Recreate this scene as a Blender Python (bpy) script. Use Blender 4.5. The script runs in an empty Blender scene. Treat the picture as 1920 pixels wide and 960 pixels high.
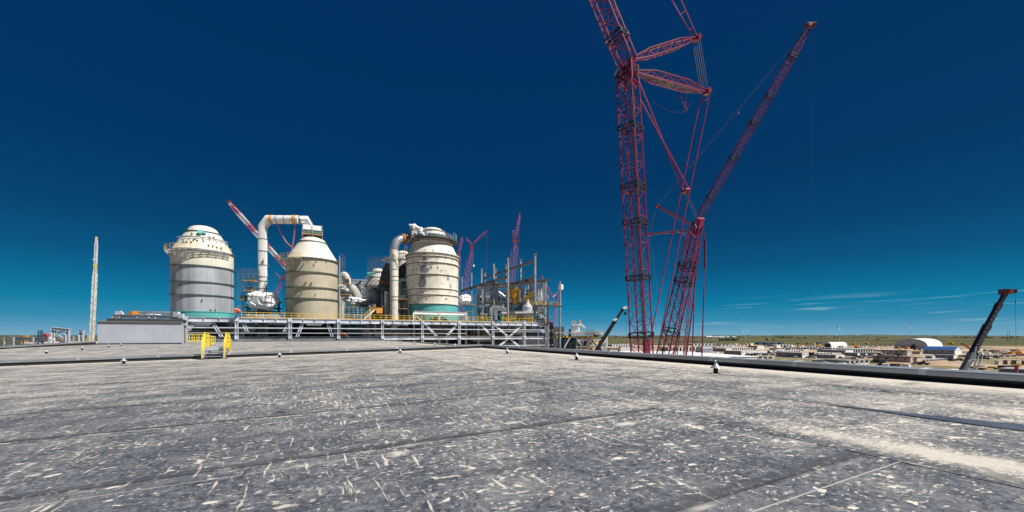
import bpy, math, random
from math import sin, cos, pi, radians, sqrt, atan2
from mathutils import Vector, Matrix

random.seed(7)
SC = bpy.context.scene
COL = SC.collection

# ------------------------------------------------------------------ camera
H = 1.5                      # eye height above the roof under the camera
F = 14.0 / 36.0 * 1920.0     # focal length in photo pixels
HZ = 629.0                   # horizon row in the photo
cam_d = bpy.data.cameras.new('camera')
cam_d.lens = 14.0
cam_d.sensor_width = 36.0
cam_d.shift_y = (HZ - 480.0) / 1920.0
cam_d.clip_start = 0.1
cam_d.clip_end = 60000
cam = bpy.data.objects.new('camera', cam_d)
cam.location = (0, 0, H)
cam.rotation_euler = (radians(90), 0, 0)
COL.objects.link(cam)
SC.camera = cam

# ------------------------------------------------------------------ world, sun, exposure
SUN_EL = radians(54)
SUN_H = Vector((0.94, -0.35, 0)).normalized()
SUN_DIR = Vector((SUN_H.x * cos(SUN_EL), SUN_H.y * cos(SUN_EL), sin(SUN_EL)))
SKY_STRENGTH = 0.1
EXPOSURE = 0.45
world = bpy.data.worlds.new('World')
SC.world = world
world.use_nodes = True
wt = world.node_tree
wt.nodes.clear()


def node(nt, typ, **kw):
    n = nt.nodes.new(typ)
    for k, v in kw.items():
        setattr(n, k, v)
    return n


def setin(nt, sock, v):
    if v is None:
        return
    if hasattr(v, 'is_output') or isinstance(v, bpy.types.NodeSocket):
        nt.links.new(v, sock)
    else:
        sock.default_value = v


def mth(nt, op, a, b=None, c=None, clamp=False):
    n = node(nt, 'ShaderNodeMath', operation=op, use_clamp=clamp)
    setin(nt, n.inputs[0], a)
    setin(nt, n.inputs[1], b)
    setin(nt, n.inputs[2], c)
    return n.outputs[0]


def sstep(nt, x, lo, hi):
    n = node(nt, 'ShaderNodeMapRange', interpolation_type='SMOOTHSTEP')
    setin(nt, n.inputs['Value'], x)
    n.inputs['From Min'].default_value = lo
    n.inputs['From Max'].default_value = hi
    return n.outputs['Result']


def mixc(nt, fac, a, b, blend='MIX'):
    n = node(nt, 'ShaderNodeMix', data_type='RGBA', blend_type=blend)
    setin(nt, n.inputs[0], fac)
    setin(nt, n.inputs[6], (*a, 1) if isinstance(a, tuple) and len(a) == 3 else a)
    setin(nt, n.inputs[7], (*b, 1) if isinstance(b, tuple) and len(b) == 3 else b)
    return n.outputs[2]


def noise(nt, vec, scale, detail=3, rough=0.55):
    n = node(nt, 'ShaderNodeTexNoise')
    setin(nt, n.inputs['Vector'], vec)
    n.inputs['Scale'].default_value = scale
    n.inputs['Detail'].default_value = detail
    n.inputs['Roughness'].default_value = rough
    return n.outputs['Fac']


def vmul(nt, vec, s):
    n = node(nt, 'ShaderNodeVectorMath', operation='MULTIPLY')
    setin(nt, n.inputs[0], vec)
    n.inputs[1].default_value = s
    return n.outputs[0]


def lin(c):
    return tuple(((v / 255) / 12.92) if v / 255 <= 0.04045 else (((v / 255) + 0.055) / 1.055) ** 2.4 for v in c)


def build_sky():
    nt = wt
    out = node(nt, 'ShaderNodeOutputWorld')
    bg = node(nt, 'ShaderNodeBackground')
    nt.links.new(bg.outputs[0], out.inputs[0])
    sky = node(nt, 'ShaderNodeTexSky', sky_type='NISHITA')
    sky.sun_disc = False
    sky.sun_elevation = SUN_EL
    sky.sun_rotation = atan2(SUN_H.x, SUN_H.y)
    sky.altitude = 500
    tc = node(nt, 'ShaderNodeTexCoord')
    sep = node(nt, 'ShaderNodeSeparateXYZ')
    nt.links.new(tc.outputs['Generated'], sep.inputs[0])
    zc = mth(nt, 'MAXIMUM', sep.outputs[2], 0.0)
    # deep polarised blue falling to a pale teal at the horizon
    ramp = node(nt, 'ShaderNodeValToRGB')
    stops = [(0.0, (120, 170, 196)), (0.015, (92, 156, 188)), (0.034, (52, 138, 176)), (0.066, (4, 124, 164)),
             (0.105, (0, 104, 148)), (0.15, (0, 84, 128)), (0.22, (0, 66, 110)), (0.33, (0, 54, 99)), (0.58, (0, 48, 94)),
             (1.0, (0, 44, 88))]
    el = ramp.color_ramp.elements
    for i, (p, c) in enumerate(stops):
        e = el[i] if i < 2 else el.new(p)
        e.position = p
        e.color = (*[v / SKY_STRENGTH / 2 ** EXPOSURE for v in lin(c)], 1)
    nt.links.new(zc, ramp.inputs[0])
    body = mixc(nt, 0.008, ramp.outputs[0], sky.outputs[0])
    # thin streaks of cirrus low over the plain
    az = mth(nt, 'ARCTAN2', sep.outputs[0], sep.outputs[1])
    cv = node(nt, 'ShaderNodeCombineXYZ')
    tilt = mth(nt, 'MULTIPLY_ADD', az, -0.035, sep.outputs[2])
    setin(nt, cv.inputs[0], az)
    setin(nt, cv.inputs[1], tilt)
    n1 = noise(nt, vmul(nt, cv.outputs[0], (5.0, 150.0, 1.0)), 1.0, 5, 0.62)
    n2 = noise(nt, vmul(nt, cv.outputs[0], (2.5, 20.0, 1.0)), 1.3, 2, 0.5)
    st = sstep(nt, mth(nt, 'ADD', n1, mth(nt, 'MULTIPLY', n2, 0.75)), 0.90, 1.12)
    band = mth(nt, 'MULTIPLY', sstep(nt, sep.outputs[2], 0.012, 0.03), mth(nt, 'SUBTRACT', 1.0, sstep(nt, sep.outputs[2], 0.05, 0.085)))
    right = sstep(nt, az, 0.3, 0.62)
    cm = mth(nt, 'MULTIPLY', mth(nt, 'MULTIPLY', st, band), right)
    cm = mth(nt, 'MULTIPLY', cm, 0.85)
    wh = tuple(v / SKY_STRENGTH / 2 ** EXPOSURE for v in lin((150, 190, 205)))
    fin = mixc(nt, cm, body, wh)
    nt.links.new(fin, bg.inputs[0])
    bg.inputs[1].default_value = SKY_STRENGTH


build_sky()
sun_d = bpy.data.lights.new('sun', 'SUN')
sun_d.energy = 5.0
sun_d.angle = radians(0.53)
sun_d.color = (1.0, 0.97, 0.915)
sun = bpy.data.objects.new('sun', sun_d)
sun.rotation_euler = SUN_DIR.to_track_quat('Z', 'Y').to_euler()
sun.location = (40, -30, 80)
COL.objects.link(sun)
SC.render.engine = 'CYCLES'
SC.view_settings.view_transform = 'Standard'
SC.view_settings.look = 'None'
SC.view_settings.gamma = 1.0
SC.view_settings.use_curve_mapping = False
SC.view_settings.exposure = EXPOSURE

# ------------------------------------------------------------------ places
RA = radians(26)
AX = Vector((cos(RA), sin(RA), 0))      # across the roof, towards the long parapet
BX = Vector((-sin(RA), cos(RA), 0))     # along the long parapet, away from the camera
UP = Vector((0, 0, 1))
SLOPE = 0.022
ZG = -14.5                              # ground
D1, E2, E3, D0 = 14.2, 35.3, 94.0, -24.5


def V(*a):
    return Vector(a)


def W(x, y, Y):
    """world point at depth Y seen at photo pixel (x, y)"""
    return Vector(((x - 960) / F * Y, Y, H + (HZ - y) / F * Y))


def G(x, y, z=ZG):
    """point on the level z seen at photo pixel (x, y)"""
    return W(x, y, F * (H - z) / (y - HZ))


def AB(d, e, z=0.0):
    return AX * d + BX * e + UP * z


def R(x, y):
    """point of the front roof plane seen at photo pixel"""
    k = (x - 960) / F
    q = k * AX.x + AX.y
    Y = H / ((y - HZ) / F + SLOPE * q)
    return W(x, y, Y)


# ------------------------------------------------------------------ materials
MATS = {}


def mat(name, col, rough=0.55, metal=0.0, var=0.12, nscale=0.6, bump=0.0, bscale=4.0, streak=0.0, spec=0.5, dirt=None, dirt_amt=0.0, stretch=None):
    m = bpy.data.materials.new(name)
    m.use_nodes = True
    nt = m.node_tree
    b = nt.nodes['Principled BSDF']
    b.inputs['Roughness'].default_value = rough
    b.inputs['Metallic'].default_value = metal
    b.inputs['Specular IOR Level'].default_value = spec
    geo = node(nt, 'ShaderNodeNewGeometry')
    pos = geo.outputs['Position']
    if stretch:
        pos = vmul(nt, pos, stretch)
    n1 = noise(nt, pos, nscale, 4, 0.6)
    lo = tuple(c * (1 - var * 1.6) for c in col)
    hi = tuple(min(1, c * (1 + var)) for c in col)
    c = mixc(nt, sstep(nt, n1, 0.3, 0.7), lo, hi)
    if streak:
        n2 = noise(nt, vmul(nt, geo.outputs['Position'], (1.6, 1.6, 0.12)), 1.0, 4, 0.65)
        c = mixc(nt, mth(nt, 'MULTIPLY', sstep(nt, n2, 0.5, 0.78), streak), c, tuple(v * 0.45 for v in col))
    if dirt:
        n3 = noise(nt, geo.outputs['Position'], nscale * 2.3, 5, 0.65)
        c = mixc(nt, mth(nt, 'MULTIPLY', sstep(nt, n3, 0.48, 0.7), dirt_amt), c, dirt)
    nt.links.new(c, b.inputs['Base Color'])
    if bump:
        bn = node(nt, 'ShaderNodeBump')
        bn.inputs['Strength'].default_value = bump
        bn.inputs['Distance'].default_value = 0.05
        nt.links.new(noise(nt, pos, bscale, 4, 0.6), bn.inputs['Height'])
        nt.links.new(bn.outputs[0], b.inputs['Normal'])
    MATS[name] = m
    return m


mat('crane red', (0.185, 0.008, 0.045), 0.34, var=0.18, nscale=0.8, dirt=(0.16, 0.05, 0.05), dirt_amt=0.5)
mat('crane red lacing', (0.24, 0.02, 0.075), 0.34, var=0.2, nscale=0.8)
mat('crane violet', (0.33, 0.09, 0.26), 0.5, var=0.15)
mat('crane orange', (0.62, 0.12, 0.03), 0.5, var=0.12)
mat('crane white', (0.72, 0.70, 0.70), 0.5, var=0.1)
mat('crane yellow', (0.72, 0.48, 0.10), 0.5, var=0.12)
mat('black steel', (0.010, 0.011, 0.012), 0.55, var=0.2)
mat('rope', (0.09, 0.085, 0.09), 0.5, var=0.1)
mat('galvanised steel', (0.47, 0.50, 0.54), 0.48, 0.25, var=0.14, nscale=0.5, streak=0.25)
mat('primer steel', (0.56, 0.60, 0.66), 0.55, 0.0, var=0.15, nscale=0.5, streak=0.3)
mat('scaffold grey', (0.17, 0.18, 0.19), 0.5, 0.3, var=0.2)
mat('dark steel', (0.10, 0.105, 0.11), 0.5, 0.2, var=0.2, nscale=0.8)
mat('rail yellow', (0.72, 0.46, 0.04), 0.5, var=0.1)
mat('stile yellow', (0.78, 0.60, 0.06), 0.45, var=0.08)
mat('cream paint', (0.68, 0.64, 0.54), 0.6, var=0.06, nscale=0.35, streak=0.18, bump=0.05)
mat('beige insulation', (0.46, 0.405, 0.295), 0.65, var=0.08, nscale=0.3, streak=0.35, bump=0.08)
mat('worn cream', (0.72, 0.68, 0.58), 0.6, var=0.08, nscale=0.4, streak=0.3, dirt=(0.36, 0.30, 0.23), dirt_amt=0.5, bump=0.08)
mat('teal paint', (0.10, 0.40, 0.39), 0.5, var=0.08)
mat('flange green', (0.10, 0.15, 0.13), 0.55, var=0.2)
mat('silver cladding', (0.62, 0.63, 0.65), 0.3, 0.75, var=0.12, nscale=0.8, bump=0.1)
mat('rust', (0.28, 0.10, 0.035), 0.75, var=0.3, nscale=1.5)
mat('tarp', (0.82, 0.82, 0.82), 0.55, var=0.04, bump=0.35, bscale=1.6)
mat('plank', (0.55, 0.34, 0.15), 0.7, var=0.2)
mat('green net', (0.05, 0.16, 0.12), 0.7, var=0.25, nscale=1.5)
mat('hose pink', (0.55, 0.16, 0.12), 0.5)
mat('orange cloth', (0.75, 0.22, 0.11), 0.7, var=0.15)
mat('wall panel', (0.41, 0.43, 0.475), 0.5, 0.0, var=0.05, nscale=0.3, streak=0.15)
mat('coping metal', (0.33, 0.345, 0.37), 0.34, 0.4, var=0.12, nscale=0.5, dirt=(0.40, 0.36, 0.30), dirt_amt=0.25)
mat('upstand black', (0.014, 0.014, 0.015), 0.7, var=0.25, nscale=2)
mat('vent grey', (0.38, 0.40, 0.43), 0.4, 0.3, var=0.1, nscale=6)
mat('equipment blue', (0.03, 0.10, 0.18), 0.5, var=0.2)
mat('equipment grey', (0.22, 0.23, 0.25), 0.55, 0.1, var=0.25, nscale=0.8)
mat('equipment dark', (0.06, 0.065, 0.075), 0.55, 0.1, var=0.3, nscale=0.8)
mat('white paint', (0.78, 0.78, 0.77), 0.5, var=0.05, nscale=0.3)
mat('trailer white', (0.82, 0.81, 0.79), 0.55, var=0.07, nscale=0.2)
mat('trailer grey', (0.25, 0.265, 0.295), 0.6, var=0.1, nscale=0.2)
mat('trailer cream', (0.52, 0.47, 0.37), 0.6, var=0.08, nscale=0.2)
mat('roof tan', (0.40, 0.37, 0.33), 0.75, var=0.12, nscale=0.15)
mat('roof grey', (0.27, 0.28, 0.30), 0.7, var=0.12, nscale=0.15)
mat('roof green', (0.16, 0.30, 0.25), 0.6, var=0.1)
mat('trim maroon', (0.09, 0.022, 0.025), 0.6, var=0.1)
mat('blue roof', (0.015, 0.075, 0.24), 0.45, var=0.08)
mat('fabric white', (0.82, 0.82, 0.82), 0.6, var=0.02, nscale=0.05)
mat('fabric grey', (0.40, 0.41, 0.45), 0.6, var=0.04, nscale=0.05)
mat('glass dark', (0.015, 0.018, 0.022), 0.12, var=0.05)
mat('tyre', (0.02, 0.02, 0.02), 0.8)
mat('blue steel', (0.01, 0.05, 0.19), 0.45, var=0.15, nscale=0.2)
mat('red steel', (0.32, 0.035, 0.03), 0.5, var=0.2, nscale=0.2)
mat('orange steel', (0.66, 0.27, 0.03), 0.5, var=0.15, nscale=0.2)
mat('yellow machine', (0.66, 0.40, 0.03), 0.5, var=0.15, nscale=0.3)
mat('brown wood', (0.20, 0.115, 0.06), 0.8, var=0.25, nscale=0.5)
mat('pink gable', (0.55, 0.33, 0.26), 0.7, var=0.1)
mat('car white', (0.75, 0.75, 0.75), 0.3)
mat('car silver', (0.42, 0.44, 0.47), 0.3, 0.5)
mat('car black', (0.015, 0.016, 0.018), 0.3)
mat('car red', (0.30, 0.015, 0.02), 0.3)
mat('car blue', (0.03, 0.06, 0.16), 0.3)
mat('boom grey', (0.028, 0.03, 0.034), 0.45, 0.1, var=0.15, nscale=1.0)
mat('boom base grey', (0.17, 0.18, 0.20), 0.45, 0.1, var=0.15, nscale=1.0)
mat('foliage', (0.045, 0.075, 0.022), 0.8, var=0.4, nscale=0.3)
mat('bark', (0.10, 0.075, 0.05), 0.9, var=0.2)
mat('wood pole', (0.16, 0.13, 0.11), 0.8, var=0.15)
mat('orange sign', (0.75, 0.30, 0.02), 0.6, var=0.1)
mat('distant scrub', (0.055, 0.075, 0.05), 0.9, var=0.35, nscale=0.01)


def shell_grey():
    """vertical sheets of grey cladding on the first tank"""
    m = mat('grey cladding', (0.41, 0.43, 0.46), 0.42, 0.1, var=0.08, nscale=0.3, streak=0.35)
    nt = m.node_tree
    b = nt.nodes['Principled BSDF']
    old = b.inputs['Base Color'].links[0].from_socket
    tc = node(nt, 'ShaderNodeTexCoord')
    sp = node(nt, 'ShaderNodeSeparateXYZ')
    nt.links.new(tc.outputs['Object'], sp.inputs[0])
    ang = mth(nt, 'ARCTAN2', sp.outputs[1], sp.outputs[0])
    idx = mth(nt, 'FLOOR', mth(nt, 'MULTIPLY', ang, 7.0))
    wn = node(nt, 'ShaderNodeTexWhiteNoise', noise_dimensions='1D')
    nt.links.new(idx, wn.inputs['W'])
    fac = mth(nt, 'MULTIPLY_ADD', wn.outputs[0], 0.45, 0.72)
    cr = node(nt, 'ShaderNodeCombineXYZ')
    for i in range(3):
        nt.links.new(fac, cr.inputs[i])
    mul = mixc(nt, 1.0, old, cr.outputs[0], 'MULTIPLY')
    fr = mth(nt, 'FRACT', mth(nt, 'MULTIPLY', ang, 7.0))
    ln = mth(nt, 'LESS_THAN', fr, 0.05)
    nt.links.new(mixc(nt, mth(nt, 'MULTIPLY', ln, 0.35), mul, (0.6, 0.6, 0.62)), b.inputs['Base Color'])


shell_grey()


def roof_material():
    m = bpy.data.materials.new('roof membrane')
    m.use_nodes = True
    nt = m.node_tree
    b = nt.nodes['Principled BSDF']
    b.inputs['Roughness'].default_value = 0.8
    b.inputs['Specular IOR Level'].default_value = 0.3
    tc = node(nt, 'ShaderNodeTexCoord')
    P = tc.outputs['Object']
    sp = node(nt, 'ShaderNodeSeparateXYZ')
    nt.links.new(P, sp.inputs[0])
    wob = mth(nt, 'MULTIPLY', mth(nt, 'SUBTRACT', noise(nt, P, 0.55, 3), 0.5), 0.05)
    x = mth(nt, 'ADD', sp.outputs[0], wob)
    y = mth(nt, 'ADD', sp.outputs[1], wob)
    # laps between the membrane sheets
    def seam(c, off, sps):
        q = mth(nt, 'DIVIDE', mth(nt, 'SUBTRACT', c, off), sps)
        fr = mth(nt, 'SUBTRACT', mth(nt, 'FRACT', mth(nt, 'ADD', q, 0.5)), 0.5)
        dist = mth(nt, 'MULTIPLY', fr, sps)
        return dist, mth(nt, 'FLOOR', mth(nt, 'ADD', q, 0.5))
    dA, iA = seam(y, 2.35, 3.13)
    dA2, _ = seam(y, 3.9, 3.13)
    dB, iB = seam(x, 5.7, 2.93)
    left = mth(nt, 'LESS_THAN', x, 5.72)
    rightg = mth(nt, 'SUBTRACT', 1.0, mth(nt, 'LESS_THAN', x, 5.3))
    def line(d, w0, w1):
        return mth(nt, 'SUBTRACT', 1.0, sstep(nt, mth(nt, 'ABSOLUTE', d), w0, w1))
    def band(d, lo, hi):
        return mth(nt, 'MULTIPLY', sstep(nt, d, lo - 0.02, lo + 0.02), mth(nt, 'SUBTRACT', 1.0, sstep(nt, d, hi - 0.05, hi + 0.05)))
    wn = node(nt, 'ShaderNodeTexWhiteNoise', noise_dimensions='2D')
    cv = node(nt, 'ShaderNodeCombineXYZ')
    nt.links.new(iA, cv.inputs[0])
    nt.links.new(mth(nt, 'FLOOR', mth(nt, 'DIVIDE', x, 11.0)), cv.inputs[1])
    nt.links.new(cv.outputs[0], wn.inputs['Vector'])
    strength = mth(nt, 'MULTIPLY_ADD', wn.outputs[0], 0.5, 0.3)
    sA = mth(nt, 'MULTIPLY', mth(nt, 'MULTIPLY', line(dA, 0.012, 0.03), left), strength)
    sA2 = mth(nt, 'MULTIPLY', mth(nt, 'MULTIPLY', line(dA2, 0.02, 0.07), left), 0.35)
    bA = mth(nt, 'MULTIPLY', mth(nt, 'MAXIMUM', band(dA, 0.0, 0.15), mth(nt, 'MULTIPLY', band(dA2, 0.0, 0.16), 0.55)), left)  # cleaner strips along the laps, darkened for the shade of their bulge
    brk = sstep(nt, noise(nt, P, 0.45, 3), 0.35, 0.6)
    sB = mth(nt, 'MULTIPLY', mth(nt, 'MULTIPLY', line(dB, 0.008, 0.028), mth(nt, 'MULTIPLY', rightg, sstep(nt, noise(nt, P, 0.8, 3), 0.38, 0.6))), 0.5)
    bB = mth(nt, 'MULTIPLY', mth(nt, 'MULTIPLY', band(dB, 0.02, 0.25), rightg), brk)
    # cross bands on the sheets beside the long parapet
    dC, _ = seam(mth(nt, 'ADD', y, mth(nt, 'MULTIPLY', iB, 1.1)), 0.6, 3.6)
    bC = mth(nt, 'MULTIPLY', mth(nt, 'MULTIPLY', band(dC, 0.0, 0.2), rightg), brk)
    chalk = mth(nt, 'MULTIPLY', mth(nt, 'MULTIPLY', line(mth(nt, 'ADD', dA, 0.3), 0.004, 0.011), 0.75), mth(nt, 'MULTIPLY', left, mth(nt, 'LESS_THAN', y, 9.5)))
    # wind-blown dust, and a paler veil standing for the far roof's grazing sheen
    big = noise(nt, P, 0.16, 3, 0.55)
    mid = noise(nt, P, 0.9, 3, 0.6)
    wv = node(nt, 'ShaderNodeVectorMath', operation='ADD')
    setin(nt, wv.inputs[0], P)
    nz = node(nt, 'ShaderNodeTexNoise')
    nt.links.new(P, nz.inputs['Vector'])
    nz.inputs['Scale'].default_value = 1.3
    sc = node(nt, 'ShaderNodeVectorMath', operation='SCALE')
    nt.links.new(nz.outputs['Color'], sc.inputs[0])
    sc.inputs['Scale'].default_value = 0.35
    nt.links.new(sc.outputs[0], wv.inputs[1])
    PW = wv.outputs[0]
    d1 = noise(nt, vmul(nt, PW, (5.0, 7.5, 1.0)), 1.0, 3, 0.55)
    d2 = noise(nt, vmul(nt, PW, (13.0, 18.0, 1.0)), 1.0, 3, 0.6)
    PV = node(nt, 'ShaderNodeMix', data_type='VECTOR')
    PV.inputs[0].default_value = 0.4
    nt.links.new(P, PV.inputs[4])
    nt.links.new(PW, PV.inputs[5])
    d3 = noise(nt, vmul(nt, PV.outputs[1], (15.0, 1.3, 1.0)), 1.0, 3, 0.6)
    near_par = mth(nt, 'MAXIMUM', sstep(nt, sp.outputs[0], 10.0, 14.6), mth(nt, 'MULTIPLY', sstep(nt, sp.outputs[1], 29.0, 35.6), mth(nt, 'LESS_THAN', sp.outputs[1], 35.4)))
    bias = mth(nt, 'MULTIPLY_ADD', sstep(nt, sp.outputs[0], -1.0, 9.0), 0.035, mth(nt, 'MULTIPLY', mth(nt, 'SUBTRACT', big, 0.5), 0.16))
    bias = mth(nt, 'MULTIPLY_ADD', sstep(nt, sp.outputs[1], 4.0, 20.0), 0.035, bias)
    bias = mth(nt, 'ADD', bias, mth(nt, 'MULTIPLY', mth(nt, 'SUBTRACT', mid, 0.5), 0.12))
    patch0 = mth(nt, 'MULTIPLY', mth(nt, 'MULTIPLY', sstep(nt, sp.outputs[0], -9.0, -4.0), mth(nt, 'SUBTRACT', 1.0, sstep(nt, sp.outputs[0], 1.0, 4.0))), mth(nt, 'MULTIPLY', sstep(nt, sp.outputs[1], 2.5, 5.0), mth(nt, 'SUBTRACT', 1.0, sstep(nt, sp.outputs[1], 12.0, 20.0))))
    m1 = sstep(nt, mth(nt, 'ADD', d1, bias), 0.645, 0.69)
    m2 = mth(nt, 'MULTIPLY', sstep(nt, mth(nt, 'ADD', d2, bias), 0.592, 0.668), 0.75)
    m3 = mth(nt, 'MULTIPLY', sstep(nt, mth(nt, 'ADD', d3, mth(nt, 'ADD', mth(nt, 'MULTIPLY', bias, 1.2), mth(nt, 'MULTIPLY', patch0, 0.045))), 0.655, 0.72), 0.8)
    def patch(d_, e_, rd, re):
        a = mth(nt, 'DIVIDE', mth(nt, 'SUBTRACT', sp.outputs[0], d_), rd)
        b_ = mth(nt, 'DIVIDE', mth(nt, 'SUBTRACT', sp.outputs[1], e_), re)
        q = mth(nt, 'SQRT', mth(nt, 'ADD', mth(nt, 'MULTIPLY', a, a), mth(nt, 'MULTIPLY', b_, b_)))
        return mth(nt, 'SUBTRACT', 1.0, sstep(nt, mth(nt, 'ADD', q, mth(nt, 'MULTIPLY', mth(nt, 'SUBTRACT', mth(nt, 'ADD', mth(nt, 'ADD', d1, mid), d2), 1.5), 1.7)), 0.35, 1.25))
    pm = patch(6.4, 2.0, 0.42, 1.7)
    for args in ((0.9, 5.1, 0.13, 0.10), (3.6, 7.0, 0.3, 0.08), (5.2, 10.4, 0.25, 0.15), (10.4, 1.0, 0.5, 2.2), (4.4, 4.9, 0.22, 0.10), (2.9, 5.9, 0.2, 0.07)):
        pm = mth(nt, 'MAXIMUM', pm, patch(*args))
    m3 = mth(nt, 'MAXIMUM', m3, mth(nt, 'MULTIPLY', pm, 0.8))
    farf = mth(nt, 'MAXIMUM', sstep(nt, sp.outputs[1], 3.0, 30.0), mth(nt, 'MULTIPLY', sstep(nt, sp.outputs[0], 3.0, 12.0), 0.85))  # paler with distance: grazing sheen of the far roof painted in
    dust_sheen = mth(nt, 'MULTIPLY', sstep(nt, mth(nt, 'ADD', mth(nt, 'ADD', mth(nt, 'MULTIPLY', mid, 0.5), mth(nt, 'MULTIPLY', d2, 0.5)), mth(nt, 'ADD', bias, mth(nt, 'MULTIPLY', farf, 0.16))), 0.50, 0.86), 0.55)
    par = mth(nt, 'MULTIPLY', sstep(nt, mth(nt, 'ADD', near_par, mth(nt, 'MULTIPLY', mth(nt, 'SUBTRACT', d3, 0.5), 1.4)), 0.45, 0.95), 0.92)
    dust = mth(nt, 'MAXIMUM', mth(nt, 'MAXIMUM', m1, m2), mth(nt, 'MAXIMUM', m3, mth(nt, 'MAXIMUM', dust_sheen, par)))
    clean = mth(nt, 'MAXIMUM', mth(nt, 'MAXIMUM', mth(nt, 'MULTIPLY', bA, 0.75), sA), mth(nt, 'MAXIMUM', mth(nt, 'MULTIPLY', mth(nt, 'MAXIMUM', bB, bC), 0.6), sB))
    dust = mth(nt, 'MULTIPLY', dust, mth(nt, 'SUBTRACT', 1.0, mth(nt, 'MULTIPLY', clean, 0.85)))
    # dust caught on one side of the laps
    edgeA = mth(nt, 'MULTIPLY', band(dA, -0.09, -0.03), mth(nt, 'MULTIPLY', left, sstep(nt, noise(nt, P, 0.8, 3), 0.5, 0.62)))
    edgeB = mth(nt, 'MULTIPLY', band(dB, -0.16, -0.03), mth(nt, 'MULTIPLY', rightg, sstep(nt, noise(nt, P, 0.9, 3), 0.5, 0.64)))
    dust = mth(nt, 'MAXIMUM', dust, mth(nt, 'MULTIPLY', mth(nt, 'MAXIMUM', mth(nt, 'MAXIMUM', mth(nt, 'MULTIPLY', edgeA, 0.8), mth(nt, 'MULTIPLY', edgeB, 0.55)), chalk), 0.8))
    fine = noise(nt, P, 26.0, 4, 0.7)
    # creases in the membrane: dark curved ridges, dusty on one side
    rn = noise(nt, vmul(nt, PW, (0.9, 0.55, 1.0)), 1.0, 2, 0.45)
    rv = mth(nt, 'SUBTRACT', rn, 0.5)
    rgate = sstep(nt, noise(nt, P, 0.75, 2), 0.54, 0.62)
    ridge = mth(nt, 'MULTIPLY', mth(nt, 'SUBTRACT', 1.0, sstep(nt, mth(nt, 'ABSOLUTE', rv), 0.002, 0.009)), rgate)
    rdust = mth(nt, 'MULTIPLY', band(rv, 0.012, 0.03), mth(nt, 'MULTIPLY', rgate, sstep(nt, mid, 0.45, 0.6)))
    rn2 = noise(nt, vmul(nt, PW, (3.0, 1.2, 1.0)), 1.0, 2, 0.5)
    streaks = mth(nt, 'MULTIPLY', mth(nt, 'SUBTRACT', 1.0, sstep(nt, mth(nt, 'ABSOLUTE', mth(nt, 'SUBTRACT', rn2, 0.5)), 0.002, 0.02)), sstep(nt, noise(nt, P, 1.1, 3), 0.5, 0.62))
    dust = mth(nt, 'MAXIMUM', mth(nt, 'MULTIPLY', dust, mth(nt, 'SUBTRACT', 1.0, ridge)), mth(nt, 'MULTIPLY', rdust, 0.4))
    dust = mth(nt, 'MAXIMUM', dust, mth(nt, 'MULTIPLY', streaks, 0.18))
    grain = noise(nt, P, 5.0, 5, 0.7)
    g3 = noise(nt, vmul(nt, PW, (11.0, 17.0, 1.0)), 1.0, 4, 0.7)
    mixn = mth(nt, 'ADD', mth(nt, 'MULTIPLY', fine, 0.35), mth(nt, 'ADD', mth(nt, 'MULTIPLY', grain, 0.25), mth(nt, 'MULTIPLY', g3, 0.4)))
    mixn = mth(nt, 'ADD', mixn, mth(nt, 'MULTIPLY', bias, 0.6))
    base = mixc(nt, sstep(nt, mixn, 0.40, 0.63), (0.028, 0.034, 0.048), (0.165, 0.172, 0.188))
    base = mixc(nt, mth(nt, 'MULTIPLY', sstep(nt, noise(nt, P, 0.7, 4), 0.42, 0.7), 0.35), base, (0.21, 0.21, 0.215))
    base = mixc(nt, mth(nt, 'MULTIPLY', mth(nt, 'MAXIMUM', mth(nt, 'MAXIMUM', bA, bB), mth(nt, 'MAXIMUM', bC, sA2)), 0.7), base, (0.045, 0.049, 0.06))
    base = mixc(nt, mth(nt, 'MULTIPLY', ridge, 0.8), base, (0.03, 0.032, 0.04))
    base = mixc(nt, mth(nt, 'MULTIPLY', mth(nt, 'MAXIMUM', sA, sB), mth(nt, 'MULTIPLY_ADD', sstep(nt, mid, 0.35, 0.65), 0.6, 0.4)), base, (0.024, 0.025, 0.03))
    dcol = mixc(nt, fine, (0.50, 0.445, 0.37), (0.68, 0.62, 0.53))
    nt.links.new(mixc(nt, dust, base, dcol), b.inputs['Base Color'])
    hgt = mth(nt, 'ADD', mth(nt, 'MULTIPLY', dust, 0.006), mth(nt, 'ADD', mth(nt, 'MULTIPLY', fine, 0.004), mth(nt, 'MULTIPLY', noise(nt, vmul(nt, PW, (2.0, 0.5, 1.0)), 1.0, 3), 0.05)))
    hgt = mth(nt, 'ADD', hgt, mth(nt, 'MULTIPLY', bA, 0.008))
    bn = node(nt, 'ShaderNodeBump')
    bn.inputs['Strength'].default_value = 0.8
    bn.inputs['Distance'].default_value = 1.0
    nt.links.new(hgt, bn.inputs['Height'])
    nt.links.new(bn.outputs[0], b.inputs['Normal'])
    MATS['roof membrane'] = m


roof_material()


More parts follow.
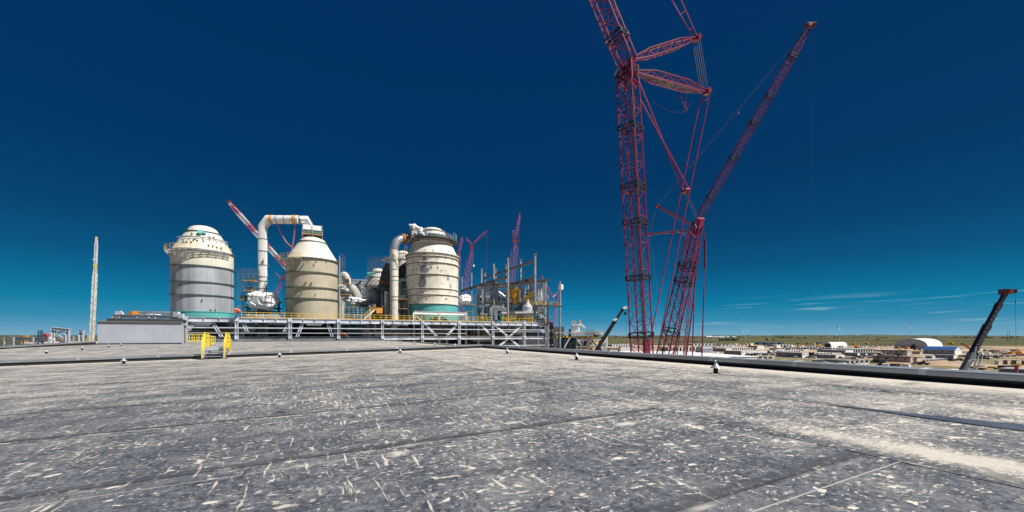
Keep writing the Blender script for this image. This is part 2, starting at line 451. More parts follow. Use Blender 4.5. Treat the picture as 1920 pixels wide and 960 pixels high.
def ground_material():
    m = bpy.data.materials.new('prairie ground')
    m.use_nodes = True
    nt = m.node_tree
    b = nt.nodes['Principled BSDF']
    b.inputs['Roughness'].default_value = 0.95
    b.inputs['Specular IOR Level'].default_value = 0.1
    geo = node(nt, 'ShaderNodeNewGeometry')
    P = geo.outputs['Position']
    sp = node(nt, 'ShaderNodeSeparateXYZ')
    nt.links.new(P, sp.inputs[0])
    # distance beyond the yard, measured along the site's own axis
    dist = mth(nt, 'ADD', mth(nt, 'MULTIPLY', sp.outputs[1], 0.97), mth(nt, 'MULTIPLY', sp.outputs[0], 0.12))
    wob = mth(nt, 'MULTIPLY', mth(nt, 'SUBTRACT', noise(nt, P, 0.006, 4), 0.5), 240.0)
    yard = mth(nt, 'SUBTRACT', 1.0, sstep(nt, mth(nt, 'ADD', dist, wob), 640.0, 700.0))
    leftcut = sstep(nt, mth(nt, 'ADD', sp.outputs[0], mth(nt, 'MULTIPLY', wob, 0.3)), -190.0, -150.0)
    yard = mth(nt, 'MULTIPLY', yard, leftcut)
    dirt = mixc(nt, sstep(nt, noise(nt, P, 0.02, 5, 0.65), 0.35, 0.65), (0.30, 0.215, 0.15), (0.44, 0.345, 0.26))
    dirt = mixc(nt, mth(nt, 'MULTIPLY', sstep(nt, noise(nt, vmul(nt, P, (0.01, 0.02, 1)), 1.0, 3), 0.6, 0.68), 0.7), dirt, (0.36, 0.16, 0.085))
    weeds = sstep(nt, noise(nt, P, 0.017, 5, 0.6), 0.50, 0.62)
    dirt = mixc(nt, mth(nt, 'MULTIPLY', weeds, 0.7), dirt, (0.085, 0.095, 0.03))
    vor = node(nt, 'ShaderNodeTexVoronoi', distance='CHEBYCHEV')
    nt.links.new(vmul(nt, P, (0.0011, 0.0018, 0.0)), vor.inputs['Vector'])
    vor.inputs['Scale'].default_value = 1.0
    fr = node(nt, 'ShaderNodeValToRGB')
    fr.color_ramp.interpolation = 'CONSTANT'
    cols = [(0.0, (0.062, 0.078, 0.026)), (0.28, (0.125, 0.115, 0.048)), (0.45, (0.042, 0.06, 0.02)), (0.62, (0.15, 0.125, 0.065)),
            (0.75, (0.075, 0.085, 0.028)), (0.88, (0.17, 0.125, 0.085))]
    for i, (p, c) in enumerate(cols):
        e = fr.color_ramp.elements[i] if i < 2 else fr.color_ramp.elements.new(p)
        e.position = p
        e.color = (*c, 1)
    sr = node(nt, 'ShaderNodeSeparateColor')
    nt.links.new(vor.outputs['Color'], sr.inputs[0])
    nt.links.new(sr.outputs[0], fr.inputs[0])
    fld = mixc(nt, sstep(nt, noise(nt, vmul(nt, P, (0.004, 0.012, 1)), 1.0, 5, 0.65), 0.40, 0.6), fr.outputs[0], (0.032, 0.04, 0.018))
    fld = mixc(nt, mth(nt, 'MULTIPLY', sstep(nt, noise(nt, vmul(nt, P, (0.003, 0.02, 1)), 1.0, 4), 0.52, 0.62), 0.75), fld, (0.19, 0.145, 0.085))
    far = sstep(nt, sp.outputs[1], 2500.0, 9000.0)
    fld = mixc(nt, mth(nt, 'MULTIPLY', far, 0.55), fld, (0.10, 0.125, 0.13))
    nt.links.new(mixc(nt, yard, fld, dirt), b.inputs['Base Color'])
    MATS['prairie ground'] = m


ground_material()


# ------------------------------------------------------------------ mesh helpers
class MB:
    def __init__(self):
        self.v, self.f, self.mi, self.sm = [], [], [], []
        self.cuts = []

    def cut(self):
        """what is added from here on is a piece of its own"""
        if not self.cuts or self.cuts[-1] != len(self.f):
            self.cuts.append(len(self.f))

    def add(self, vs, fs, mi=0, smooth=False):
        o = len(self.v)
        self.v += [Vector(p) for p in vs]
        for q in fs:
            self.f.append(tuple(i + o for i in q))
            self.mi.append(mi)
            self.sm.append(smooth)

    def hexa(self, p, mi=0):
        self.add(p, [(3, 2, 1, 0), (4, 5, 6, 7), (0, 1, 5, 4), (1, 2, 6, 5), (2, 3, 7, 6), (3, 0, 4, 7)], mi)

    def box(self, c, a, b, h, A=None, B=None, mi=0):
        """box standing on the point c: a along A, b along B, h up (centred in a, b)"""
        A = A or AX
        B = B or BX
        c = Vector(c)
        p = []
        for z in (0, h):
            for sa, sb in ((-1, -1), (1, -1), (1, 1), (-1, 1)):
                p.append(c + A * (sa * a / 2) + B * (sb * b / 2) + UP * z)
        self.hexa(p, mi)

    def bar(self, p, q, w, h=None, up=None, mi=0, caps=True):
        p, q = Vector(p), Vector(q)
        h = h or w
        d = q - p
        if d.length < 1e-6:
            return
        d.normalize()
        up = Vector(up) if up else (UP if abs(d.z) < 0.95 else BX)
        s = d.cross(up)
        if s.length < 1e-5:
            s = d.cross(AX)
        s.normalize()
        u = s.cross(d)
        s, u = s * (w / 2), u * (h / 2)
        vs = [p - s - u, p + s - u, p + s + u, p - s + u, q - s - u, q + s - u, q + s + u, q - s + u]
        fs = [(0, 1, 5, 4), (1, 2, 6, 5), (2, 3, 7, 6), (3, 0, 4, 7)]
        if caps:
            fs += [(3, 2, 1, 0), (4, 5, 6, 7)]
        self.add(vs, fs, mi)

    def hbeam(self, p, q, w, h, up=None, mi=0, t=None):
        """I section: two flanges and a web"""
        p, q = Vector(p), Vector(q)
        d = (q - p).normalized()
        up = Vector(up) if up else (UP if abs(d.z) < 0.95 else BX)
        s = d.cross(up).normalized()
        u = s.cross(d).normalized()
        t = t or w * 0.12
        o = u * (h / 2 - t / 2)
        self.bar(p + o, q + o, w, t, u, mi)
        self.bar(p - o, q - o, w, t, u, mi)
        self.bar(p, q, t, h - 2 * t - 0.004, u, mi)

    def tube(self, p, q, r, n=10, mi=0, r2=None, caps=True):
        p, q = Vector(p), Vector(q)
        r2 = r if r2 is None else r2
        d = (q - p)
        if d.length < 1e-6:
            return
        d.normalize()
        s = d.cross(UP if abs(d.z) < 0.9 else AX).normalized()
        u = s.cross(d)
        vs = []
        for c, rr in ((p, r), (q, r2)):
            for i in range(n):
                a = 2 * pi * i / n
                vs.append(c + s * (rr * cos(a)) + u * (rr * sin(a)))
        self.add(vs, [(i, (i + 1) % n, n + (i + 1) % n, n + i) for i in range(n)], mi, n > 5)
        if caps:
            self.add(vs[:n], [tuple(range(n))[::-1]], mi)
            self.add(vs[n:], [tuple(range(n))], mi)

    def path(self, pts, r, n=10, mi=0):
        """tube along a polyline with mitred joints"""
        pts = [Vector(p) for p in pts]
        dirs = [(pts[i + 1] - pts[i]).normalized() for i in range(len(pts) - 1)]
        s = dirs[0].cross(UP if abs(dirs[0].z) < 0.9 else AX).normalized()
        rings = []
        for i, p in enumerate(pts):
            if i == 0:
                t = dirs[0]
            elif i == len(pts) - 1:
                t = dirs[-1]
            else:
                t = (dirs[i - 1] + dirs[i]).normalized()
            s = (s - t * s.dot(t)).normalized()
            u = t.cross(s)
            k = 1.0
            if 0 < i < len(pts) - 1:
                k = 1 / max(0.5, t.dot(dirs[i]))
            bend = None
            if 0 < i < len(pts) - 1:
                bend = (dirs[i] - dirs[i - 1])
                bend = bend.normalized() if bend.length > 1e-4 else None
            ring = []
            for j in range(n):
                a = 2 * pi * j / n
                o = s * (r * cos(a)) + u * (r * sin(a))
                if bend is not None:
                    o = o + bend * (o.dot(bend) * (k - 1))
                ring.append(p + o)
            rings.append(ring)
        vs = [v for g in rings for v in g]
        fs = []
        for i in range(len(rings) - 1):
            for j in range(n):
                fs.append((i * n + j, i * n + (j + 1) % n, (i + 1) * n + (j + 1) % n, (i + 1) * n + j))
        self.add(vs, fs, mi, True)
        self.add(rings[0], [tuple(range(n))[::-1]], mi)
        self.add(rings[-1], [tuple(range(n))], mi)

    def lathe(self, c, prof, n=48, mi=0, a0=0.0, a1=2 * pi, smooth=True):
        """profile of (radius, z) turned about the vertical through c"""
        c = Vector(c)
        full = abs(a1 - a0 - 2 * pi) < 1e-6
        m = n if full else n + 1
        for k in range(len(prof) - 1):
            vs = []
            for (r, z) in (prof[k], prof[k + 1]):
                for i in range(m):
                    a = a0 + (a1 - a0) * i / n
                    vs.append(c + Vector((r * cos(a), r * sin(a), z)))
            fs = []
            for i in range(n):
                j = (i + 1) % m
                fs.append((i, j, m + j, m + i))
            self.add(vs, fs, mi, smooth)

    def ring(self, c, r0, r1, z, t, n=48, mi=0, a0=0.0, a1=2 * pi):
        self.lathe(c, [(r0, z), (r1, z), (r1, z + t), (r0, z + t), (r0, z)], n, mi, a0, a1, False)

    def prism(self, poly, z0, z1, mi=0, mi_top=None):
        n = len(poly)
        lo = [Vector((p[0], p[1], z0)) for p in poly]
        hi = [Vector((p[0], p[1], z1)) for p in poly]
        self.add(lo + hi, [(i, (i + 1) % n, n + (i + 1) % n, n + i) for i in range(n)], mi)
        self.add(hi, [tuple(range(n))], mi if mi_top is None else mi_top)
        self.add(lo, [tuple(range(n))[::-1]], mi)

    def extrude(self, prof, p, ax_u, ax_v, ax_w, depth, mi=0, smooth=False):
        """flat outline (u, v) swept by depth along ax_w"""
        p = Vector(p)
        n = len(prof)
        a = [p + ax_u * u + ax_v * v for u, v in prof]
        b = [q + ax_w * depth for q in a]
        self.add(a + b, [(i, (i + 1) % n, n + (i + 1) % n, n + i) for i in range(n)], mi, smooth)
        self.add(a, [tuple(range(n))[::-1]], mi)
        self.add(b, [tuple(range(n))], mi)

    def build(self, name, mats, parent=None, origin=None):
        if len(self.cuts) > 1 or (self.cuts and self.cuts[0] > 0):
            c = sorted(set([0] + self.cuts + [len(self.f)]))
            last = None
            for a, b in zip(c, c[1:]):
                m = MB()
                used = {}
                for k in range(a, b):
                    q = []
                    for i in self.f[k]:
                        if i not in used:
                            used[i] = len(m.v)
                            m.v.append(self.v[i])
                        q.append(used[i])
                    m.f.append(tuple(q))
                    m.mi.append(self.mi[k])
                    m.sm.append(self.sm[k])
                last = m.build(name, mats, parent, origin)
            return last
        root = parent
        while root is not None and root.parent is not None:
            root = root.parent
        if origin is None:
            origin = root.location if root is not None else Vector((0, 0, 0))
        origin = Vector(origin)
        me = bpy.data.meshes.new(name)
        me.from_pydata([tuple(p - origin) for p in self.v], [], self.f)
        if isinstance(mats, str):
            mats = [mats]
        for m in mats:
            me.materials.append(MATS[m])
        for i, pl in enumerate(me.polygons):
            pl.material_index = self.mi[i]
            pl.use_smooth = self.sm[i]
        import bmesh
        bm = bmesh.new()
        bm.from_mesh(me)
        bmesh.ops.remove_doubles(bm, verts=bm.verts, dist=1e-4)
        bmesh.ops.recalc_face_normals(bm, faces=bm.faces)
        for e in bm.edges:
            if len(e.link_faces) == 2 and e.calc_face_angle(0) > 0.6:
                e.smooth = False
        bm.to_mesh(me)
        bm.free()
        o = bpy.data.objects.new(name, me)
        COL.objects.link(o)
        if parent is not None:
            o.parent = parent
        else:
            o.location = origin
        return o


def tag(o, label, cat, group=None):
    o['label'] = label
    o['category'] = cat
    if group:
        o['group'] = group
    return o


def thing(name, label, cat, loc, group=None):
    o = bpy.data.objects.new(name, None)
    o.empty_display_size = 0.2
    o.location = loc
    COL.objects.link(o)
    return tag(o, label, cat, group)


def struct(o, kind='structure'):
    o['kind'] = kind
    return o


def dup(root, loc, label=None, rotz=None):
    r = root.copy()
    COL.objects.link(r)
    r.location = loc
    if rotz is not None:
        r.rotation_euler = (0, 0, rotz)
    if label:
        r['label'] = label
    for ch in list(root.children):
        c = ch.copy()
        COL.objects.link(c)
        c.parent = r
        for g in list(ch.children):
            d = g.copy()
            COL.objects.link(d)
            d.parent = c
    return r


def lattice(ch, lc, p0, p1, u, w, n, h=None, t0=0.0, t1=0.0, s0=0.25, s1=0.25, rc=0.16, rl=0.08, xf=(0,), horiz=1, mi_fn=None):
    """four chords with lacing. xf: faces that get crossed lacing; t0, t1: tapered share of each end"""
    p0, p1 = Vector(p0), Vector(p1)
    h = h or w
    ax = (p1 - p0).normalized()
    u = Vector(u)
    u = (u - ax * u.dot(ax)).normalized()
    v = ax.cross(u)

    def sc(t):
        s = 1.0
        if t0 and t < t0:
            s = s0 + (1 - s0) * t / t0
        if t1 and t > 1 - t1:
            s = min(s, s1 + (1 - s1) * (1 - t) / t1)
        return s

    def corners(t):
        s = sc(t)
        c = p0.lerp(p1, t)
        return [c + u * (a * w * s / 2) + v * (b * h * s / 2) for a, b in ((-1, -1), (1, -1), (1, 1), (-1, 1))]
    br = sorted({0.0, t0, 1 - t1, 1.0})
    secs = [corners(i / n) for i in range(n + 1)]
    if mi_fn:
        br = [i / n for i in range(n + 1)]
    for a, b in zip(br, br[1:]):
        ca, cb = corners(a), corners(b)
        for k in range(4):
            ch.bar(ca[k], cb[k], rc, mi=mi_fn((a + b) / 2) if mi_fn else 0, caps=False)
    for i in range(n):
        a, b = secs[i], secs[i + 1]
        mi = mi_fn((i + 0.5) / n) if mi_fn else 0
        for k in range(4):
            l = (k + 1) % 4
            if i % horiz == 0:
                lc.bar(a[k], a[l], rl, mi=mi, caps=False)
            if k in xf:
                lc.bar(a[k], b[l], rl, mi=mi, caps=False)
                lc.bar(a[l], b[k], rl, mi=mi, caps=False)
            elif (i + k) % 2:
                lc.bar(a[k], b[l], rl, mi=mi, caps=False)
            else:
                lc.bar(a[l], b[k], rl, mi=mi, caps=False)
    e = secs[-1]
    for k in range(4):
        lc.bar(e[k], e[(k + 1) % 4], rl, caps=False)
    return u, v


def collar(mb, p0, p1, t, u, w, hgt=0.9, r=0.12, grow=1.12):
    """black walkway frame round a lattice boom at share t of its length"""
    mb.cut()
    p0, p1 = Vector(p0), Vector(p1)
    ax = (p1 - p0).normalized()
    u = Vector(u)
    u = (u - ax * u.dot(ax)).normalized()
    v = ax.cross(u)
    L = (p1 - p0).length
    prev = None
    for dz in (-hgt / 2, hgt / 2):
        c = p0 + ax * (L * t + dz)
        q = [c + u * (a * w * grow / 2) + v * (b * w * grow / 2) for a, b in ((-1, -1), (1, -1), (1, 1), (-1, 1))]
        for k in range(4):
            mb.bar(q[k], q[(k + 1) % 4], r)
        if prev:
            for k in range(4):
                mb.bar(prev[k], q[k], r)
                mb.bar(prev[k], q[(k + 1) % 4], r * 0.6)
        prev = q


def rail(mb, pts, h=1.1, sp=1.6, r=0.035, toe=True, mi=0):
    pts = [Vector(p) for p in pts]
    for a, b in zip(pts, pts[1:]):
        n = max(1, round((b - a).length / sp))
        for i in range(n + 1):
            p = a.lerp(b, i / n)
            mb.bar(p, p + UP * h, r * 2.0, mi=mi)
        mb.bar(a + UP * h, b + UP * h, r * 2.2, mi=mi)
        mb.bar(a + UP * h * 0.53, b + UP * h * 0.53, r * 1.7, mi=mi)
        if toe:
            mb.bar(a + UP * 0.08, b + UP * 0.08, 0.02, 0.15, mi=mi)

# ================================================================== setting
def dcol(x, e):
    """distance along AX at which the vertical plane e = const is seen in photo column x"""
    k = (x - 960) / F
    return (e * (k * BX.y - BX.x)) / (AX.x - k * AX.y)


def FR(x, y, e):
    """point of the plane e = const seen at photo pixel (x, y)"""
    p = AB(dcol(x, e), e)
    return W(x, y, p.y)


def FZ(x, z, e):
    p = AB(dcol(x, e), e)
    p.z = z
    return p


def back_z(d, e):
    near = min(SLOPE * d + 0.32, 0.31)
    t = max(0.0, min(1.0, (e - 36) / 22.0))
    t = t * t * (3 - 2 * t)
    return near * (1 - t) + 0.29 * t


g = MB()
rad = [0, 60, 130, 220, 350, 550, 850, 1400, 2400, 4500, 9000, 22000]
na = 64
vs = []
for r_ in rad:
    for i in range(na):
        a = 2 * pi * i / na
        vs.append(V(r_ * cos(a), r_ * sin(a), ZG))
fs = []
for k in range(1, len(rad) - 1):
    for i in range(na):
        j = (i + 1) % na
        fs.append((k * na + i, k * na + j, (k + 1) * na + j, (k + 1) * na + i))
fs.append(tuple(range(na, 2 * na)))
g.add(vs, fs)
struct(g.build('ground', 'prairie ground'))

hl = MB()
rng = random.Random(3)
for (dist, hmax, x0, x1) in ((7200, 20, -400, 2400), (9500, 34, -400, 2400)):
    pts = []
    xs = list(range(x0, x1, 14))
    hcur = 0.4
    for x in xs:
        hcur = max(0.15, min(1.0, hcur + rng.uniform(-0.16, 0.16)))
        pts.append((W(x, HZ, dist), hmax * hcur * (0.6 + 0.8 * rng.random())))
    for (p, hp), (q, hq) in zip(pts, pts[1:]):
        back = V(0, 500, 0)
        a, b = V(p.x, p.y, ZG - 1), V(q.x, q.y, ZG - 1)
        c, d = V(q.x, q.y + 120, ZG + hq), V(p.x, p.y + 120, ZG + hp)
        e_, f_ = b + back, a + back
        hl.add([a, b, c, d, e_, f_], [(0, 1, 2, 3), (3, 2, 4, 5)])
struct(hl.build('hills', 'distant scrub'))

rf = MB()
def slab(mb, d0, d1, e0, e1, zf, nd, ne, bottom=ZG):
    P = [[V(d0 + (d1 - d0) * i / nd, e0 + (e1 - e0) * j / ne, zf(d0 + (d1 - d0) * i / nd, e0 + (e1 - e0) * j / ne)) for i in range(nd + 1)] for j in range(ne + 1)]
    vs = [p for row in P for p in row]
    n = nd + 1
    fs = [(j * n + i, j * n + i + 1, (j + 1) * n + i + 1, (j + 1) * n + i) for j in range(ne) for i in range(nd)]
    mb.add(vs, fs, 0)
    ed = [P[0][i] for i in range(n)] + [P[j][nd] for j in range(1, ne + 1)] + [P[ne][i] for i in range(nd - 1, -1, -1)] + [P[j][0] for j in range(ne - 1, 0, -1)]
    m = len(ed)
    mb.add(ed + [V(p.x, p.y, bottom) for p in ed], [(i, (i + 1) % m, m + (i + 1) % m, m + i) for i in range(m)], 1)
slab(rf, -80, D1 + 0.4, -40, E2, lambda d, e: SLOPE * d, 2, 2)
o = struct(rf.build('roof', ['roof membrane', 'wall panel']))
o.rotation_euler.z = RA
rb = MB()
slab(rb, -26.2, D1 + 0.4, E2 + 0.4, E3, back_z, 20, 26)
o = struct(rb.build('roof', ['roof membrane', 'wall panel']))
o.rotation_euler.z = RA

# laps of the membrane sheets: thin welded strips with a real edge
ls = MB()
for n_ in range(0, 11):
    e = 2.35 + 3.13 * n_
    a = [V(-60, e, SLOPE * -60), V(5.65, e, SLOPE * 5.65), V(5.65, e + .17, SLOPE * 5.65), V(-60, e + .17, SLOPE * -60)]
    ls.hexa([p + UP * .001 for p in a[:]] + [a[0] + UP * .008, a[1] + UP * .008, a[2] + UP * .004, a[3] + UP * .004])
for d in (5.7, 8.63, 11.56):
    a = [V(d - .02, -20, SLOPE * d), V(d + .15, -20, SLOPE * (d + .15)), V(d + .15, E2 - .1, SLOPE * (d + .15)), V(d - .02, E2 - .1, SLOPE * d)]
    ls.hexa([p + UP * .001 for p in a[:]] + [a[0] + UP * .006, a[1] + UP * .004, a[2] + UP * .004, a[3] + UP * .006])
o = struct(ls.build('roof_seams', 'roof membrane'))
o.rotation_euler.z = RA

# puddle of clean water standing along a lap beside the long parapet
pd = MB()
up_, lo_ = [], []
rng = random.Random(11)
for i in range(40):
    e = 4.1 - i * 0.16
    w = 0.02 + 0.55 * min(1, i / 13) * (0.75 + 0.5 * rng.random() * (0.5 + 0.5 * sin(i * 0.7)))
    lo_.append((8.62 + 0.02 * sin(i * 0.5), e))
    up_.append((8.62 + w, e))
poly = lo_ + up_[::-1]
n = len(lo_)
vs = [AB(d, e, SLOPE * d + 0.015) for d, e in lo_] + [AB(d, e, SLOPE * d + 0.015) for d, e in up_]
pd.add(vs, [(i, i + 1, n + i + 1, n + i) for i in range(n - 1)])
mw = mat('wet membrane', (0.055, 0.07, 0.10), 0.5, var=0.15, nscale=1.5, spec=0.6)
struct(pd.build('water', 'wet membrane'))
# flap of the lifted lap edge and a grey repair patch lying on the membrane
pt = MB()
q = [R(1838, 890), R(1858, 884), R(1906, 897), R(1900, 907)]
pt.add([p + UP * 0.002 for p in q] + [p + UP * 0.006 for p in q], [(4, 5, 6, 7), (0, 1, 5, 4), (1, 2, 6, 5), (2, 3, 7, 6), (3, 0, 4, 7)])
mat('patch grey', (0.20, 0.19, 0.17), 0.85, var=0.25, nscale=8)
c0 = sum(q, V(0, 0, 0)) / 4
tag(pt.build('repair_patch', 'patch grey', origin=c0), 'small four-sided grey repair patch lying flat on the roof membrane', 'patch')

# ------------------------------------------------------------------ parapets
def parapet(name, label, p0, p1, inward, hgt, wid, fascia, joint):
    """black upstand and a folded metal coping between two base points"""
    p0, p1 = Vector(p0), Vector(p1)
    root = thing(name, label, 'parapet', p0)
    ax = (p1 - p0).normalized()
    hz = V(ax.x, ax.y, 0).normalized()
    out = inward * -1
    u = MB()
    a0 = [p0 + out * 0.04, p0 + out * (wid - 0.05), p1 + out * (wid - 0.05), p1 + out * 0.04]
    u.hexa([p - UP * 1.2 for p in a0] + [p + UP * (hgt - 0.03) for p in a0])
    # cant strip at the foot
    u.add([p0 + out * 0.04 + UP * 0.09, p0 + inward * 0.09 + UP * 0.004, p1 + inward * 0.09 + UP * 0.004, p1 + out * 0.04 + UP * 0.09], [(0, 1, 2, 3)])
    u.build('upstand', 'upstand black', root)
    c = MB()
    L = (p1 - p0).length
    n = max(1, round(L / joint))
    rng = random.Random(int(L * 10))
    for i in range(n):
        q0 = p0.lerp(p1, i / n) + ax * 0.006
        q1 = p0.lerp(p1, (i + 1) / n) - ax * 0.006
        w0, w1 = rng.uniform(-0.004, 0.004), rng.uniform(-0.004, 0.004)
        # top plate sloping a little inwards, fascia on both sides
        def P(q, o_, z, w):
            return q + out * o_ + UP * (z + w)
        top = [P(q0, 0, hgt, w0), P(q0, wid, hgt + 0.02, w0), P(q1, wid, hgt + 0.02, w1), P(q1, 0, hgt, w1)]
        bot = [p - UP * 0.025 for p in top]
        c.hexa(bot + top)
        for (o0, o1, zt) in ((-0.012, 0.012, hgt - 0.027), (wid - 0.012, wid + 0.012, hgt - 0.008)):
            t = [P(q0, o0, zt, w0), P(q0, o1, zt, w0), P(q1, o1, zt, w1), P(q1, o0, zt, w1)]
            c.hexa([p - UP * fascia for p in t] + t)
    cp = c.build('coping', 'coping metal', root)
    j = MB()
    for i in range(1, n):
        j.cut()
        q = p0.lerp(p1, i / n)
        a, b = q - ax * 0.07, q + ax * 0.07
        t = [a + inward * 0.018 + UP * (hgt + 0.012), a + out * wid + UP * (hgt + 0.032), b + out * wid + UP * (hgt + 0.032), b + inward * 0.018 + UP * (hgt + 0.012)]
        j.hexa([p - UP * 0.006 for p in t] + t)
        t = [a + inward * 0.02 + UP * (hgt + 0.006), a + inward * 0.0125 + UP * (hgt + 0.006), b + inward * 0.0125 + UP * (hgt + 0.006), b + inward * 0.02 + UP * (hgt + 0.006)]
        j.hexa([p - UP * (fascia + 0.03) for p in t] + t)
    if n > 1:
        j.build('joint_cover', 'galvanised steel', cp)
    return root


ZP = SLOPE * D1
parapet('roof_parapet', 'long black parapet with grey metal coping facing the trailer yard', AB(D1, -14, ZP), AB(D1, E2 + 0.45, ZP), AX * -1, 0.30, 0.42, 0.115, 3.05)
parapet('roof_parapet', 'silvery coped parapet between the two roofs under the yellow stile', AB(-78, E2, SLOPE * -78), AB(D1 - 0.02, E2, ZP), BX * -1, 0.33, 0.42, 0.10, 4.0)
parapet('roof_parapet', 'thin black roof edge running from the roof corner towards the steel frame', AB(D1, E2 + 0.9, ZP - 0.02), AB(D1, E3, 0.29), AX * -1, 0.16, 0.3, 0.06, 6.0)
parapet('roof_parapet', 'low black roof edge in front of the small grey pipe frames', AB(-26.15, E2 + 8, back_z(-26.15, E2 + 8)), AB(-26.15, 71.0, 0.29), AX, 0.45, 0.35, 0.10, 4.0)
parapet('roof_parapet', 'dark roof edge at the foot of the steel deck frame', AB(-17.4, E3 - 0.3, 0.29), AB(D1 - 0.4, E3 - 0.3, 0.29), BX * -1, 0.18, 0.3, 0.07, 6.0)

# ------------------------------------------------------------------ roof vents
def vent():
    root = thing('roof_vent', 'x', 'roof vent', (0, 0, 0), 'hooded roof vents on the membrane')
    c = MB()
    c.lathe((0, 0, 0), [(0.13, 0.0), (0.13, 0.012), (0.072, 0.02), (0.07, 0.235)], 20)
    c.lathe((0, 0, 0), [(0.076, 0.08), (0.076, 0.1)], 20)
    c.build('collar', 'upstand black', root)
    h = MB()
    h.lathe((0, 0, 0), [(0.001, 0.32), (0.045, 0.32), (0.06, 0.30), (0.09, 0.25), (0.155, 0.205), (0.17, 0.18), (0.155, 0.19), (0.085, 0.215), (0.001, 0.215)], 24)
    h.build('hood', 'vent grey', root)
    l = MB()
    ring = [V(0.05 * cos(a), 0, 0.355 + 0.06 * sin(a)) for a in [2 * pi * i / 14 for i in range(15)]]
    l.path(ring, 0.014, 6)
    l.bar((-0.03, 0, 0.29), (0.03, 0, 0.29), 0.03)
    l.build('lifting_loop', 'vent grey', root)
    return root


def bR(x, y):
    """point of the far roof seen at pixel"""
    p = G(x, y, 0.29)
    for _ in range(12):
        d, e = p.dot(AX), p.dot(BX)
        p = G(x, y, back_z(d, e))
    return p


vents = [
    ((1342, 700), 0, 'largest looking roof vent with silver hood before the trailer yard parapet', 1.0),
    ((1081, 675), 0, 'silver hooded roof vent standing in front of the dark red crane boom foot', 1.0),
    ((951, 663), 0, 'small hooded roof vent beside the corner where both parapets meet', 1.0),
    ((750, 662), 0, 'small hooded vent against the silvery coping below the cream vessel with teal base', 1.0),
    ((524, 670), 0, 'hooded roof vent at the silvery coping beyond the yellow stile', 1.0),
    ((232, 682), 0, 'hooded roof vent at the silvery coping below the grey wall', 1.0),
    ((87, 663), 1, 'hooded vent on the far roof nearest the teal ladder cage', 1.1),
    ((154, 656), 1, 'hooded vent on the far roof below the foot of the yellow crane', 1.1),
    ((204, 651), 1, 'tiny hooded vent below one end of the grey wall', 1.0),
    ((226, 648.5), 1, 'tiny hooded vent at the foot of the grey wall, second from its end', 1.0),
    ((712, 640.5), 1, 'tiny vent by the thin black roof edge, farthest in its line', 1.0),
    ((723, 641), 1, 'tiny vent by the thin black roof edge, second farthest in its line', 1.0),
    ((734, 642), 1, 'tiny vent by the thin black roof edge, third farthest in its line', 1.0),
    ((751, 643.5), 1, 'small vent by the thin black roof edge, middle one of its line', 1.1),
    ((778, 645.8), 1, 'small vent by the thin black roof edge, third from the roof corner', 1.1),
    ((815, 648), 1, 'small vent by the thin black roof edge, next but one to the corner', 1.1),
    ((853, 650), 1, 'small vent by the thin black roof edge, closest to the roof corner', 1.1),
]
v0 = vent()
for i, ((x, y), back, lab, s) in enumerate(vents):
    p = bR(x, y) if back else R(x, y)
    if i == 0:
        v0.location = p
        v0['label'] = lab
        v0.rotation_euler.z = 0.6
        o = v0
    else:
        o = dup(v0, p, lab, rotz=0.6 + i * 0.9)
    o.scale = (s, s, s) if not back else (s * .85,) * 3

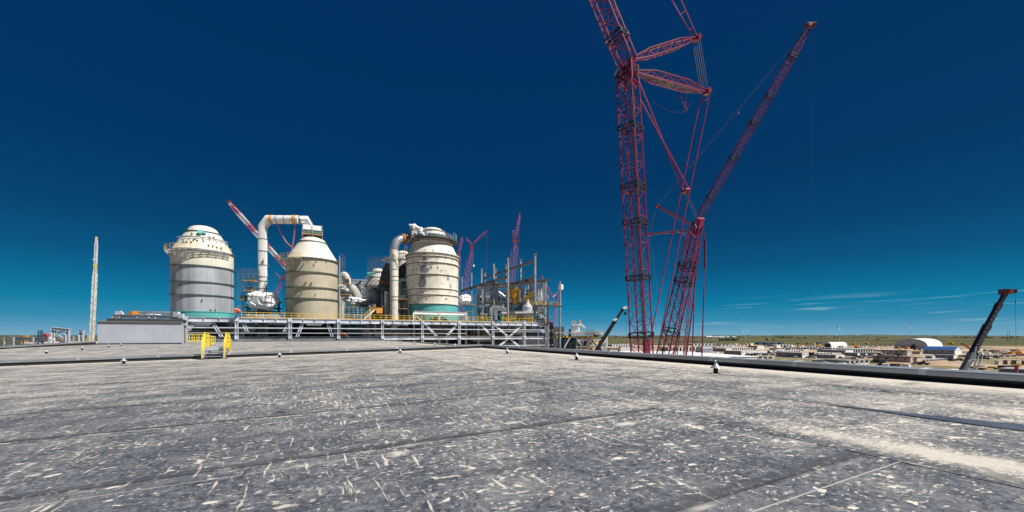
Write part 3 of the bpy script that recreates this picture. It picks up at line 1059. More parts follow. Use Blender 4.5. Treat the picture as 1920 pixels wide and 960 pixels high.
# ------------------------------------------------------------------ yellow stile over the parapet
def stile():
    d0 = dcol(407, E2 + 0.15)
    base = AB(d0, E2 + 0.2, SLOPE * d0)
    root = thing('roof_stile', 'yellow railed step-over stile standing astride the silvery parapet', 'stile', base)
    fr = MB()
    ph = 0.72
    st = MB()
    for s in (-1, 1):
        a = base + AX * (s * 0.58)
        for q0, q1 in (((-1.25, 0), (-0.5, ph)), ((1.25, 0.1), (0.5, ph))):
            fr.bar(a + BX * q0[0] + UP * q0[1], a + BX * q1[0] + UP * q1[1], 0.06, 0.22)
        fr.bar(a + BX * -0.5 + UP * ph, a + BX * 0.5 + UP * ph, 0.06, 0.22)
        for b in (-0.62, 0.62):
            fr.bar(a + BX * b, a + BX * b + UP * ph, 0.09)
        fr.bar(a + BX * -1.35 + UP * 0.03, a + BX * -0.4 + UP * 0.03, 0.12, 0.05)
        fr.bar(a + BX * 0.62 + UP * 0.36, a + BX * -0.62 + UP * 0.36, 0.05)
    fr.build('frame', 'vent grey', root)
    for i in range(3):
        t = (i + 0.7) / 3.2
        for sg in (-1, 1):
            st.cut()
            st.bar(base + BX * (sg * (1.25 - 0.75 * t)) - AX * 0.55 + UP * (ph * t), base + BX * (sg * (1.25 - 0.75 * t)) + AX * 0.55 + UP * (ph * t), 0.24, 0.035)
    st.build('tread', 'galvanised steel', root)
    pl = MB()
    pl.box(base + UP * (ph + 0.02), 1.15, 1.05, 0.05)
    pl.box(base + UP * (ph - 0.2) + BX * -0.5, 1.08, 0.05, 0.2)
    pl.build('platform', 'galvanised steel', root)
    for s in (-1, 1):
        a = base + AX * (s * 0.63)
        r_ = MB()
        hts = [(-1.3, 0.0), (-0.5, ph), (0.5, ph), (1.3, 0.1)]
        T = 1.12
        for (b0, z0), (b1, z1) in zip(hts, hts[1:]):
            for k in (1.0, 0.72, 0.45):
                r_.bar(a + BX * b0 + UP * (z0 + T * k), a + BX * b1 + UP * (z1 + T * k), 0.055)
        for b, z in hts:
            r_.bar(a + BX * b + UP * z, a + BX * b + UP * (z + T), 0.06)
        for t in (0.33, 0.66):
            for (b0, z0), (b1, z1) in zip(hts, hts[1:]):
                b, z = b0 + (b1 - b0) * t, z0 + (z1 - z0) * t
                r_.bar(a + BX * b + UP * z, a + BX * b + UP * (z + T), 0.04)
        for b in (-0.5, 0.5):
            r_.bar(a + BX * b + UP * (ph + 0.05), a + BX * b + UP * (ph + 0.4), 0.12)
        r_.build('handrail', 'stile yellow', root)
    w = MB()
    w.box(base + BX * -1.3 - UP * 0.0, 1.7, 0.6, 0.035)
    w.build('foot_mat', 'upstand black', root)


stile()

# ------------------------------------------------------------------ raised roof with grey wall
def raised():
    d0, d1, e0, e1 = -26.2, -17.4, 71.4, 74.2
    zt = 3.35
    root = thing('raised_roof_block', 'plain grey clad wall carrying a raised black roof edge', 'building', AB(d0, e0, 0.29))
    w = MB()
    c = AB((d0 + d1) / 2, (e0 + e1) / 2, ZG)
    w.box(c, d1 - d0, e1 - e0, zt - ZG)
    wl = w.build('wall', 'wall panel', root)
    s = MB()
    for i in range(1, 9):
        d = d0 + (d1 - d0) * i / 9
        s.bar(AB(d, e0 - 0.004, 0.35), AB(d, e0 - 0.004, zt - 0.1), 0.02)
    s.build('panel_joint', 'wall panel', wl)
    b = MB()
    b.bar(AB(d0 - 0.1, e0 - 0.1, 0.34), AB(d1 + 0.1, e0 - 0.1, 0.34), 0.25, 0.22)
    b.bar(AB(d0 - 0.05, e0 - 0.07, zt - 0.03), AB(d1 + 0.1, e0 - 0.07, zt - 0.03), 0.2, 0.06)
    b.build('base_flashing', 'upstand black', root)
    k = MB()
    k.bar(AB(d0 + 0.1, e0 + 0.02, zt + 0.03), AB(d1 + 0.12, e0 + 0.02, zt + 0.03), 0.3, 0.055)
    k.build('coping', 'roof tan', root)
    u = MB()
    n = 14
    rng = random.Random(5)
    pts = []
    for i in range(n + 1):
        d = d0 + 0.6 + (d1 - d0 - 0.5) * i / n
        pts.append((d, zt + 0.42 + 0.03 * rng.random()))
    for (a, za), (b_, zb) in zip(pts, pts[1:]):
        u.hexa([AB(a, e0 + 0.6, zt), AB(b_, e0 + 0.6, zt), AB(b_, e0 + 1.5, zt), AB(a, e0 + 1.5, zt), AB(a, e0 + 0.8, za), AB(b_, e0 + 0.8, zb), AB(b_, e0 + 1.5, zb), AB(a, e0 + 1.5, za)])
    u.build('upstand', 'upstand black', root)
    l = MB()
    p = AB(d1 + 0.05, e0 + 1.4, 2.6)
    l.box(p, 0.25, 0.25, 0.35)
    l.bar(p, p - UP * 2.2, 0.06)
    l.build('wall_lamp', 'black steel', root)
    pv = AB(d0 + 4.9, e0 + 1.1, zt + 0.43)
    dup(v0, pv, 'hooded vent standing on the raised black roof edge above the grey wall', rotz=1.0)


raised()

def yellow_steps():
    p = AB(-17.2, 72.5, 0.3)
    root = thing('access_steps', 'small yellow railed steps at the end of the grey wall', 'steps', p)
    m = MB()
    a = p + AX * 0.2
    rail(m, [a + UP * 0.3, a + AX * 1.7 + UP * 0.3, a + AX * 2.9 - UP * 0.0, a + AX * 3.3], 1.05, 0.5, 0.035)
    m.cut()
    rail(m, [a + BX * 1.1 + UP * 0.3, a + AX * 1.7 + BX * 1.1 + UP * 0.3, a + AX * 2.9 + BX * 1.1], 1.05, 0.5, 0.035)
    m.build('handrail', 'stile yellow', root)
    q = MB()
    q.box(p + AX * 1.1 + BX * 0.55 + UP * 0.12, 1.8, 1.2, 0.14)
    q.box(p + AX * 2.3 + BX * 0.55 + UP * 0.0, 0.7, 1.2, 0.13)
    q.build('platform', 'galvanised steel', root)


yellow_steps()

# ------------------------------------------------------------------ frames beyond the far roof edge
def px_frame(name, label, cat, Y, bars, m, w=0.28, group=None, depth=0.0, extra=()):
    """a thing made of steel sections between photo pixels at depth Y; bars: (x0,y0,x1,y1[,w])"""
    pts = [W(b[0], b[1], Y) for b in bars]
    lo = min(pts + [W(b[2], b[3], Y) for b in bars], key=lambda p: p.z)
    root = thing(name, label, cat, lo, group)
    posts, beams = MB(), MB()
    for b in bars:
        ww = (b[4] if len(b) > 4 else w) * .58
        posts.cut()
        beams.cut()
        p, q = W(b[0], b[1], Y), W(b[2], b[3], Y)
        if abs((q - p).normalized().z) > 0.9:
            posts.hbeam(p, q, ww * .8, ww * .8, up=BX)
        else:
            beams.hbeam(p, q, ww * 1.3, ww * 1.7)
        if depth and abs((q - p).normalized().z) > 0.9:
            pass
    if posts.v:
        posts.build('post', m, root)
    if beams.v:
        beams.build('beam', m, root)
    return root


YB = 62
px_frame('pipe_support', 'low grey pipe support with two posts at the edge of the picture', 'pipe support', YB,
         [(9, 632, 9, 700, .35), (26, 632, 26, 700, .35), (9, 634, 26, 634), (9, 647, 26, 647), (15, 643, 25, 634, .18), (12, 647, 25, 660, .18)], 'galvanised steel')
px_frame('pipe_support', 'long low grey pipe support with a level top beam', 'pipe support', YB + 1,
         [(28, 632, 28, 700, .35), (43.5, 634, 43.5, 700, .25), (63, 632, 63, 700, .35), (28, 635, 63, 635, .5), (28, 647, 63, 647)], 'galvanised steel')
px_frame('pipe_support', 'grey braced pipe support below the teal ladder cage', 'pipe support', YB + 2,
         [(66, 634, 66, 700, .3), (77, 634, 77, 700, .3), (91, 634, 91, 700, .3), (63, 635, 92, 635, .45), (65, 652, 75, 637, .16), (77, 637, 88, 653, .16), (66, 646, 91, 646, .2)], 'galvanised steel')
px_frame('pipe_support', 'tall grey portal frame with crossed braces beside the teal ladder cage', 'pipe support', YB,
         [(97.5, 615, 97.5, 700, .45), (103, 616, 103, 690, .35), (124.5, 618, 124.5, 700, .45), (130, 619, 130, 690, .4), (96, 615.5, 131, 619.5, .45), (99, 618, 131, 621, .3),
          (105, 627, 123, 637, .3), (105, 626, 124, 619, .2), (104, 647, 124, 638, .3), (98, 628, 103, 617, .2), (125, 640, 130, 620, .25)], 'primer steel')
px_frame('pipe_support', 'narrow grey two-post frame between the portal frame and yellow crane', 'pipe support', YB + 2,
         [(149, 621, 149, 700, .4), (156.5, 621, 156.5, 700, .4), (148, 621.5, 158, 621.5, .4), (150, 623, 156, 633, .2), (150, 645, 156, 634, .2)], 'primer steel')
px_frame('steel_post', 'single grey steel post right of the portal frame', 'post', YB + 3, [(138, 630, 138, 700, .3)], 'galvanised steel')
px_frame('steel_post', 'single grey steel post nearest the foot of the yellow crane', 'post', YB + 3, [(165, 628, 165, 700, .3)], 'galvanised steel')


def cage():
    Y = 66
    b = W(76, 652, Y)
    root = thing('ladder_cage', 'dark teal caged ladder rising above the low pipe supports', 'ladder', b)
    m = MB()
    for x in (71.5, 76, 80):
        m.bar(W(x, 690, Y), W(x, 620, Y), 0.09)
    for x in (72.5, 79):
        m.bar(W(x, 690, Y + 0.8), W(x, 620, Y + 0.8), 0.09)
    m.build('stile', 'equipment blue', root)
    h = MB()
    for y in (620, 625, 630, 635, 640, 645):
        q = [W(71.5, y, Y), W(80, y, Y), W(79, y, Y + 0.8), W(72.5, y, Y + 0.8)]
        for i in range(4):
            h.bar(q[i], q[(i + 1) % 4], 0.08)
    h.build('hoop', 'equipment blue', root)


cage()

def low_white_roof():
    Y = 100
    m = MB()
    a, b = W(43, 644, Y), W(142, 644, Y)
    p = [V(a.x, Y, 0), V(b.x, Y, 0), V(b.x, Y + 14, 0), V(a.x, Y + 14, 0)]
    o = a.z
    root = thing('low_building', 'long low white building behind the grey portal frame', 'building', V(a.x, Y, ZG))
    m.prism(p, ZG, o)
    m.build('wall', 'trailer white', root)
    r_ = MB()
    p = [V(a.x - .2, Y - .2, 0), V(b.x + .2, Y - .2, 0), V(b.x + .2, Y + 14.2, 0), V(a.x - .2, Y + 14.2, 0)]
    r_.prism(p, o + .004, o + .3)
    r_.build('roof', 'white paint', root)


low_white_roof()

sg = MB()
q = W(48.5, 632, 140)
sg.bar(W(44.5, 630.5, 140), W(52.5, 630.5, 140), 0.3, 0.7)
sg.bar(W(46, 631, 140), V(W(46, 631, 140).x, 140, ZG), 0.15)
sg.bar(W(51, 631, 140), V(W(51, 631, 140).x, 140, ZG), 0.15)
tag(sg.build('orange_board', 'orange sign', origin=V(q.x, 140, ZG)), 'small orange board on two legs in the green field', 'board')


mat('mast cream', (0.78, 0.73, 0.55), 0.5, var=0.3, nscale=1.2)


def yellow_crane():
    Y = 88
    base = W(174, 700, Y)
    base.z = ZG
    root = thing('lattice_tower_crane', 'slim yellow and white lattice crane standing alone beside the grey wall', 'crane', base)
    ch, lc = MB(), MB()
    p0, p1 = W(172, 642, Y), W(179, 500, Y)
    p0 = p0 + (p0 - p1) * 0.35
    lattice(ch, lc, p0, p1, AX, .54, 38, t1=0.1, s1=0.55, rc=0.11, rl=0.065, xf=(0,), mi_fn=None)
    bm = ch.build('main_boom', 'mast cream', root)
    lc.build('lacing', 'crane white', bm)
    ch, lc = MB(), MB()
    lattice(ch, lc, p1, W(181, 447, Y), AX, 0.36, 14, t1=0.25, s1=0.5, rc=0.09, rl=0.05, xf=())
    bm = ch.build('jib', 'crane white', root)
    lc.build('lacing', 'crane white', bm)
    c = MB()
    c.box(p1 - UP * 0.5, .5, .5, 1.0)
    c.box(W(181, 447.5, Y), 0.3, 0.3, 0.4)
    c.box(W(178.5, 488, Y), .6, 0.5, 0.3)
    c.build('head_block', 'crane yellow', root)
    f = MB()
    f.box(V(W(173, 642, Y).x, Y - 1, W(173, 642, Y).z - 1.2), 1.1, 1.1, 1.2)
    f.bar(W(158, 650, Y), W(170, 628, Y), 0.4)
    f.bar(W(163, 652, Y), W(171, 634, Y), 0.4)
    f.build('base_frame', 'rail yellow', root)
    r_ = MB()
    r_.bar(W(166, 650, Y + .5), W(174, 610, Y + .5), 0.12, mi=0)
    r_.build('back_stay', 'crane yellow', root)


yellow_crane()
rc_ = MB()
for a, b, m_ in (((85, 627), (92, 634), 0), ((92, 634), (100, 640), 1), ((100, 640), (107, 646), 0)):
    rc_.bar(W(*a, 120), W(*b, 120), 0.9, mi=m_)
rc_.bar(W(107, 646, 120), W(150, 690, 120), 0.9, mi=1)
tag(rc_.build('crane_boom', ['red steel', 'crane white'], origin=W(107, 646, 120)), 'red and white sloping boom seen through the grey portal frame', 'crane boom')

# ================================================================== process plant
EF = 97.0
ZD = 5.15                    # top of the deck


def deck_frame():
    root = thing('steel_deck_frame', 'long grey steel deck frame with yellow rails in front of the vessels', 'steel frame', AB(0, EF, ZG))
    cols = [349, 444, 544, 635, 717, 792, 861, 924, 983, 1034]
    for i, x in enumerate(cols):
        c = MB()
        d = dcol(x, EF)
        w = 0.62 if i < 9 else 0.95
        top = ZD + (0.25 if i in (1, 7, 8) else 0.1)
        c.hbeam(AB(d, EF, ZG), AB(d, EF, top), w, w * 0.9, up=AX, t=0.1)
        for z in (4.75, 1.05):
            c.box(AB(d, EF - 0.35, z - 0.35), 0.7, 0.05, 0.7)
        c.build('column', 'primer steel' if i < 9 else 'dark steel', root)
    # short columns of the next row
    for x, e in ((357, 100), (433, 100), (455, 100), (538, 100.5), (628, 100.5), (703, 101), (776, 101), (824, 101), (874, 101), (838, 101), (897, 101), (953, 103), (1008, 103)):
        c = MB()
        d = dcol(x, e)
        c.hbeam(AB(d, e, ZG), AB(d, e, 4.6), 0.5, 0.5, up=AX, t=0.08)
        c.build('column', 'primer steel', root)
    d0, d1 = dcol(345, EF), dcol(1036, EF)
    ds = [dcol(x, EF) for x in cols]
    for i, (a, b) in enumerate(zip(ds, ds[1:])):
        m = MB()
        a, b = a + 0.34, b - 0.34
        m.hbeam(AB(a, EF, ZD - 0.5), AB(b, EF, ZD - 0.5), 0.42, 0.92, t=0.07)
        k = max(2, int((b - a) / 1.9))
        for j in range(1, k):
            q = a + (b - a) * j / k
            m.box(AB(q, EF - 0.11, ZD - 0.93), 0.05, 0.2, 0.86)
            m.box(AB(q, EF - 0.25, ZD - 0.25), 0.22, 0.1, 0.2)
        m.build('top_beam', 'primer steel', root)
        m = MB()
        m.hbeam(AB(a, EF, 0.85), AB(b, EF, 0.85), 0.4, 0.72, t=0.06)
        m.build('lower_beam', 'equipment grey' if i < 4 else 'primer steel', root)
    m = MB()
    m.bar(AB(d0, EF - 0.36, 3.05), AB(d1, EF - 0.36, 3.05), 0.1, 0.22)
    m.bar(AB(d0, EF - 0.36, 2.0), AB(d1 - 26, EF - 0.36, 2.0), 0.08, 0.13)
    m.bar(AB(ds[5], EF - 0.36, -1.2), AB(d1, EF - 0.36, -1.2), 0.1, 0.22)
    m.bar(AB(ds[7], EF - 0.36, 2.5), AB(d1, EF - 0.36, 2.5), 0.06, 0.12)
    m.build('side_rail', 'primer steel', root)
    # chevron braces and gusset plates
    for (x0, y0, x1, y1) in ((566, 605, 554, 634), (612, 605, 622, 634), (396, 604, 415, 634), (362, 604, 350, 620), (796, 608, 817, 630), (855, 609, 838, 628),
                             (901, 609, 920, 630), (926, 609, 950, 630), (976, 611, 955, 630), (950, 637, 930, 652), (957, 637, 975, 652), (455, 606, 462, 625), (531, 622, 541, 606)):
        b = MB()
        p, q = FR(x0, y0, EF + 0.25), FR(x1, y1, EF + 0.25)
        b.bar(p, q, 0.14, 0.22)
        b.bar(p + AX * 0.42, q + AX * 0.42, 0.14, 0.22)
        b.build('brace', 'white paint' if x0 > 800 else 'primer steel', root)
    for x, y, w in ((589, 607, 4.2), (379, 607, 3.6), (953, 633, 1.8)):
        b = MB()
        c = FR(x, y, EF + 0.25)
        b.extrude([(-w / 2, 0.45), (w / 2, 0.45), (w * 0.3, -0.45), (-w * 0.3, -0.45)], c, AX, UP, BX, 0.05)
        b.build('gusset_plate', 'white paint', root)
    s = MB()
    s.box(AB((d0 + d1) / 2, EF + 13.6, ZD - 0.28), d1 - d0, 26, 0.2)
    s.build('deck_plate', 'dark steel', root)
    s = MB()
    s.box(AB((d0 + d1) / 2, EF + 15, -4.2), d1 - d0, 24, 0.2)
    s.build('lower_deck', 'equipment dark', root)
    for (xa, xb) in ((452, 560), (560, 690), (690, 790), (790, 923), (940, 1030)):
        r_ = MB()
        a, b = dcol(xa, EF + 0.3) + 0.1, dcol(xb, EF + 0.3) - 0.1
        rail(r_, [AB(a, EF + 0.3, ZD), AB(b, EF + 0.3, ZD)], 1.12, 1.35, 0.04)
        r_.build('handrail', 'rail yellow', root)
    r_ = MB()
    rail(r_, [AB(dcol(700, EF + 4), EF + 4, 0.4), AB(dcol(930, EF + 4), EF + 4, 0.4)], 1.1, 1.2, 0.04)
    r_.build('handrail', 'rail yellow', root)
    # raised pair of beams over the deck by the teal-based vessel
    b = MB()
    p, q = FR(776, 586, EF + 1), FR(874, 588.5, EF + 1)
    b.hbeam(p, q, 0.35, 0.8)
    for x in (776, 824, 874):
        t = FR(x, 586.5, EF + 1)
        b.hbeam(V(t.x, t.y, ZD), t, 0.5, 0.5, up=AX)
    b.bar(FR(781, 593, EF + 1), FR(796, 606, EF + 1), 0.2)
    b.build('upper_frame', 'white paint', root)
    # inclined stair with an orange landing
    st = MB()
    a, b = FR(684, 597, EF + 2), FR(704, 580, EF + 2)
    st.bar(a, b, 0.1, 0.3)
    st.bar(a + BX, b + BX, 0.1, 0.3)
    st.build('stair', 'white paint', root)
    st = MB()
    for k in (0.5, 1.1):
        st.bar(a + UP * k, b + UP * k, 0.1)
    for t in (0, .25, .5, .75, 1):
        p = a.lerp(b, t)
        st.bar(p, p + UP * 1.1, 0.09)
    st.build('stair_rail', 'rail yellow', root)
    st = MB()
    c = FR(711, 586, EF + 2)
    st.box(c - UP * 0.2, 1.4, 1.2, 1.3)
    st.build('landing_guard', 'orange steel', root)


deck_frame()


# added backdrop that closes the view and keeps the space under the deck dark
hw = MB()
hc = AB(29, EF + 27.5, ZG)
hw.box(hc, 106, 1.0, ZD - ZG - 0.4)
root = thing('deck_backdrop', 'dark backdrop added to close the space underneath the steel deck', 'wall', hc)
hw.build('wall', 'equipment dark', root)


def zy(y, Y):
    return H + (HZ - y) * Y / F


def cap(r, z0, z1, n=7):
    """dome from radius r at z0 to the apex at z1"""
    return [(r * cos(pi / 2 * i / n), z0 + (z1 - z0) * sin(pi / 2 * i / n)) for i in range(n)] + [(0.001, z1)]


def mk(name, fn, m, root):
    b = MB()
    fn(b)
    return b.build(name, m, root)


def tank_one():
    Y, x = 88.0, 381
    c = V((x - 960) / F * Y, Y, 0)
    Rr = 5.55
    Z = lambda y: zy(y, Y)
    root = thing('process_vessel', 'grey clad cylindrical vessel with cream cone and yellow railed walkway', 'vessel', V(c.x, c.y, ZG))
    mk('skirt', lambda b: b.lathe(c, [(Rr * .8, ZG), (Rr * .8, 4), (Rr * 1.03, Z(596)), (Rr * 1.03, Z(587))], 64), 'teal paint', root)
    sh = mk('grey_shell', lambda b: b.lathe(c, [(Rr, Z(589)), (Rr, Z(505))], 72), 'grey cladding', root)
    mk('cream_shell', lambda b: b.lathe(c, [(Rr, Z(505)), (Rr, Z(477))], 72), 'cream paint', root)
    mk('cone', lambda b: b.lathe(c, [(Rr, Z(475)), (Rr * .56, Z(439))], 72), 'cream paint', root)
    mk('dome', lambda b: b.lathe(c, [(Rr * .555, Z(439))] + cap(Rr * .5, Z(436), Z(424)), 64), 'cream paint', root)
    for y, m in ((505, 'flange green'), (534, 'flange green'), (557, 'flange green'), (476, 'flange green'), (587, 'teal paint')):
        mk('flange', lambda b: b.ring(c, Rr * .98, Rr * 1.045, Z(y), 0.16, 72), m, sh)
    mk('flange', lambda b: b.ring(c, Rr * .5, Rr * .6, Z(439.5), 0.16, 64), 'flange green', sh)
    # railed walkway on the side of the camera and the sun
    zw = Z(477.5)
    a0, a1 = radians(166 + 38), radians(318 + 38)
    def grating(b):
        for r0, r1 in ((1.0, 1.012), (1.05, 1.058), (1.105, 1.113), (1.155, 1.172)):
            b.ring(c, Rr * r0, Rr * r1, zw, 0.1, 48, 0, a0, a1)
        for i in range(49):
            a = a0 + (a1 - a0) * i / 48
            u = V(cos(a), sin(a), 0)
            b.bar(c + u * Rr * 1.005 + UP * (zw + .05), c + u * Rr * 1.165 + UP * (zw + .05), 0.05)
    mk('walkway', grating, 'galvanised steel', root)
    def br(b):
        for i in range(13):
            a = a0 + (a1 - a0) * i / 12
            u = V(cos(a), sin(a), 0)
            b.cut()
            b.bar(c + u * Rr * 1.16 + UP * zw, c + u * Rr + UP * (zw - 1.35), 0.1)
            b.bar(c + u * Rr * 1.01 + UP * (zw - 0.06), c + u * Rr * 1.17 + UP * (zw - 0.06), 0.12)
    mk('bracket', br, 'galvanised steel', root)
    def rl(b):
        pts = [c + V(cos(a0 + (a1 - a0) * i / 16), sin(a0 + (a1 - a0) * i / 16), 0) * Rr * 1.17 + UP * (zw + .12) for i in range(17)]
        rail(b, pts, 1.05, 1.7, 0.032, toe=False)
    mk('walkway_rail', rl, 'rail yellow', root)
    # bare upper ring of brackets
    zu = Z(452)
    r0 = Rr * .80
    b0, b1 = radians(195 + 38), radians(345 + 38)
    def ub(b):
        b.ring(c, Rr * .72, Rr * .735, zu, 0.1, 40, 0, b0, b1)
        b.ring(c, Rr * .79, Rr * .81, zu, 0.1, 40, 0, b0, b1)
        for i in range(11):
            a = b0 + (b1 - b0) * i / 10
            u = V(cos(a), sin(a), 0)
            b.cut()
            b.bar(c + u * Rr * .80 + UP * zu, c + u * Rr * .84 + UP * (zu - 1.4), 0.07)
            b.bar(c + u * Rr * .68 + UP * (zu + .05), c + u * Rr * .83 + UP * (zu + .05), 0.08)
    mk('upper_bracket_ring', ub, 'galvanised steel', root)
    # manhole and nozzles
    sun_a = radians(262 + 38)
    def hole(b):
        u = V(cos(sun_a), sin(sun_a), 0)
        p = c + u * (Rr * .62) + UP * Z(444)
        b.tube(p, p + u * 0.45 + UP * 0.3, 0.5, 20)
        b.tube(p + AX * .75, p + AX * .75 + u * 0.4 + UP * 0.2, 0.24, 16)
    mk('manhole', hole, 'teal paint', root)
    def noz(b):
        for a, y, r in ((240, 446, .66), (285, 449, .72), (296, 449, .72), (228, 463, .86), (236, 463, .86), (246, 463, .86), (280, 466, .93), (288, 467, .93), (296, 468, .93), (305, 468, .95),
                        (258, 459, .8), (270, 459, .8), (250, 458, .8), (283, 583, 1), (291, 583, 1), (268, 566, 1)):
            b.cut()
            u = V(cos(radians(a + 38)), sin(radians(a + 38)), 0)
            p = c + u * (Rr * r * .97) + UP * Z(y)
            b.tube(p, p + u * 0.45, 0.14, 10)
    mk('nozzle', noz, 'dark steel', sh)


def tank_two():
    Y, x = 96.0, 586
    c = V((x - 960) / F * Y, Y, 0)
    Rr = 5.62
    Z = lambda y: zy(y, Y)
    root = thing('process_vessel', 'beige ringed vessel with plain cone, box on top and inlet pipe', 'vessel', V(c.x, c.y, ZG))
    sh = mk('shell', lambda b: b.lathe(c, [(Rr, ZD - .3), (Rr, Z(491))], 72), 'beige insulation', root)
    mk('cone', lambda b: b.lathe(c, [(Rr * 1.0, Z(490)), (Rr * .54, Z(456.5))], 72), 'cream paint', root)
    mk('dome', lambda b: b.lathe(c, [(Rr * .54, Z(456.5))] + cap(Rr * .52, Z(455), Z(445)), 64), 'cream paint', root)
    for y, k in ((491, 1.055), (516, 1.05), (543, 1.05), (563, 1.05)):
        mk('flange', lambda b: b.ring(c, Rr * .98, Rr * k, Z(y) - .1, 0.2, 72), 'flange green', sh)
    mk('flange', lambda b: b.ring(c, Rr * .5, Rr * .58, Z(457.5), 0.2, 64), 'flange green', sh)
    # box of boards and sheeting round the top nozzle
    t = c + UP * Z(443.5)
    mk('staging', lambda b: (b.box(t, 4.5, 4.2, 0.22), b.box(t + AX * .2 - UP * .35, 4.0, 3.8, 0.3, mi=1)), ['plank', 'dark steel'], root)
    def posts(b):
        for a in (-2.1, 0, 2.1):
            for e in (-2.0, 2.0):
                p = t + AX * a + BX * e
                b.bar(p - UP * .7, p + UP * 2.4, 0.07)
        for z in (0.7, 1.2):
            b.bar(t + AX * -2.2 - BX * 2.0 + UP * z, t + AX * 2.2 - BX * 2.0 + UP * z, 0.06)
            b.bar(t + AX * 2.2 - BX * 2.0 + UP * z, t + AX * 2.2 + BX * 2.0 + UP * z, 0.06)
    mk('scaffold_tube', posts, 'galvanised steel', root)
    mk('netting', lambda b: b.box(t + UP * .25, 3.9, 3.6, 0.85), 'green net', root)
    mk('sheeting', lambda b: b.box(t + UP * 1.12, 3.95, 3.7, 1.15), 'tarp', root)
    # railed platform at the shoulder, on the far side from the sun
    a0, a1 = radians(175 + 27), radians(250 + 27)
    zw = Z(494)
    mk('walkway', lambda b: b.ring(c, Rr, Rr * 1.25, zw, 0.12, 20, 0, a0, a1), 'galvanised steel', root)
    def rl(b):
        pts = [c + V(cos(a0 + (a1 - a0) * i / 6), sin(a0 + (a1 - a0) * i / 6), 0) * Rr * 1.25 + UP * (zw + .12) for i in range(7)]
        rail(b, pts, 1.1, 1.4, 0.045)
    mk('walkway_rail', rl, 'rail yellow', root)
    def br(b):
        for i in range(5):
            a = a0 + (a1 - a0) * i / 4
            u = V(cos(a), sin(a), 0)
            b.cut()
            b.bar(c + u * Rr * 1.24 + UP * zw, c + u * Rr + UP * (zw - 1.6), 0.13)
    mk('bracket', br, 'galvanised steel', root)
    def noz(b):
        for a, y in ((243, 495), (262, 495), (278, 495), (300, 495), (256, 535), (268, 536), (247, 553), (276, 555), (252, 502), (273, 502)):
            b.cut()
            u = V(cos(radians(a + 27)), sin(radians(a + 27)), 0)
            p = c + u * Rr * .97 + UP * Z(y)
            b.tube(p, p + u * 0.5, 0.17 if 530 < y < 540 else 0.11, 10)
    mk('nozzle', noz, 'rust', sh)
    def seam(b):
        a = radians(265 + 27)
        u = V(cos(a), sin(a), 0)
        for i in range(26):
            z = Z(580) + (Z(493) - Z(580)) * i / 26
            b.tube(c + u * Rr * .99 + UP * z, c + u * (Rr + .05) + UP * z, 0.05, 6)
    mk('rivet_line', seam, 'dark steel', sh)
    def lad(b):
        a = radians(345 + 27)
        u = V(cos(a), sin(a), 0)
        w = V(-sin(a), cos(a), 0)
        for s in (-.35, .35):
            b.bar(c + u * (Rr + .5) + w * s + UP * ZD, c + u * (Rr + .5) + w * s + UP * Z(478), 0.08)
        for i in range(24):
            z = ZD + i * 0.55
            b.bar(c + u * (Rr + .5) - w * .35 + UP * z, c + u * (Rr + .5) + w * .35 + UP * z, 0.05)
    mk('ladder', lad, 'galvanised steel', root)


mat('band shade brown', (0.10, 0.07, 0.045), 0.7, var=0.3)


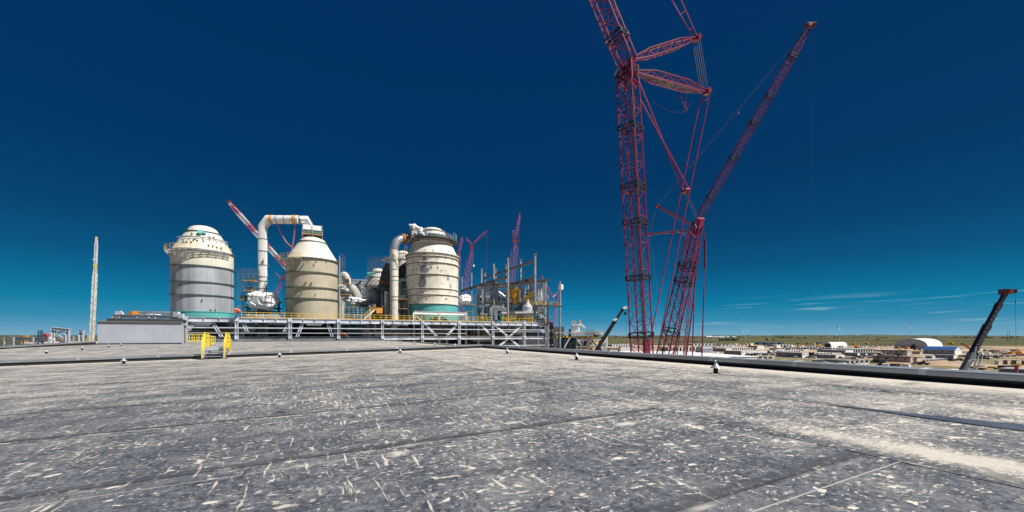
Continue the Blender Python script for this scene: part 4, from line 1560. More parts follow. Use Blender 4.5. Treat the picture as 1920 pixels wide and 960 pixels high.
def tank_three():
    Y, x = 107.0, 811
    c = V((x - 960) / F * Y, Y, 0)
    Rr = 6.85
    Z = lambda y: zy(y, Y)
    root = thing('process_vessel', 'cream many ringed vessel with teal base and domed platform on top', 'vessel', V(c.x, c.y, ZG))
    mk('teal_base', lambda b: b.lathe(c, [(Rr * .98, ZD - .1), (Rr * .985, Z(573))], 72), 'teal paint', root)
    mk('lower_cone', lambda b: b.lathe(c, [(Rr * .35, -4), (Rr * .97, ZD - .3)], 48), 'equipment dark', root)
    sh = mk('shell', lambda b: b.lathe(c, [(Rr, Z(574)), (Rr, Z(484))], 72), 'worn cream', root)
    mk('cone', lambda b: b.lathe(c, [(Rr, Z(484)), (Rr * .76, Z(460)), (Rr * .72, Z(453))], 72), 'worn cream', root)
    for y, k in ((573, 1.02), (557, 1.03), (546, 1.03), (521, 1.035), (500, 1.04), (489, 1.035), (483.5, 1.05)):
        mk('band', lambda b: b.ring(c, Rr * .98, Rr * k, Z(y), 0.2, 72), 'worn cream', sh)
        mk('band', lambda b: b.ring(c, Rr * .98, Rr * (k - .012), Z(y) - .14, 0.135, 72), 'band shade brown', sh)  # dark ring below each band, painted in for the band's shadow
    mk('band', lambda b: b.ring(c, Rr * .7, Rr * .79, Z(460.5), 0.2, 64), 'worn cream', sh)
    zp = Z(454.5)
    mk('platform', lambda b: b.ring(c, Rr * .5, Rr * .98, zp, 0.18, 64), 'dark steel', root)
    def gus(b):
        for i in range(28):
            a = 2 * pi * i / 28
            u = V(cos(a), sin(a), 0)
            b.cut()
            b.bar(c + u * Rr * .95 + UP * zp, c + u * Rr * .74 + UP * (zp - 0.9), 0.12)
    mk('bracket', gus, 'dark steel', root)
    mk('dome', lambda b: b.lathe(c, [(Rr * .56, zp), (Rr * .55, Z(444)), (Rr * .5, Z(440)), (Rr * .46, Z(436))] + cap(Rr * .43, Z(435.5), Z(427.5)), 64), 'worn cream', root)
    mk('band', lambda b: b.ring(c, Rr * .5, Rr * .585, Z(445), 0.14, 64), 'galvanised steel', sh)
    mk('band', lambda b: b.ring(c, Rr * .42, Rr * .5, Z(436), 0.14, 64), 'galvanised steel', sh)
    def scaf(b):
        for i in range(18):
            a = radians(191 + i * 11)
            u = V(cos(a), sin(a), 0)
            b.cut()
            b.bar(c + u * Rr * .78 + UP * zp, c + u * Rr * .78 + UP * (zp + 1.7), 0.06)
        for z in (.6, 1.15, 1.65):
            b.lathe(c, [(Rr * .775, zp + z), (Rr * .785, zp + z), (Rr * .785, zp + z + .06), (Rr * .775, zp + z + .06)], 40, 0, radians(180 + 11), radians(367 + 11))
        for i in range(4):
            a = radians(341 + i * 12)
            u = V(cos(a), sin(a), 0)
            b.cut()
            b.bar(c + u * Rr * .93 + UP * zp, c + u * Rr * .93 + UP * (zp + 2.2), 0.06)
    mk('scaffold_tube', scaf, 'galvanised steel', root)
    mk('netting', lambda b: (b.lathe(c, [(Rr * .74, zp + .2), (Rr * .74, zp + 1.1)], 16, 0, radians(262 + 11), radians(318 + 11)), b.cut(), b.lathe(c, [(Rr * .95, zp + .2), (Rr * .95, zp + 1.0)], 10, 0, radians(335 + 11), radians(352 + 11))), 'green net', root)
    def patches(b):
        rng = random.Random(9)
        for a, y, w, h in ((254, 503, .09, 1.6), (253, 511, .09, 1.1), (250, 520, .11, 2.4), (249, 530, .10, 2.6), (249, 548, .13, 3.2), (247, 559, .09, 1.2), (253, 494, .045, 2.0)):
            a = radians(a + 11)
            b.lathe(c, [(Rr * 1.004, Z(y)), (Rr * 1.004, Z(y) + h * .8)], 4, 0, a - w, a + w)
    mk('bare_patch', patches, 'equipment grey', sh)
    def patches2(b):
        for a, y, w, h in ((267, 512, .04, .8), (281, 512, .035, .7), (258, 516, .08, .9), (305, 530, .05, 1.8), (312, 545, .04, 1.2), (240, 505, .02, .6), (240, 540, .02, .7), (246, 541, .02, .7),
                           (296, 500, .012, .7), (278, 497, .01, .6), (236, 515, .012, .5), (289, 560, .03, .5), (300, 565, .05, .4), (258, 566, .03, .4)):
            a = radians(a + 11)
            b.lathe(c, [(Rr * 1.004, Z(y)), (Rr * 1.004, Z(y) + h)], 3, 0, a - w, a + w)
    mk('stain_patch', patches2, 'roof grey', sh)
    def noz(b):
        for i in range(16):
            a = radians(211 + i * 9)
            u = V(cos(a), sin(a), 0)
            p = c + u * Rr * .97 + UP * Z(491 if i % 2 else 479)
            if i % 2 == 0:
                p = c + u * Rr * .93 + UP * Z(478)
            b.tube(p, p + u * 0.4, 0.09, 8)
        for a in (222, 228, 262, 290):
            b.cut()
            u = V(cos(radians(a + 11)), sin(radians(a + 11)), 0)
            p = c + u * Rr * .98 + UP * Z(513)
            b.tube(p, p + u * 0.45, 0.12, 8)
    mk('nozzle', noz, 'dark steel', sh)


tank_one()
tank_two()
tank_three()


# ------------------------------------------------------------------ great pipes
def arc(p, q, corner, n=6):
    return [p.lerp(corner, t).lerp(corner.lerp(q, t), t) for t in [i / n for i in range(n + 1)]]


def white_pipe():
    Y = 94
    base = W(492.5, 625, Y)
    base.z = ZG
    root = thing('white_duct', 'tall white angled pipe rising beside and over the beige vessel', 'pipe', base)
    r = 0.97
    a, b = W(492.5, 425, Y), W(503, 411.5, Y)
    p = MB()
    p.path([base, a, b, W(561, 412, Y)], r, 28)
    sh = p.build('pipe', 'white paint', root)
    f = MB()
    for y in (449, 472, 498, 520, 528, 542, 455 + 110):
        f.cut()
        q = W(492.5, y, Y)
        f.tube(q, q + UP * 0.13, r * 1.09, 28)
    for x in (520, 535, 556):
        f.cut()
        q = W(x, 411.6, Y)
        d = (W(561, 412, Y) - b).normalized()
        f.tube(q, q + d * 0.1, r * 1.08, 28)
    f.build('flange', 'flange green', sh)
    s = MB()
    e = V((586 - 960) / F * 96, 96, zy(428, 96))
    c0 = W(561, 412, Y)
    s.path([c0, W(573, 412, Y + 1), e - UP * 1.2 + AX * .3], r * 1.02, 28)
    s.build('silver_elbow', 'silver cladding', root)
    o = MB()
    d = (W(561, 412, Y) - b).normalized()
    for x in (508, 550):
        o.cut()
        q = W(x, 411.7, Y)
        o.tube(q, q + d * 0.55, r * 1.07, 28)
    o.build('orange_wrap', 'orange steel', sh)
    h = MB()
    A0, B0, C0 = W(521, 420, Y), W(546, 463, Y), W(553, 421, Y)
    h.path([A0.lerp(W(529, 449, Y), t / 6).lerp(W(529, 449, Y).lerp(B0, t / 6), t / 6) for t in range(7)], 0.1, 6)
    h.path([C0.lerp(W(552, 448, Y), t / 6).lerp(W(552, 448, Y).lerp(W(546, 472, Y), t / 6), t / 6) for t in range(7)], 0.12, 6)
    h.build('hanging_hose', 'hose pink', root)
    v = MB()
    for x, y in ((490, 443), (492, 460), (494, 493)):
        q = W(x, y, Y) - BX * r * .9 - UP * 1.0
        v.bar(q, q + UP * 2.0, 0.09)
    q = W(494, 493, Y) - BX * r
    v.box(q, 0.4, 0.4, 0.4)
    v.bar(W(503, 498, Y), W(505, 498, Y), 0.25)
    v.build('bracket', 'rust', root)


def cream_pipe():
    Y = 101
    base = W(739, 600, Y)
    base.z = ZG
    root = thing('cream_duct', 'tall cream pipe with silver bend and rusty collar joining the cream vessel', 'pipe', base)
    r = 1.03
    p = MB()
    top = W(739, 468, Y)
    p.tube(base, top, r, 28)
    sh = p.build('pipe', 'worn cream', root)
    e = MB()
    pts = arc(top, W(756, 447.5, Y + 1.5), W(739.5, 450, Y)) 
    e.path([top - UP * .1] + pts[1:], r * 1.03, 28)
    e.build('silver_bend', 'silver cladding', root)
    j = MB()
    a, b = W(753, 448, Y + 1.2), W(771, 446.5, Y + 3)
    d = (b - a).normalized()
    j.tube(a, a + d * 1.0, r * 1.2, 28)
    j.tube(b - d * .9, b, r * 1.2, 28)
    j.build('rusty_collar', 'rust', root)
    k = MB()
    k.tube(a, b + d, r * 1.02, 28)
    k.build('coupling', 'silver cladding', root)
    f = MB()
    for y in (488, 506, 526.5):
        f.cut()
        q = W(739, y, Y)
        f.tube(q, q + UP * 0.13, r * 1.07, 28)
    f.build('band', 'teal paint', sh)
    f = MB()
    for y in (519, 557, 563):
        f.cut()
        q = W(739, y, Y)
        f.tube(q, q + UP * 0.12, r * 1.07, 28)
    f.build('flange', 'flange green', sh)
    h = MB()
    A0, B0 = W(736, 475, Y - 1.1), W(754, 487, Y - 1)
    h.path([A0, W(741, 482, Y - 1.2), W(747, 485, Y - 1), B0], 0.1, 6)
    h.path([W(762, 455, Y + 1), W(757, 472, Y), B0], 0.08, 6)
    h.path([W(766, 455, Y + 1), W(760, 474, Y), W(754, 488, Y)], 0.08, 6)
    h.build('hanging_hose', 'rust', root)


white_pipe()
cream_pipe()


def tarp_bundle(name, label, outline, Y, depth, seed, m='tarp', extra=None):
    """crumpled sheeting wrapped round something: a lumpy closed body from a photo outline"""
    rng = random.Random(seed)
    pts = [W(x, y, Y) for x, y in outline]
    c = sum(pts, V(0, 0, 0)) / len(pts)
    b = MB()
    n, rings = 40, 9
    L = len(pts)
    per = []
    for i in range(n):
        t = i / n * L
        k = int(t)
        per.append(pts[k % L].lerp(pts[(k + 1) % L], t - k))
    vs = []
    off = [rng.random() * 6 for _ in range(6)]
    for j in range(rings):
        a = -pi / 2 + pi * (j + 0.5) / rings
        s = max(0.25, cos(a)) ** 0.45
        for i, p in enumerate(per):
            q = c + (p - c) * s * (1 + 0.07 * sin(i * 0.9 + off[0] + j * .8) + 0.06 * rng.uniform(-1, 1))
            q = q + V(0, 1, 0) * (depth / 2 * sin(a)) + V(0, 1, 0) * (0.25 * sin(i * 1.7 + off[1] + j) + 0.2 * rng.uniform(-1, 1))
            vs.append(q)
    fs = [(j * n + i, j * n + (i + 1) % n, (j + 1) * n + (i + 1) % n, (j + 1) * n + i) for j in range(rings - 1) for i in range(n)]
    fs += [tuple(range(n))[::-1], tuple((rings - 1) * n + i for i in range(n))]
    b.add(vs, fs, 0, False)
    low = min(vs, key=lambda p: p.z)
    root = thing(name, label, 'tarpaulin', V(c.x, c.y, low.z))
    b.build('sheet', m, root)
    if extra:
        extra(root, Y, depth)
    return root


def straps(root, Y, depth):
    s = MB()
    for x in (500, 511):
        s.bar(W(x, 547, Y - depth / 2 - .25), W(x - 3, 574, Y - depth / 2 - .25), 0.2, 0.05)
    s.bar(W(498, 563, Y - depth / 2 - .3), W(512, 557, Y - depth / 2 - .3), 0.2, 0.05)
    s.build('strap', 'equipment grey', root)


tarp_bundle('wrapped_joint', 'crumpled white sheeting wrapped round the foot of the white pipe', [(470, 549), (482, 547), (493, 550), (506, 548), (517, 550), (519, 562), (515, 575), (507, 582), (495, 580), (482, 581), (470, 577), (466, 560)], 92, 4.2, 1, extra=straps)
tarp_bundle('wrapped_joint', 'crumpled white sheeting piled beside the dome of the ringed cream vessel', [(768, 422), (777, 420), (785, 425), (793, 428), (796, 437), (800, 446), (788, 444), (775, 443), (770, 435)], 104, 3.4, 2)
tarp_bundle('wrapped_joint', 'long white sheeting sloping below the grey gooseneck pipe', [(642, 560), (652, 554), (664, 557), (676, 560), (688, 562), (688, 570), (674, 571), (668, 575), (656, 568), (645, 566)], 108, 3.0, 3)
tarp_bundle('wrapped_joint', 'white sheeting block under the white gooseneck dome', [(635, 535), (652, 534), (653, 546), (636, 545)], 112, 2.5, 4)
tarp_bundle('wrapped_joint', 'white flapping sheeting between the cream vessel and bare steel columns', [(862, 556), (872, 552), (882, 554), (883, 565), (878, 572), (866, 571), (861, 566)], 112, 2.5, 5)


# wrapped frame left of the dome on the cream vessel
def wrapped_frame():
    Y = 104
    a = W(782, 450, Y)
    root = thing('sheeted_staging', 'grey sheeted box frame where the silver pipe bend meets the cream vessel', 'frame', a - UP * .5)
    b = MB()
    b.box(a - UP * .4, 3.6, 3.0, 2.6)
    b.build('sheeting', 'fabric grey', root)
    s = MB()
    for u in (-1.8, 0.2, 1.8):
        for z in (0,):
            s.bar(a + AX * u - BX * 1.55 - UP * 1.2, a + AX * u - BX * 1.55 + UP * 3.2, 0.14)
    for z in (-.4, .8, 2.2):
        s.bar(a - AX * 2.4 - BX * 1.55 + UP * z, a + AX * 2.2 - BX * 1.55 + UP * z, 0.12)
    s.bar(a - AX * 2.0 - BX * 1.6 - UP * 1.2, a - AX * 2.0 - BX * 1.6 + UP * 2.0, 0.5)
    s.build('frame', 'black steel', root)


wrapped_frame()


def cradle():
    """dark staging under the wrapped pipe foot"""
    Y = 93.5
    c = W(495, 586, Y)
    root = thing('pipe_cradle', 'dark steel cradle carrying the wrapped foot of the white pipe', 'steel frame', V(c.x, c.y, ZD))
    b = MB()
    for u in (-3, -1, 1.2, 3):
        for e in (-1.5, 1.5):
            b.bar(V(c.x, c.y, ZD) + AX * u + BX * e, V(c.x, c.y, zy(560, Y)) + AX * u + BX * e, 0.2)
    for z in (ZD + 1.2, zy(578, Y), zy(566, Y)):
        for e in (-1.5, 1.5):
            b.bar(V(c.x, c.y, z) - AX * 3.6 + BX * e, V(c.x, c.y, z) + AX * 3.6 + BX * e, 0.22)
    b.build('frame', 'black steel', root)
    k = MB()
    k.box(V(c.x, c.y, zy(586, Y)), 7, 3.2, 0.3)
    k.build('deck', 'equipment dark', root)


cradle()


def scaffold(label, x0, x1, y0, y1, Y, nx, lifts, planks=(), nets=(), depth=1.6, m='scaffold grey'):
    a, b = W(x0, y1, Y), W(x1, y1, Y)
    root = thing('scaffold_tower', label, 'scaffold', V((a.x + b.x) / 2, Y, min(a.z, b.z)))
    z0, z1 = a.z, zy(y0, Y)
    t = MB()
    xs = [a.x + (b.x - a.x) * i / nx for i in range(nx + 1)]
    rng = random.Random(int(x0))
    for x in xs:
        for dy in (0, depth):
            t.bar(V(x, Y + dy, z0), V(x, Y + dy, z1 + rng.uniform(-.4, .8)), 0.075)
    zs = [z0 + (z1 - z0) * i / lifts for i in range(lifts + 1)]
    for z in zs:
        for dy in (0, depth):
            for k in (0, 0.55, 1.05):
                t.bar(V(xs[0] - .2, Y + dy, z + k), V(xs[-1] + .2, Y + dy, z + k), 0.06)
        for x in xs:
            t.bar(V(x, Y, z), V(x, Y + depth, z), 0.06)
    for i in range(lifts):
        k = i % nx
        t.bar(V(xs[k], Y - .05, zs[i]), V(xs[k + 1], Y - .05, zs[i + 1]), 0.06)
    t.build('tube_frame', m, root)
    if planks:
        p = MB()
        for (xa, xb, y) in planks:
            p.cut()
            q, r_ = W(xa, y, Y), W(xb, y, Y)
            p.box(V((q.x + r_.x) / 2, Y + depth / 2 - .1, q.z - .06), r_.x - q.x, depth + .4, 0.18, V(1, 0, 0), V(0, 1, 0))
        p.build('plank', 'plank', root)
    if nets:
        p = MB()
        for (xa, xb, ya, yb) in nets:
            p.cut()
            q, r_ = W(xa, yb, Y), W(xb, ya, Y)
            p.box(V((q.x + r_.x) / 2, Y + depth * .6, q.z), r_.x - q.x, 0.05, r_.z - q.z, V(1, 0, 0), V(0, 1, 0))
        p.build('netting', 'green net', root)
    return root


scaffold('scaffold tower with orange planks against the grey clad vessel', 446, 477, 512, 600, 91, 3, 7,
         [(458, 475, 526.5), (457, 474, 545), (450, 462, 562), (447, 466, 575)], [(458, 475, 519, 525), (458, 475, 537, 543), (445, 460, 553, 560)])
scaffold('scaffold beside the beige vessel under the white gooseneck dome', 636, 654, 520, 600, 106, 2, 7,
         [(640, 653, 533), (638, 655, 553)], [(641, 652, 522, 531), (639, 653, 546, 551)])
scaffold('scaffold with plank floor under the long sloping white sheeting', 646, 692, 574, 602, 104, 4, 2, [(648, 690, 577)], [(672, 688, 570, 575), (650, 660, 568, 573)])
scaffold('scaffold between the cream pipe and the teal based vessel', 746, 764, 540, 600, 103, 2, 5, [], [])
scaffold('scaffold round the dark vessel beside the cream pipe', 722, 732, 560, 600, 99, 1, 3, [], [])
scaffold('scaffold rising at the shoulder of the beige vessel', 637, 642, 484, 530, 98, 1, 4, [], [])
scaffold('thin scaffold ladder tower left of the beige vessel', 531, 537, 505, 600, 99, 1, 9, [], [])


# ------------------------------------------------------------------ vessels further back
def back_vessel(label, x, Y, r_px, prof, m, extra=None, bands=()):
    c = V((x - 960) / F * Y, Y, 0)
    s = Y / F / 1.0
    root = thing('process_vessel', label, 'vessel', V(c.x, c.y, ZG))
    pr = [(max(.001, r * s), zy(y, Y)) for r, y in prof]
    pr = [(pr[0][0], ZG)] + pr
    sh = mk('shell', lambda b: b.lathe(c, pr, 48), m, root)
    if bands:
        mk('band', lambda b: [b.ring(c, r * s * .97, r * s * 1.05, zy(y, Y), 0.16, 48) for r, y in bands], 'flange green', sh)
    if extra:
        extra(root, c, s, Y)
    return root


def nozzle_box(root, c, s, Y):
    mk('teal_nozzle', lambda b: b.tube(W(690, 515, Y - 2), W(699, 514.5, Y - 2), 0.75, 14), 'teal paint', root)
    mk('platform', lambda b: b.ring(c, 14 * s, 24 * s, zy(521, Y), .15, 32, 0, radians(170), radians(260)), 'galvanised steel', root)


back_vessel('smaller stepped cream dome vessel behind the dark vessel', 709, 128, 22, [(23, 590), (23, 539), (25, 538), (15, 522), (14, 520), (12, 511), (11, 509), (9, 505.5), (5, 503.6), (0, 503)], 'worn cream', nozzle_box, [(24, 539), (16, 521.5), (13, 511)])
back_vessel('cream dome top behind the silver pipe bend', 756, 132, 16, [(15, 590), (15, 489), (13, 480), (11, 475), (7, 471.5), (0, 470)], 'worn cream', None, [(15, 489), (12, 478)])
back_vessel('dark grey vessel with low domed top beside the cream pipe', 705, 112, 15, [(15, 600), (15.5, 548), (14, 544), (9, 541), (0, 539)], 'equipment grey', None, [(15.5, 549), (15.5, 570)])


def dark_elbow():
    Y = 108
    a, b = W(735, 498, Y), W(719, 545, Y)
    root = thing('dark_duct', 'dark shaded tilted duct with rusty band behind the cream pipe', 'duct', b)
    mk('body', lambda m: m.path([a, W(727, 515, Y), W(723, 533, Y), b], 1.75, 24), 'equipment dark', root)  # darkness of the shaded duct is put into its colour
    d = (W(723, 533, Y) - W(727, 515, Y)).normalized()
    q = W(724.2, 528, Y)
    mk('rusty_band', lambda m: m.tube(q, q + d * .8, 1.85, 24), 'rust', root)
    mk('support', lambda m: (m.bar(b, V(b.x, b.y, ZD), 0.5), m.bar(W(731, 510, Y), V(W(731, 510, Y).x, Y, ZD), .4)), 'equipment dark', root)
    mk('platform', lambda m: (m.ring(V(W(733, 490, Y).x, Y, 0), 0.2, 2.6, zy(489, Y), .12, 24), rail(m, [W(720, 489, Y), W(731, 489, Y - 1.6)], 1.1, .9, .04)), 'galvanised steel', root)


dark_elbow()


def goosenecks():
    Y = 112
    a = W(646, 560, Y)
    root = thing('gooseneck_pipe', 'white rounded gooseneck pipe end peeping beside the beige vessel', 'pipe', V(a.x, a.y, ZD))
    top = W(642, 522, Y)
    pts = [V(W(640, 0, Y).x, Y, ZD), W(640, 526, Y)] + arc(W(640, 524, Y), W(651, 524, Y), W(645, 508, Y), 8)[1:] + [W(652, 534, Y)]
    mk('pipe', lambda b: b.path(pts, 0.95, 20), 'cream paint', root)
    b_ = W(662, 545, Y + 2)
    root = thing('gooseneck_pipe', 'matt grey curved pipe between the white sheeting and grey truss', 'pipe', W(672, 558, Y + 2))
    mk('pipe', lambda b: b.path(arc(W(654, 541, Y + 2), W(671, 562, Y + 2), W(664, 537, Y + 2), 8), 1.25, 20), 'roof tan', root)


goosenecks()


def grey_truss():
    Y = 140
    a = W(670, 560, Y)
    root = thing('cladding_frame', 'pale grey framed building side with one dark brace behind the pipes', 'steel frame', V(a.x, a.y, ZD))
    b = MB()
    for x in (655, 663, 671, 679, 687):
        p = W(x, 524, Y)
        b.hbeam(V(p.x, Y, ZD), p, 0.5, 0.5, up=AX)
    for y in (524.5, 531, 539, 548, 556):
        b.bar(W(652, y, Y), W(692, y + .8, Y), 0.4)
    b.build('frame', 'primer steel', root)
    b = MB()
    b.box(W(672, 552, Y + 1.2), 7.4, 0.3, 4.8, V(1, 0, 0), V(0, 1, 0))
    b.build('cladding', 'galvanised steel', root)
    b = MB()
    b.bar(W(666, 536, Y - .5), W(678, 526, Y - .5), 0.45)
    b.bar(W(664, 539, Y - .5), W(674, 539, Y - .5), 0.5)
    b.build('dark_brace', 'dark steel', root)


grey_truss()


scaffold('tall dark scaffold behind the cream pipe and dark duct', 690, 766, 488, 600, 121, 9, 9, [(700, 722, 541), (735, 760, 520), (748, 764, 548), (722, 745, 566), (690, 712, 580)], [(722, 735, 560, 566), (748, 762, 541, 548), (738, 758, 511, 519)], depth=2.4)
scaffold('scaffold bay with planks between dark vessel and the cream vessel', 716, 766, 548, 600, 101, 6, 4, [(748, 763, 561), (718, 730, 575), (748, 764, 579)], [(749, 762, 553, 560)], depth=1.4)
scaffold('scaffold left of the cream vessel with white flapping sheeting', 866, 892, 560, 600, 113, 3, 4, [(868, 890, 572), (868, 886, 585)], [])
scaffold('scaffold beside the grey truss under the stepped dome', 654, 692, 548, 600, 118, 4, 4, [(656, 690, 562)], [(660, 684, 556, 561)])


def gap_equipment():
    for lab, x, y0, y1, Y, r, m in (('tall dark pipe stack in the gap beside the cream vessel', 755, 505, 600, 110, 1.1, 'equipment dark'), ('grey lagged pipe in the gap beside the cream vessel', 748.5, 528, 600, 106, .55, 'galvanised steel'),
                                    ('narrow grey pipe rising beside the dark vessel', 727, 552, 600, 107, .4, 'galvanised steel'), ('white lagged pipe bend beside the dark vessel', 694, 575, 600, 106, .45, 'trailer white')):
        a, b = W(x, y1, Y), W(x, y0, Y)
        root = thing('process_pipe', lab, 'pipe', V(a.x, a.y, ZD))
        mk('pipe', lambda k: k.path([V(a.x, a.y, ZD - .2), b, b + V(.9, .6, .9) * r, b + V(3, 1.2, .9) * r], r, 16), m, root)
        mk('flange', lambda k: k.tube(a.lerp(b, .55), a.lerp(b, .55) + UP * .2, r * 1.2, 16), 'dark steel', root)
    c = W(757, 588, 108)
    root = thing('equipment_skid', 'dark machinery block between the cream pipe and teal base', 'equipment', V(c.x, c.y, ZD))
    mk('machine', lambda k: (k.box(V(c.x, c.y, ZD), 3.4, 3, 4.2), k.box(V(c.x, c.y, ZD + 4.2), 2.2, 2, 2.6)), 'equipment dark', root)
    mk('frame', lambda k: [k.bar(V(c.x, c.y, ZD) + AX * s - BX * 1.7, V(c.x, c.y, ZD + 9) + AX * s - BX * 1.7, .2) for s in (-1.8, 0, 1.8)], 'galvanised steel', root)


gap_equipment()


# ------------------------------------------------------------------ what stands under and on the deck
def clutter():
    def hv(label, x, e, y, L, r, m):
        p = FR(x, y, e)
        root = thing('horizontal_vessel', label, 'vessel', p - UP * (r + .7))
        b = MB()
        b.tube(p - AX * L / 2, p + AX * L / 2, r, 20)
        for s in (-1, 1):
            q = p + AX * (s * L / 2)
            b.tube(q, q + AX * (s * r * .35), r, 20, r2=r * .6)
        b.build('shell', m, root)
        b = MB()
        for s in (-.3, .3):
            b.box(p + AX * (L * s) - UP * (r + .7), .4, r * 1.5, r * .9)
        b.build('saddle', 'equipment grey', root)

    def skid(label, x, e, y, w, h, m, seed):
        p = FR(x, y, e)
        root = thing('equipment_skid', label, 'equipment', p)
        rng = random.Random(seed)
        b = MB()
        b.box(p, w, 2, .3)
        for u in (-.5, .5):
            for k in (-1, 1):
                b.bar(p + AX * (w * u) + BX * k, p + AX * (w * u) + BX * k + UP * h, .16)
        b.bar(p + AX * (-w * .5) - BX + UP * h, p + AX * (w * .5) - BX + UP * h, .18)
        b.build('frame', 'galvanised steel', root)
        b = MB()
        for i in range(3):
            u = rng.uniform(-.35, .35)
            b.box(p + AX * (w * u) + UP * .3 + BX * rng.uniform(-.4, .4), w * rng.uniform(.15, .28), 1.0, h * rng.uniform(.35, .75))
        b.tube(p + AX * (-w * .4) + UP * (h * .5), p + AX * (w * .4) + UP * (h * .5), .22, 12)
        b.build('machine', m, root)

    hv('blue grey round cover lying on the deck before the wrapped pipe foot', 493, EF + 2.2, 594.5, 6.0, .6, 'equipment grey')
    hv('white horizontal vessel glimpsed under the deck next to the white pipe', 462, EF + 8, 616, 3.0, 1.0, 'trailer white')
    hv('dark horizontal vessel under the deck by the stair', 745, EF + 7, 622, 6.0, 1.3, 'equipment grey')
    hv('brown horizontal vessel under the cream vessel with teal base', 815, EF + 5.5, 613, 7.0, 1.2, 'beige insulation')
    hv('dark blue horizontal vessel low in the end bay of the deck frame', 1005, EF + 7, 625, 6.0, 1.2, 'equipment blue')
    skid('dark equipment skid under the deck below the grey clad vessel', 400, EF + 7, 634, 5, 4, 'equipment dark', 1)
    skid('grey equipment skid under the deck between white pipe and beige vessel', 525, EF + 6, 634, 5, 4, 'equipment grey', 2)
    skid('green sheeted equipment skid under the deck below the sloping white sheeting', 665, EF + 6, 634, 6, 4.2, 'green net', 3)
    skid('pale equipment skid under the deck left of the teal based vessel', 700, EF + 9, 634, 6, 3.0, 'trailer white', 4)
    skid('grey equipment skid in the bay of crossed white braces', 905, EF + 6, 640, 6, 5, 'equipment grey', 5)
    skid('dark equipment skid beneath the bare steel columns', 960, EF + 6, 645, 7, 5, 'equipment dark', 6)
    scaffold('scaffold under the deck between the beige vessel and cream pipe', 640, 715, 606, 640, 103, 5, 3, [(642, 712, 611), (642, 700, 621)], [(645, 700, 613, 618)])
    scaffold('scaffold under the deck in front of the grey clad vessel', 350, 438, 606, 640, 82, 5, 3, [(355, 430, 621)], [(380, 430, 613, 620)])
    scaffold('scaffold under the deck at the white pipe', 450, 540, 606, 636, 88, 5, 2, [], [])
    scaffold('scaffold under the deck behind the crossed white braces', 880, 1030, 607, 650, 112, 7, 3, [], [])
    tarp_bundle('tarpaulin_heap', 'pale sheeting heaped under the deck beside the yellow stile', [(436, 616), (442, 622), (456, 632), (478, 637), (470, 641), (448, 640), (436, 634)], 84, 2.0, 8)
    tarp_bundle('tarpaulin_heap', 'orange cloth flag caught on the deck corner by the grey clad vessel', [(440, 579), (446, 578), (450, 583), (445, 588), (441, 584)], 80, .5, 9, 'orange cloth')
    tarp_bundle('tarpaulin_heap', 'pink orange sheeting heaped under the deck right of the beige vessel', [(640, 621), (647, 624), (655, 633), (640, 634)], 92, 1.6, 10, 'orange cloth')
    tarp_bundle('tarpaulin_heap', 'orange hanging sheet under the deck left of the beige vessel', [(530, 612), (535, 612), (532, 622), (527, 623)], 92, .6, 12, 'orange cloth')
    # timber and trough on the far corner deck, above the grey wall
    Y = 80
    root = thing('steel_trough', 'grey steel trough frame lying above the raised black roof edge', 'steel frame', W(275, 598, Y))
    b = MB()
    b.hbeam(W(211, 592.5, Y), W(340, 595, Y), .6, .75)
    b.bar(W(249, 584.2, Y + 3), W(335, 585.8, Y + 3), .3, .3)
    b.bar(W(249, 587, Y + 3), W(335, 588.5, Y + 3), .2, .2)
    b.build('beam', 'galvanised steel', root)
    b = MB()
    for x in (213, 226, 259, 293, 326):
        b.cut()
        p = W(x, 598, Y)
        b.bar(p, W(x, 591, Y), .35)
    b.cut()
    b.extrude([(-.9, 0), (1.0, 0), (.2, 1.0), (-.9, 1.0)], W(224, 592.3, Y), V(1, 0, 0), UP, V(0, 1, 0), .3)
    b.cut()
    b.box(W(331, 594, Y - .4), 1.1, .5, 1.0, V(1, 0, 0), V(0, 1, 0))
    b.cut()
    b.box(W(340, 597, Y - .4), .9, .5, .9, V(1, 0, 0), V(0, 1, 0))
    b.build('end_plate', 'primer steel', root)
    b = MB()
    for x in (250, 262, 290, 312, 334):
        b.bar(W(x, 594, Y + 3), W(x, 584.5, Y + 3), .22)
    b.build('post', 'galvanised steel', root)
    b = MB()
    b.extrude([(-1.6, 0), (0, 1.0), (0, 0)], W(247, 592.2, Y + 1.5), V(1, 0, 0), UP, V(0, 1, 0), 1.5)
    tag(b.build('timber_wedge', 'orange steel', origin=W(242, 592, Y + 1.5)), 'orange timber wedge lying in the grey steel trough', 'timber')
    tarp_bundle('tarpaulin_heap', 'tan sheeting heap lying in the grey steel trough', [(253, 592), (257, 589), (264, 589), (267, 592)], Y + 1.5, .8, 13, 'plank')
    tarp_bundle('tarpaulin_heap', 'long white sheeting lying in the grey steel trough', [(272, 592), (278, 588.5), (296, 588.8), (308, 592), (290, 593)], Y + 1.5, .8, 14)
    # short pipes under the deck
    root = thing('down_pipe', 'black round hopper hanging below the beige vessel', 'hopper', V((586 - 960) / F * 96, 96, -3.5))
    c = V((586 - 960) / F * 96, 96, 0)
    mk('cone', lambda m: m.lathe(c, [(1.0, -3.4), (5.2, ZD - .5)], 40), 'black steel', root)
    mk('outlet', lambda m: m.tube(c - UP * 4.4, c - UP * 3.4, .9, 24), 'black steel', root)


clutter()


# ------------------------------------------------------------------ bare steel skeleton
mat('skeleton steel', (0.30, 0.32, 0.345), 0.45, 0.3, var=0.2, nscale=0.6, streak=0.3)


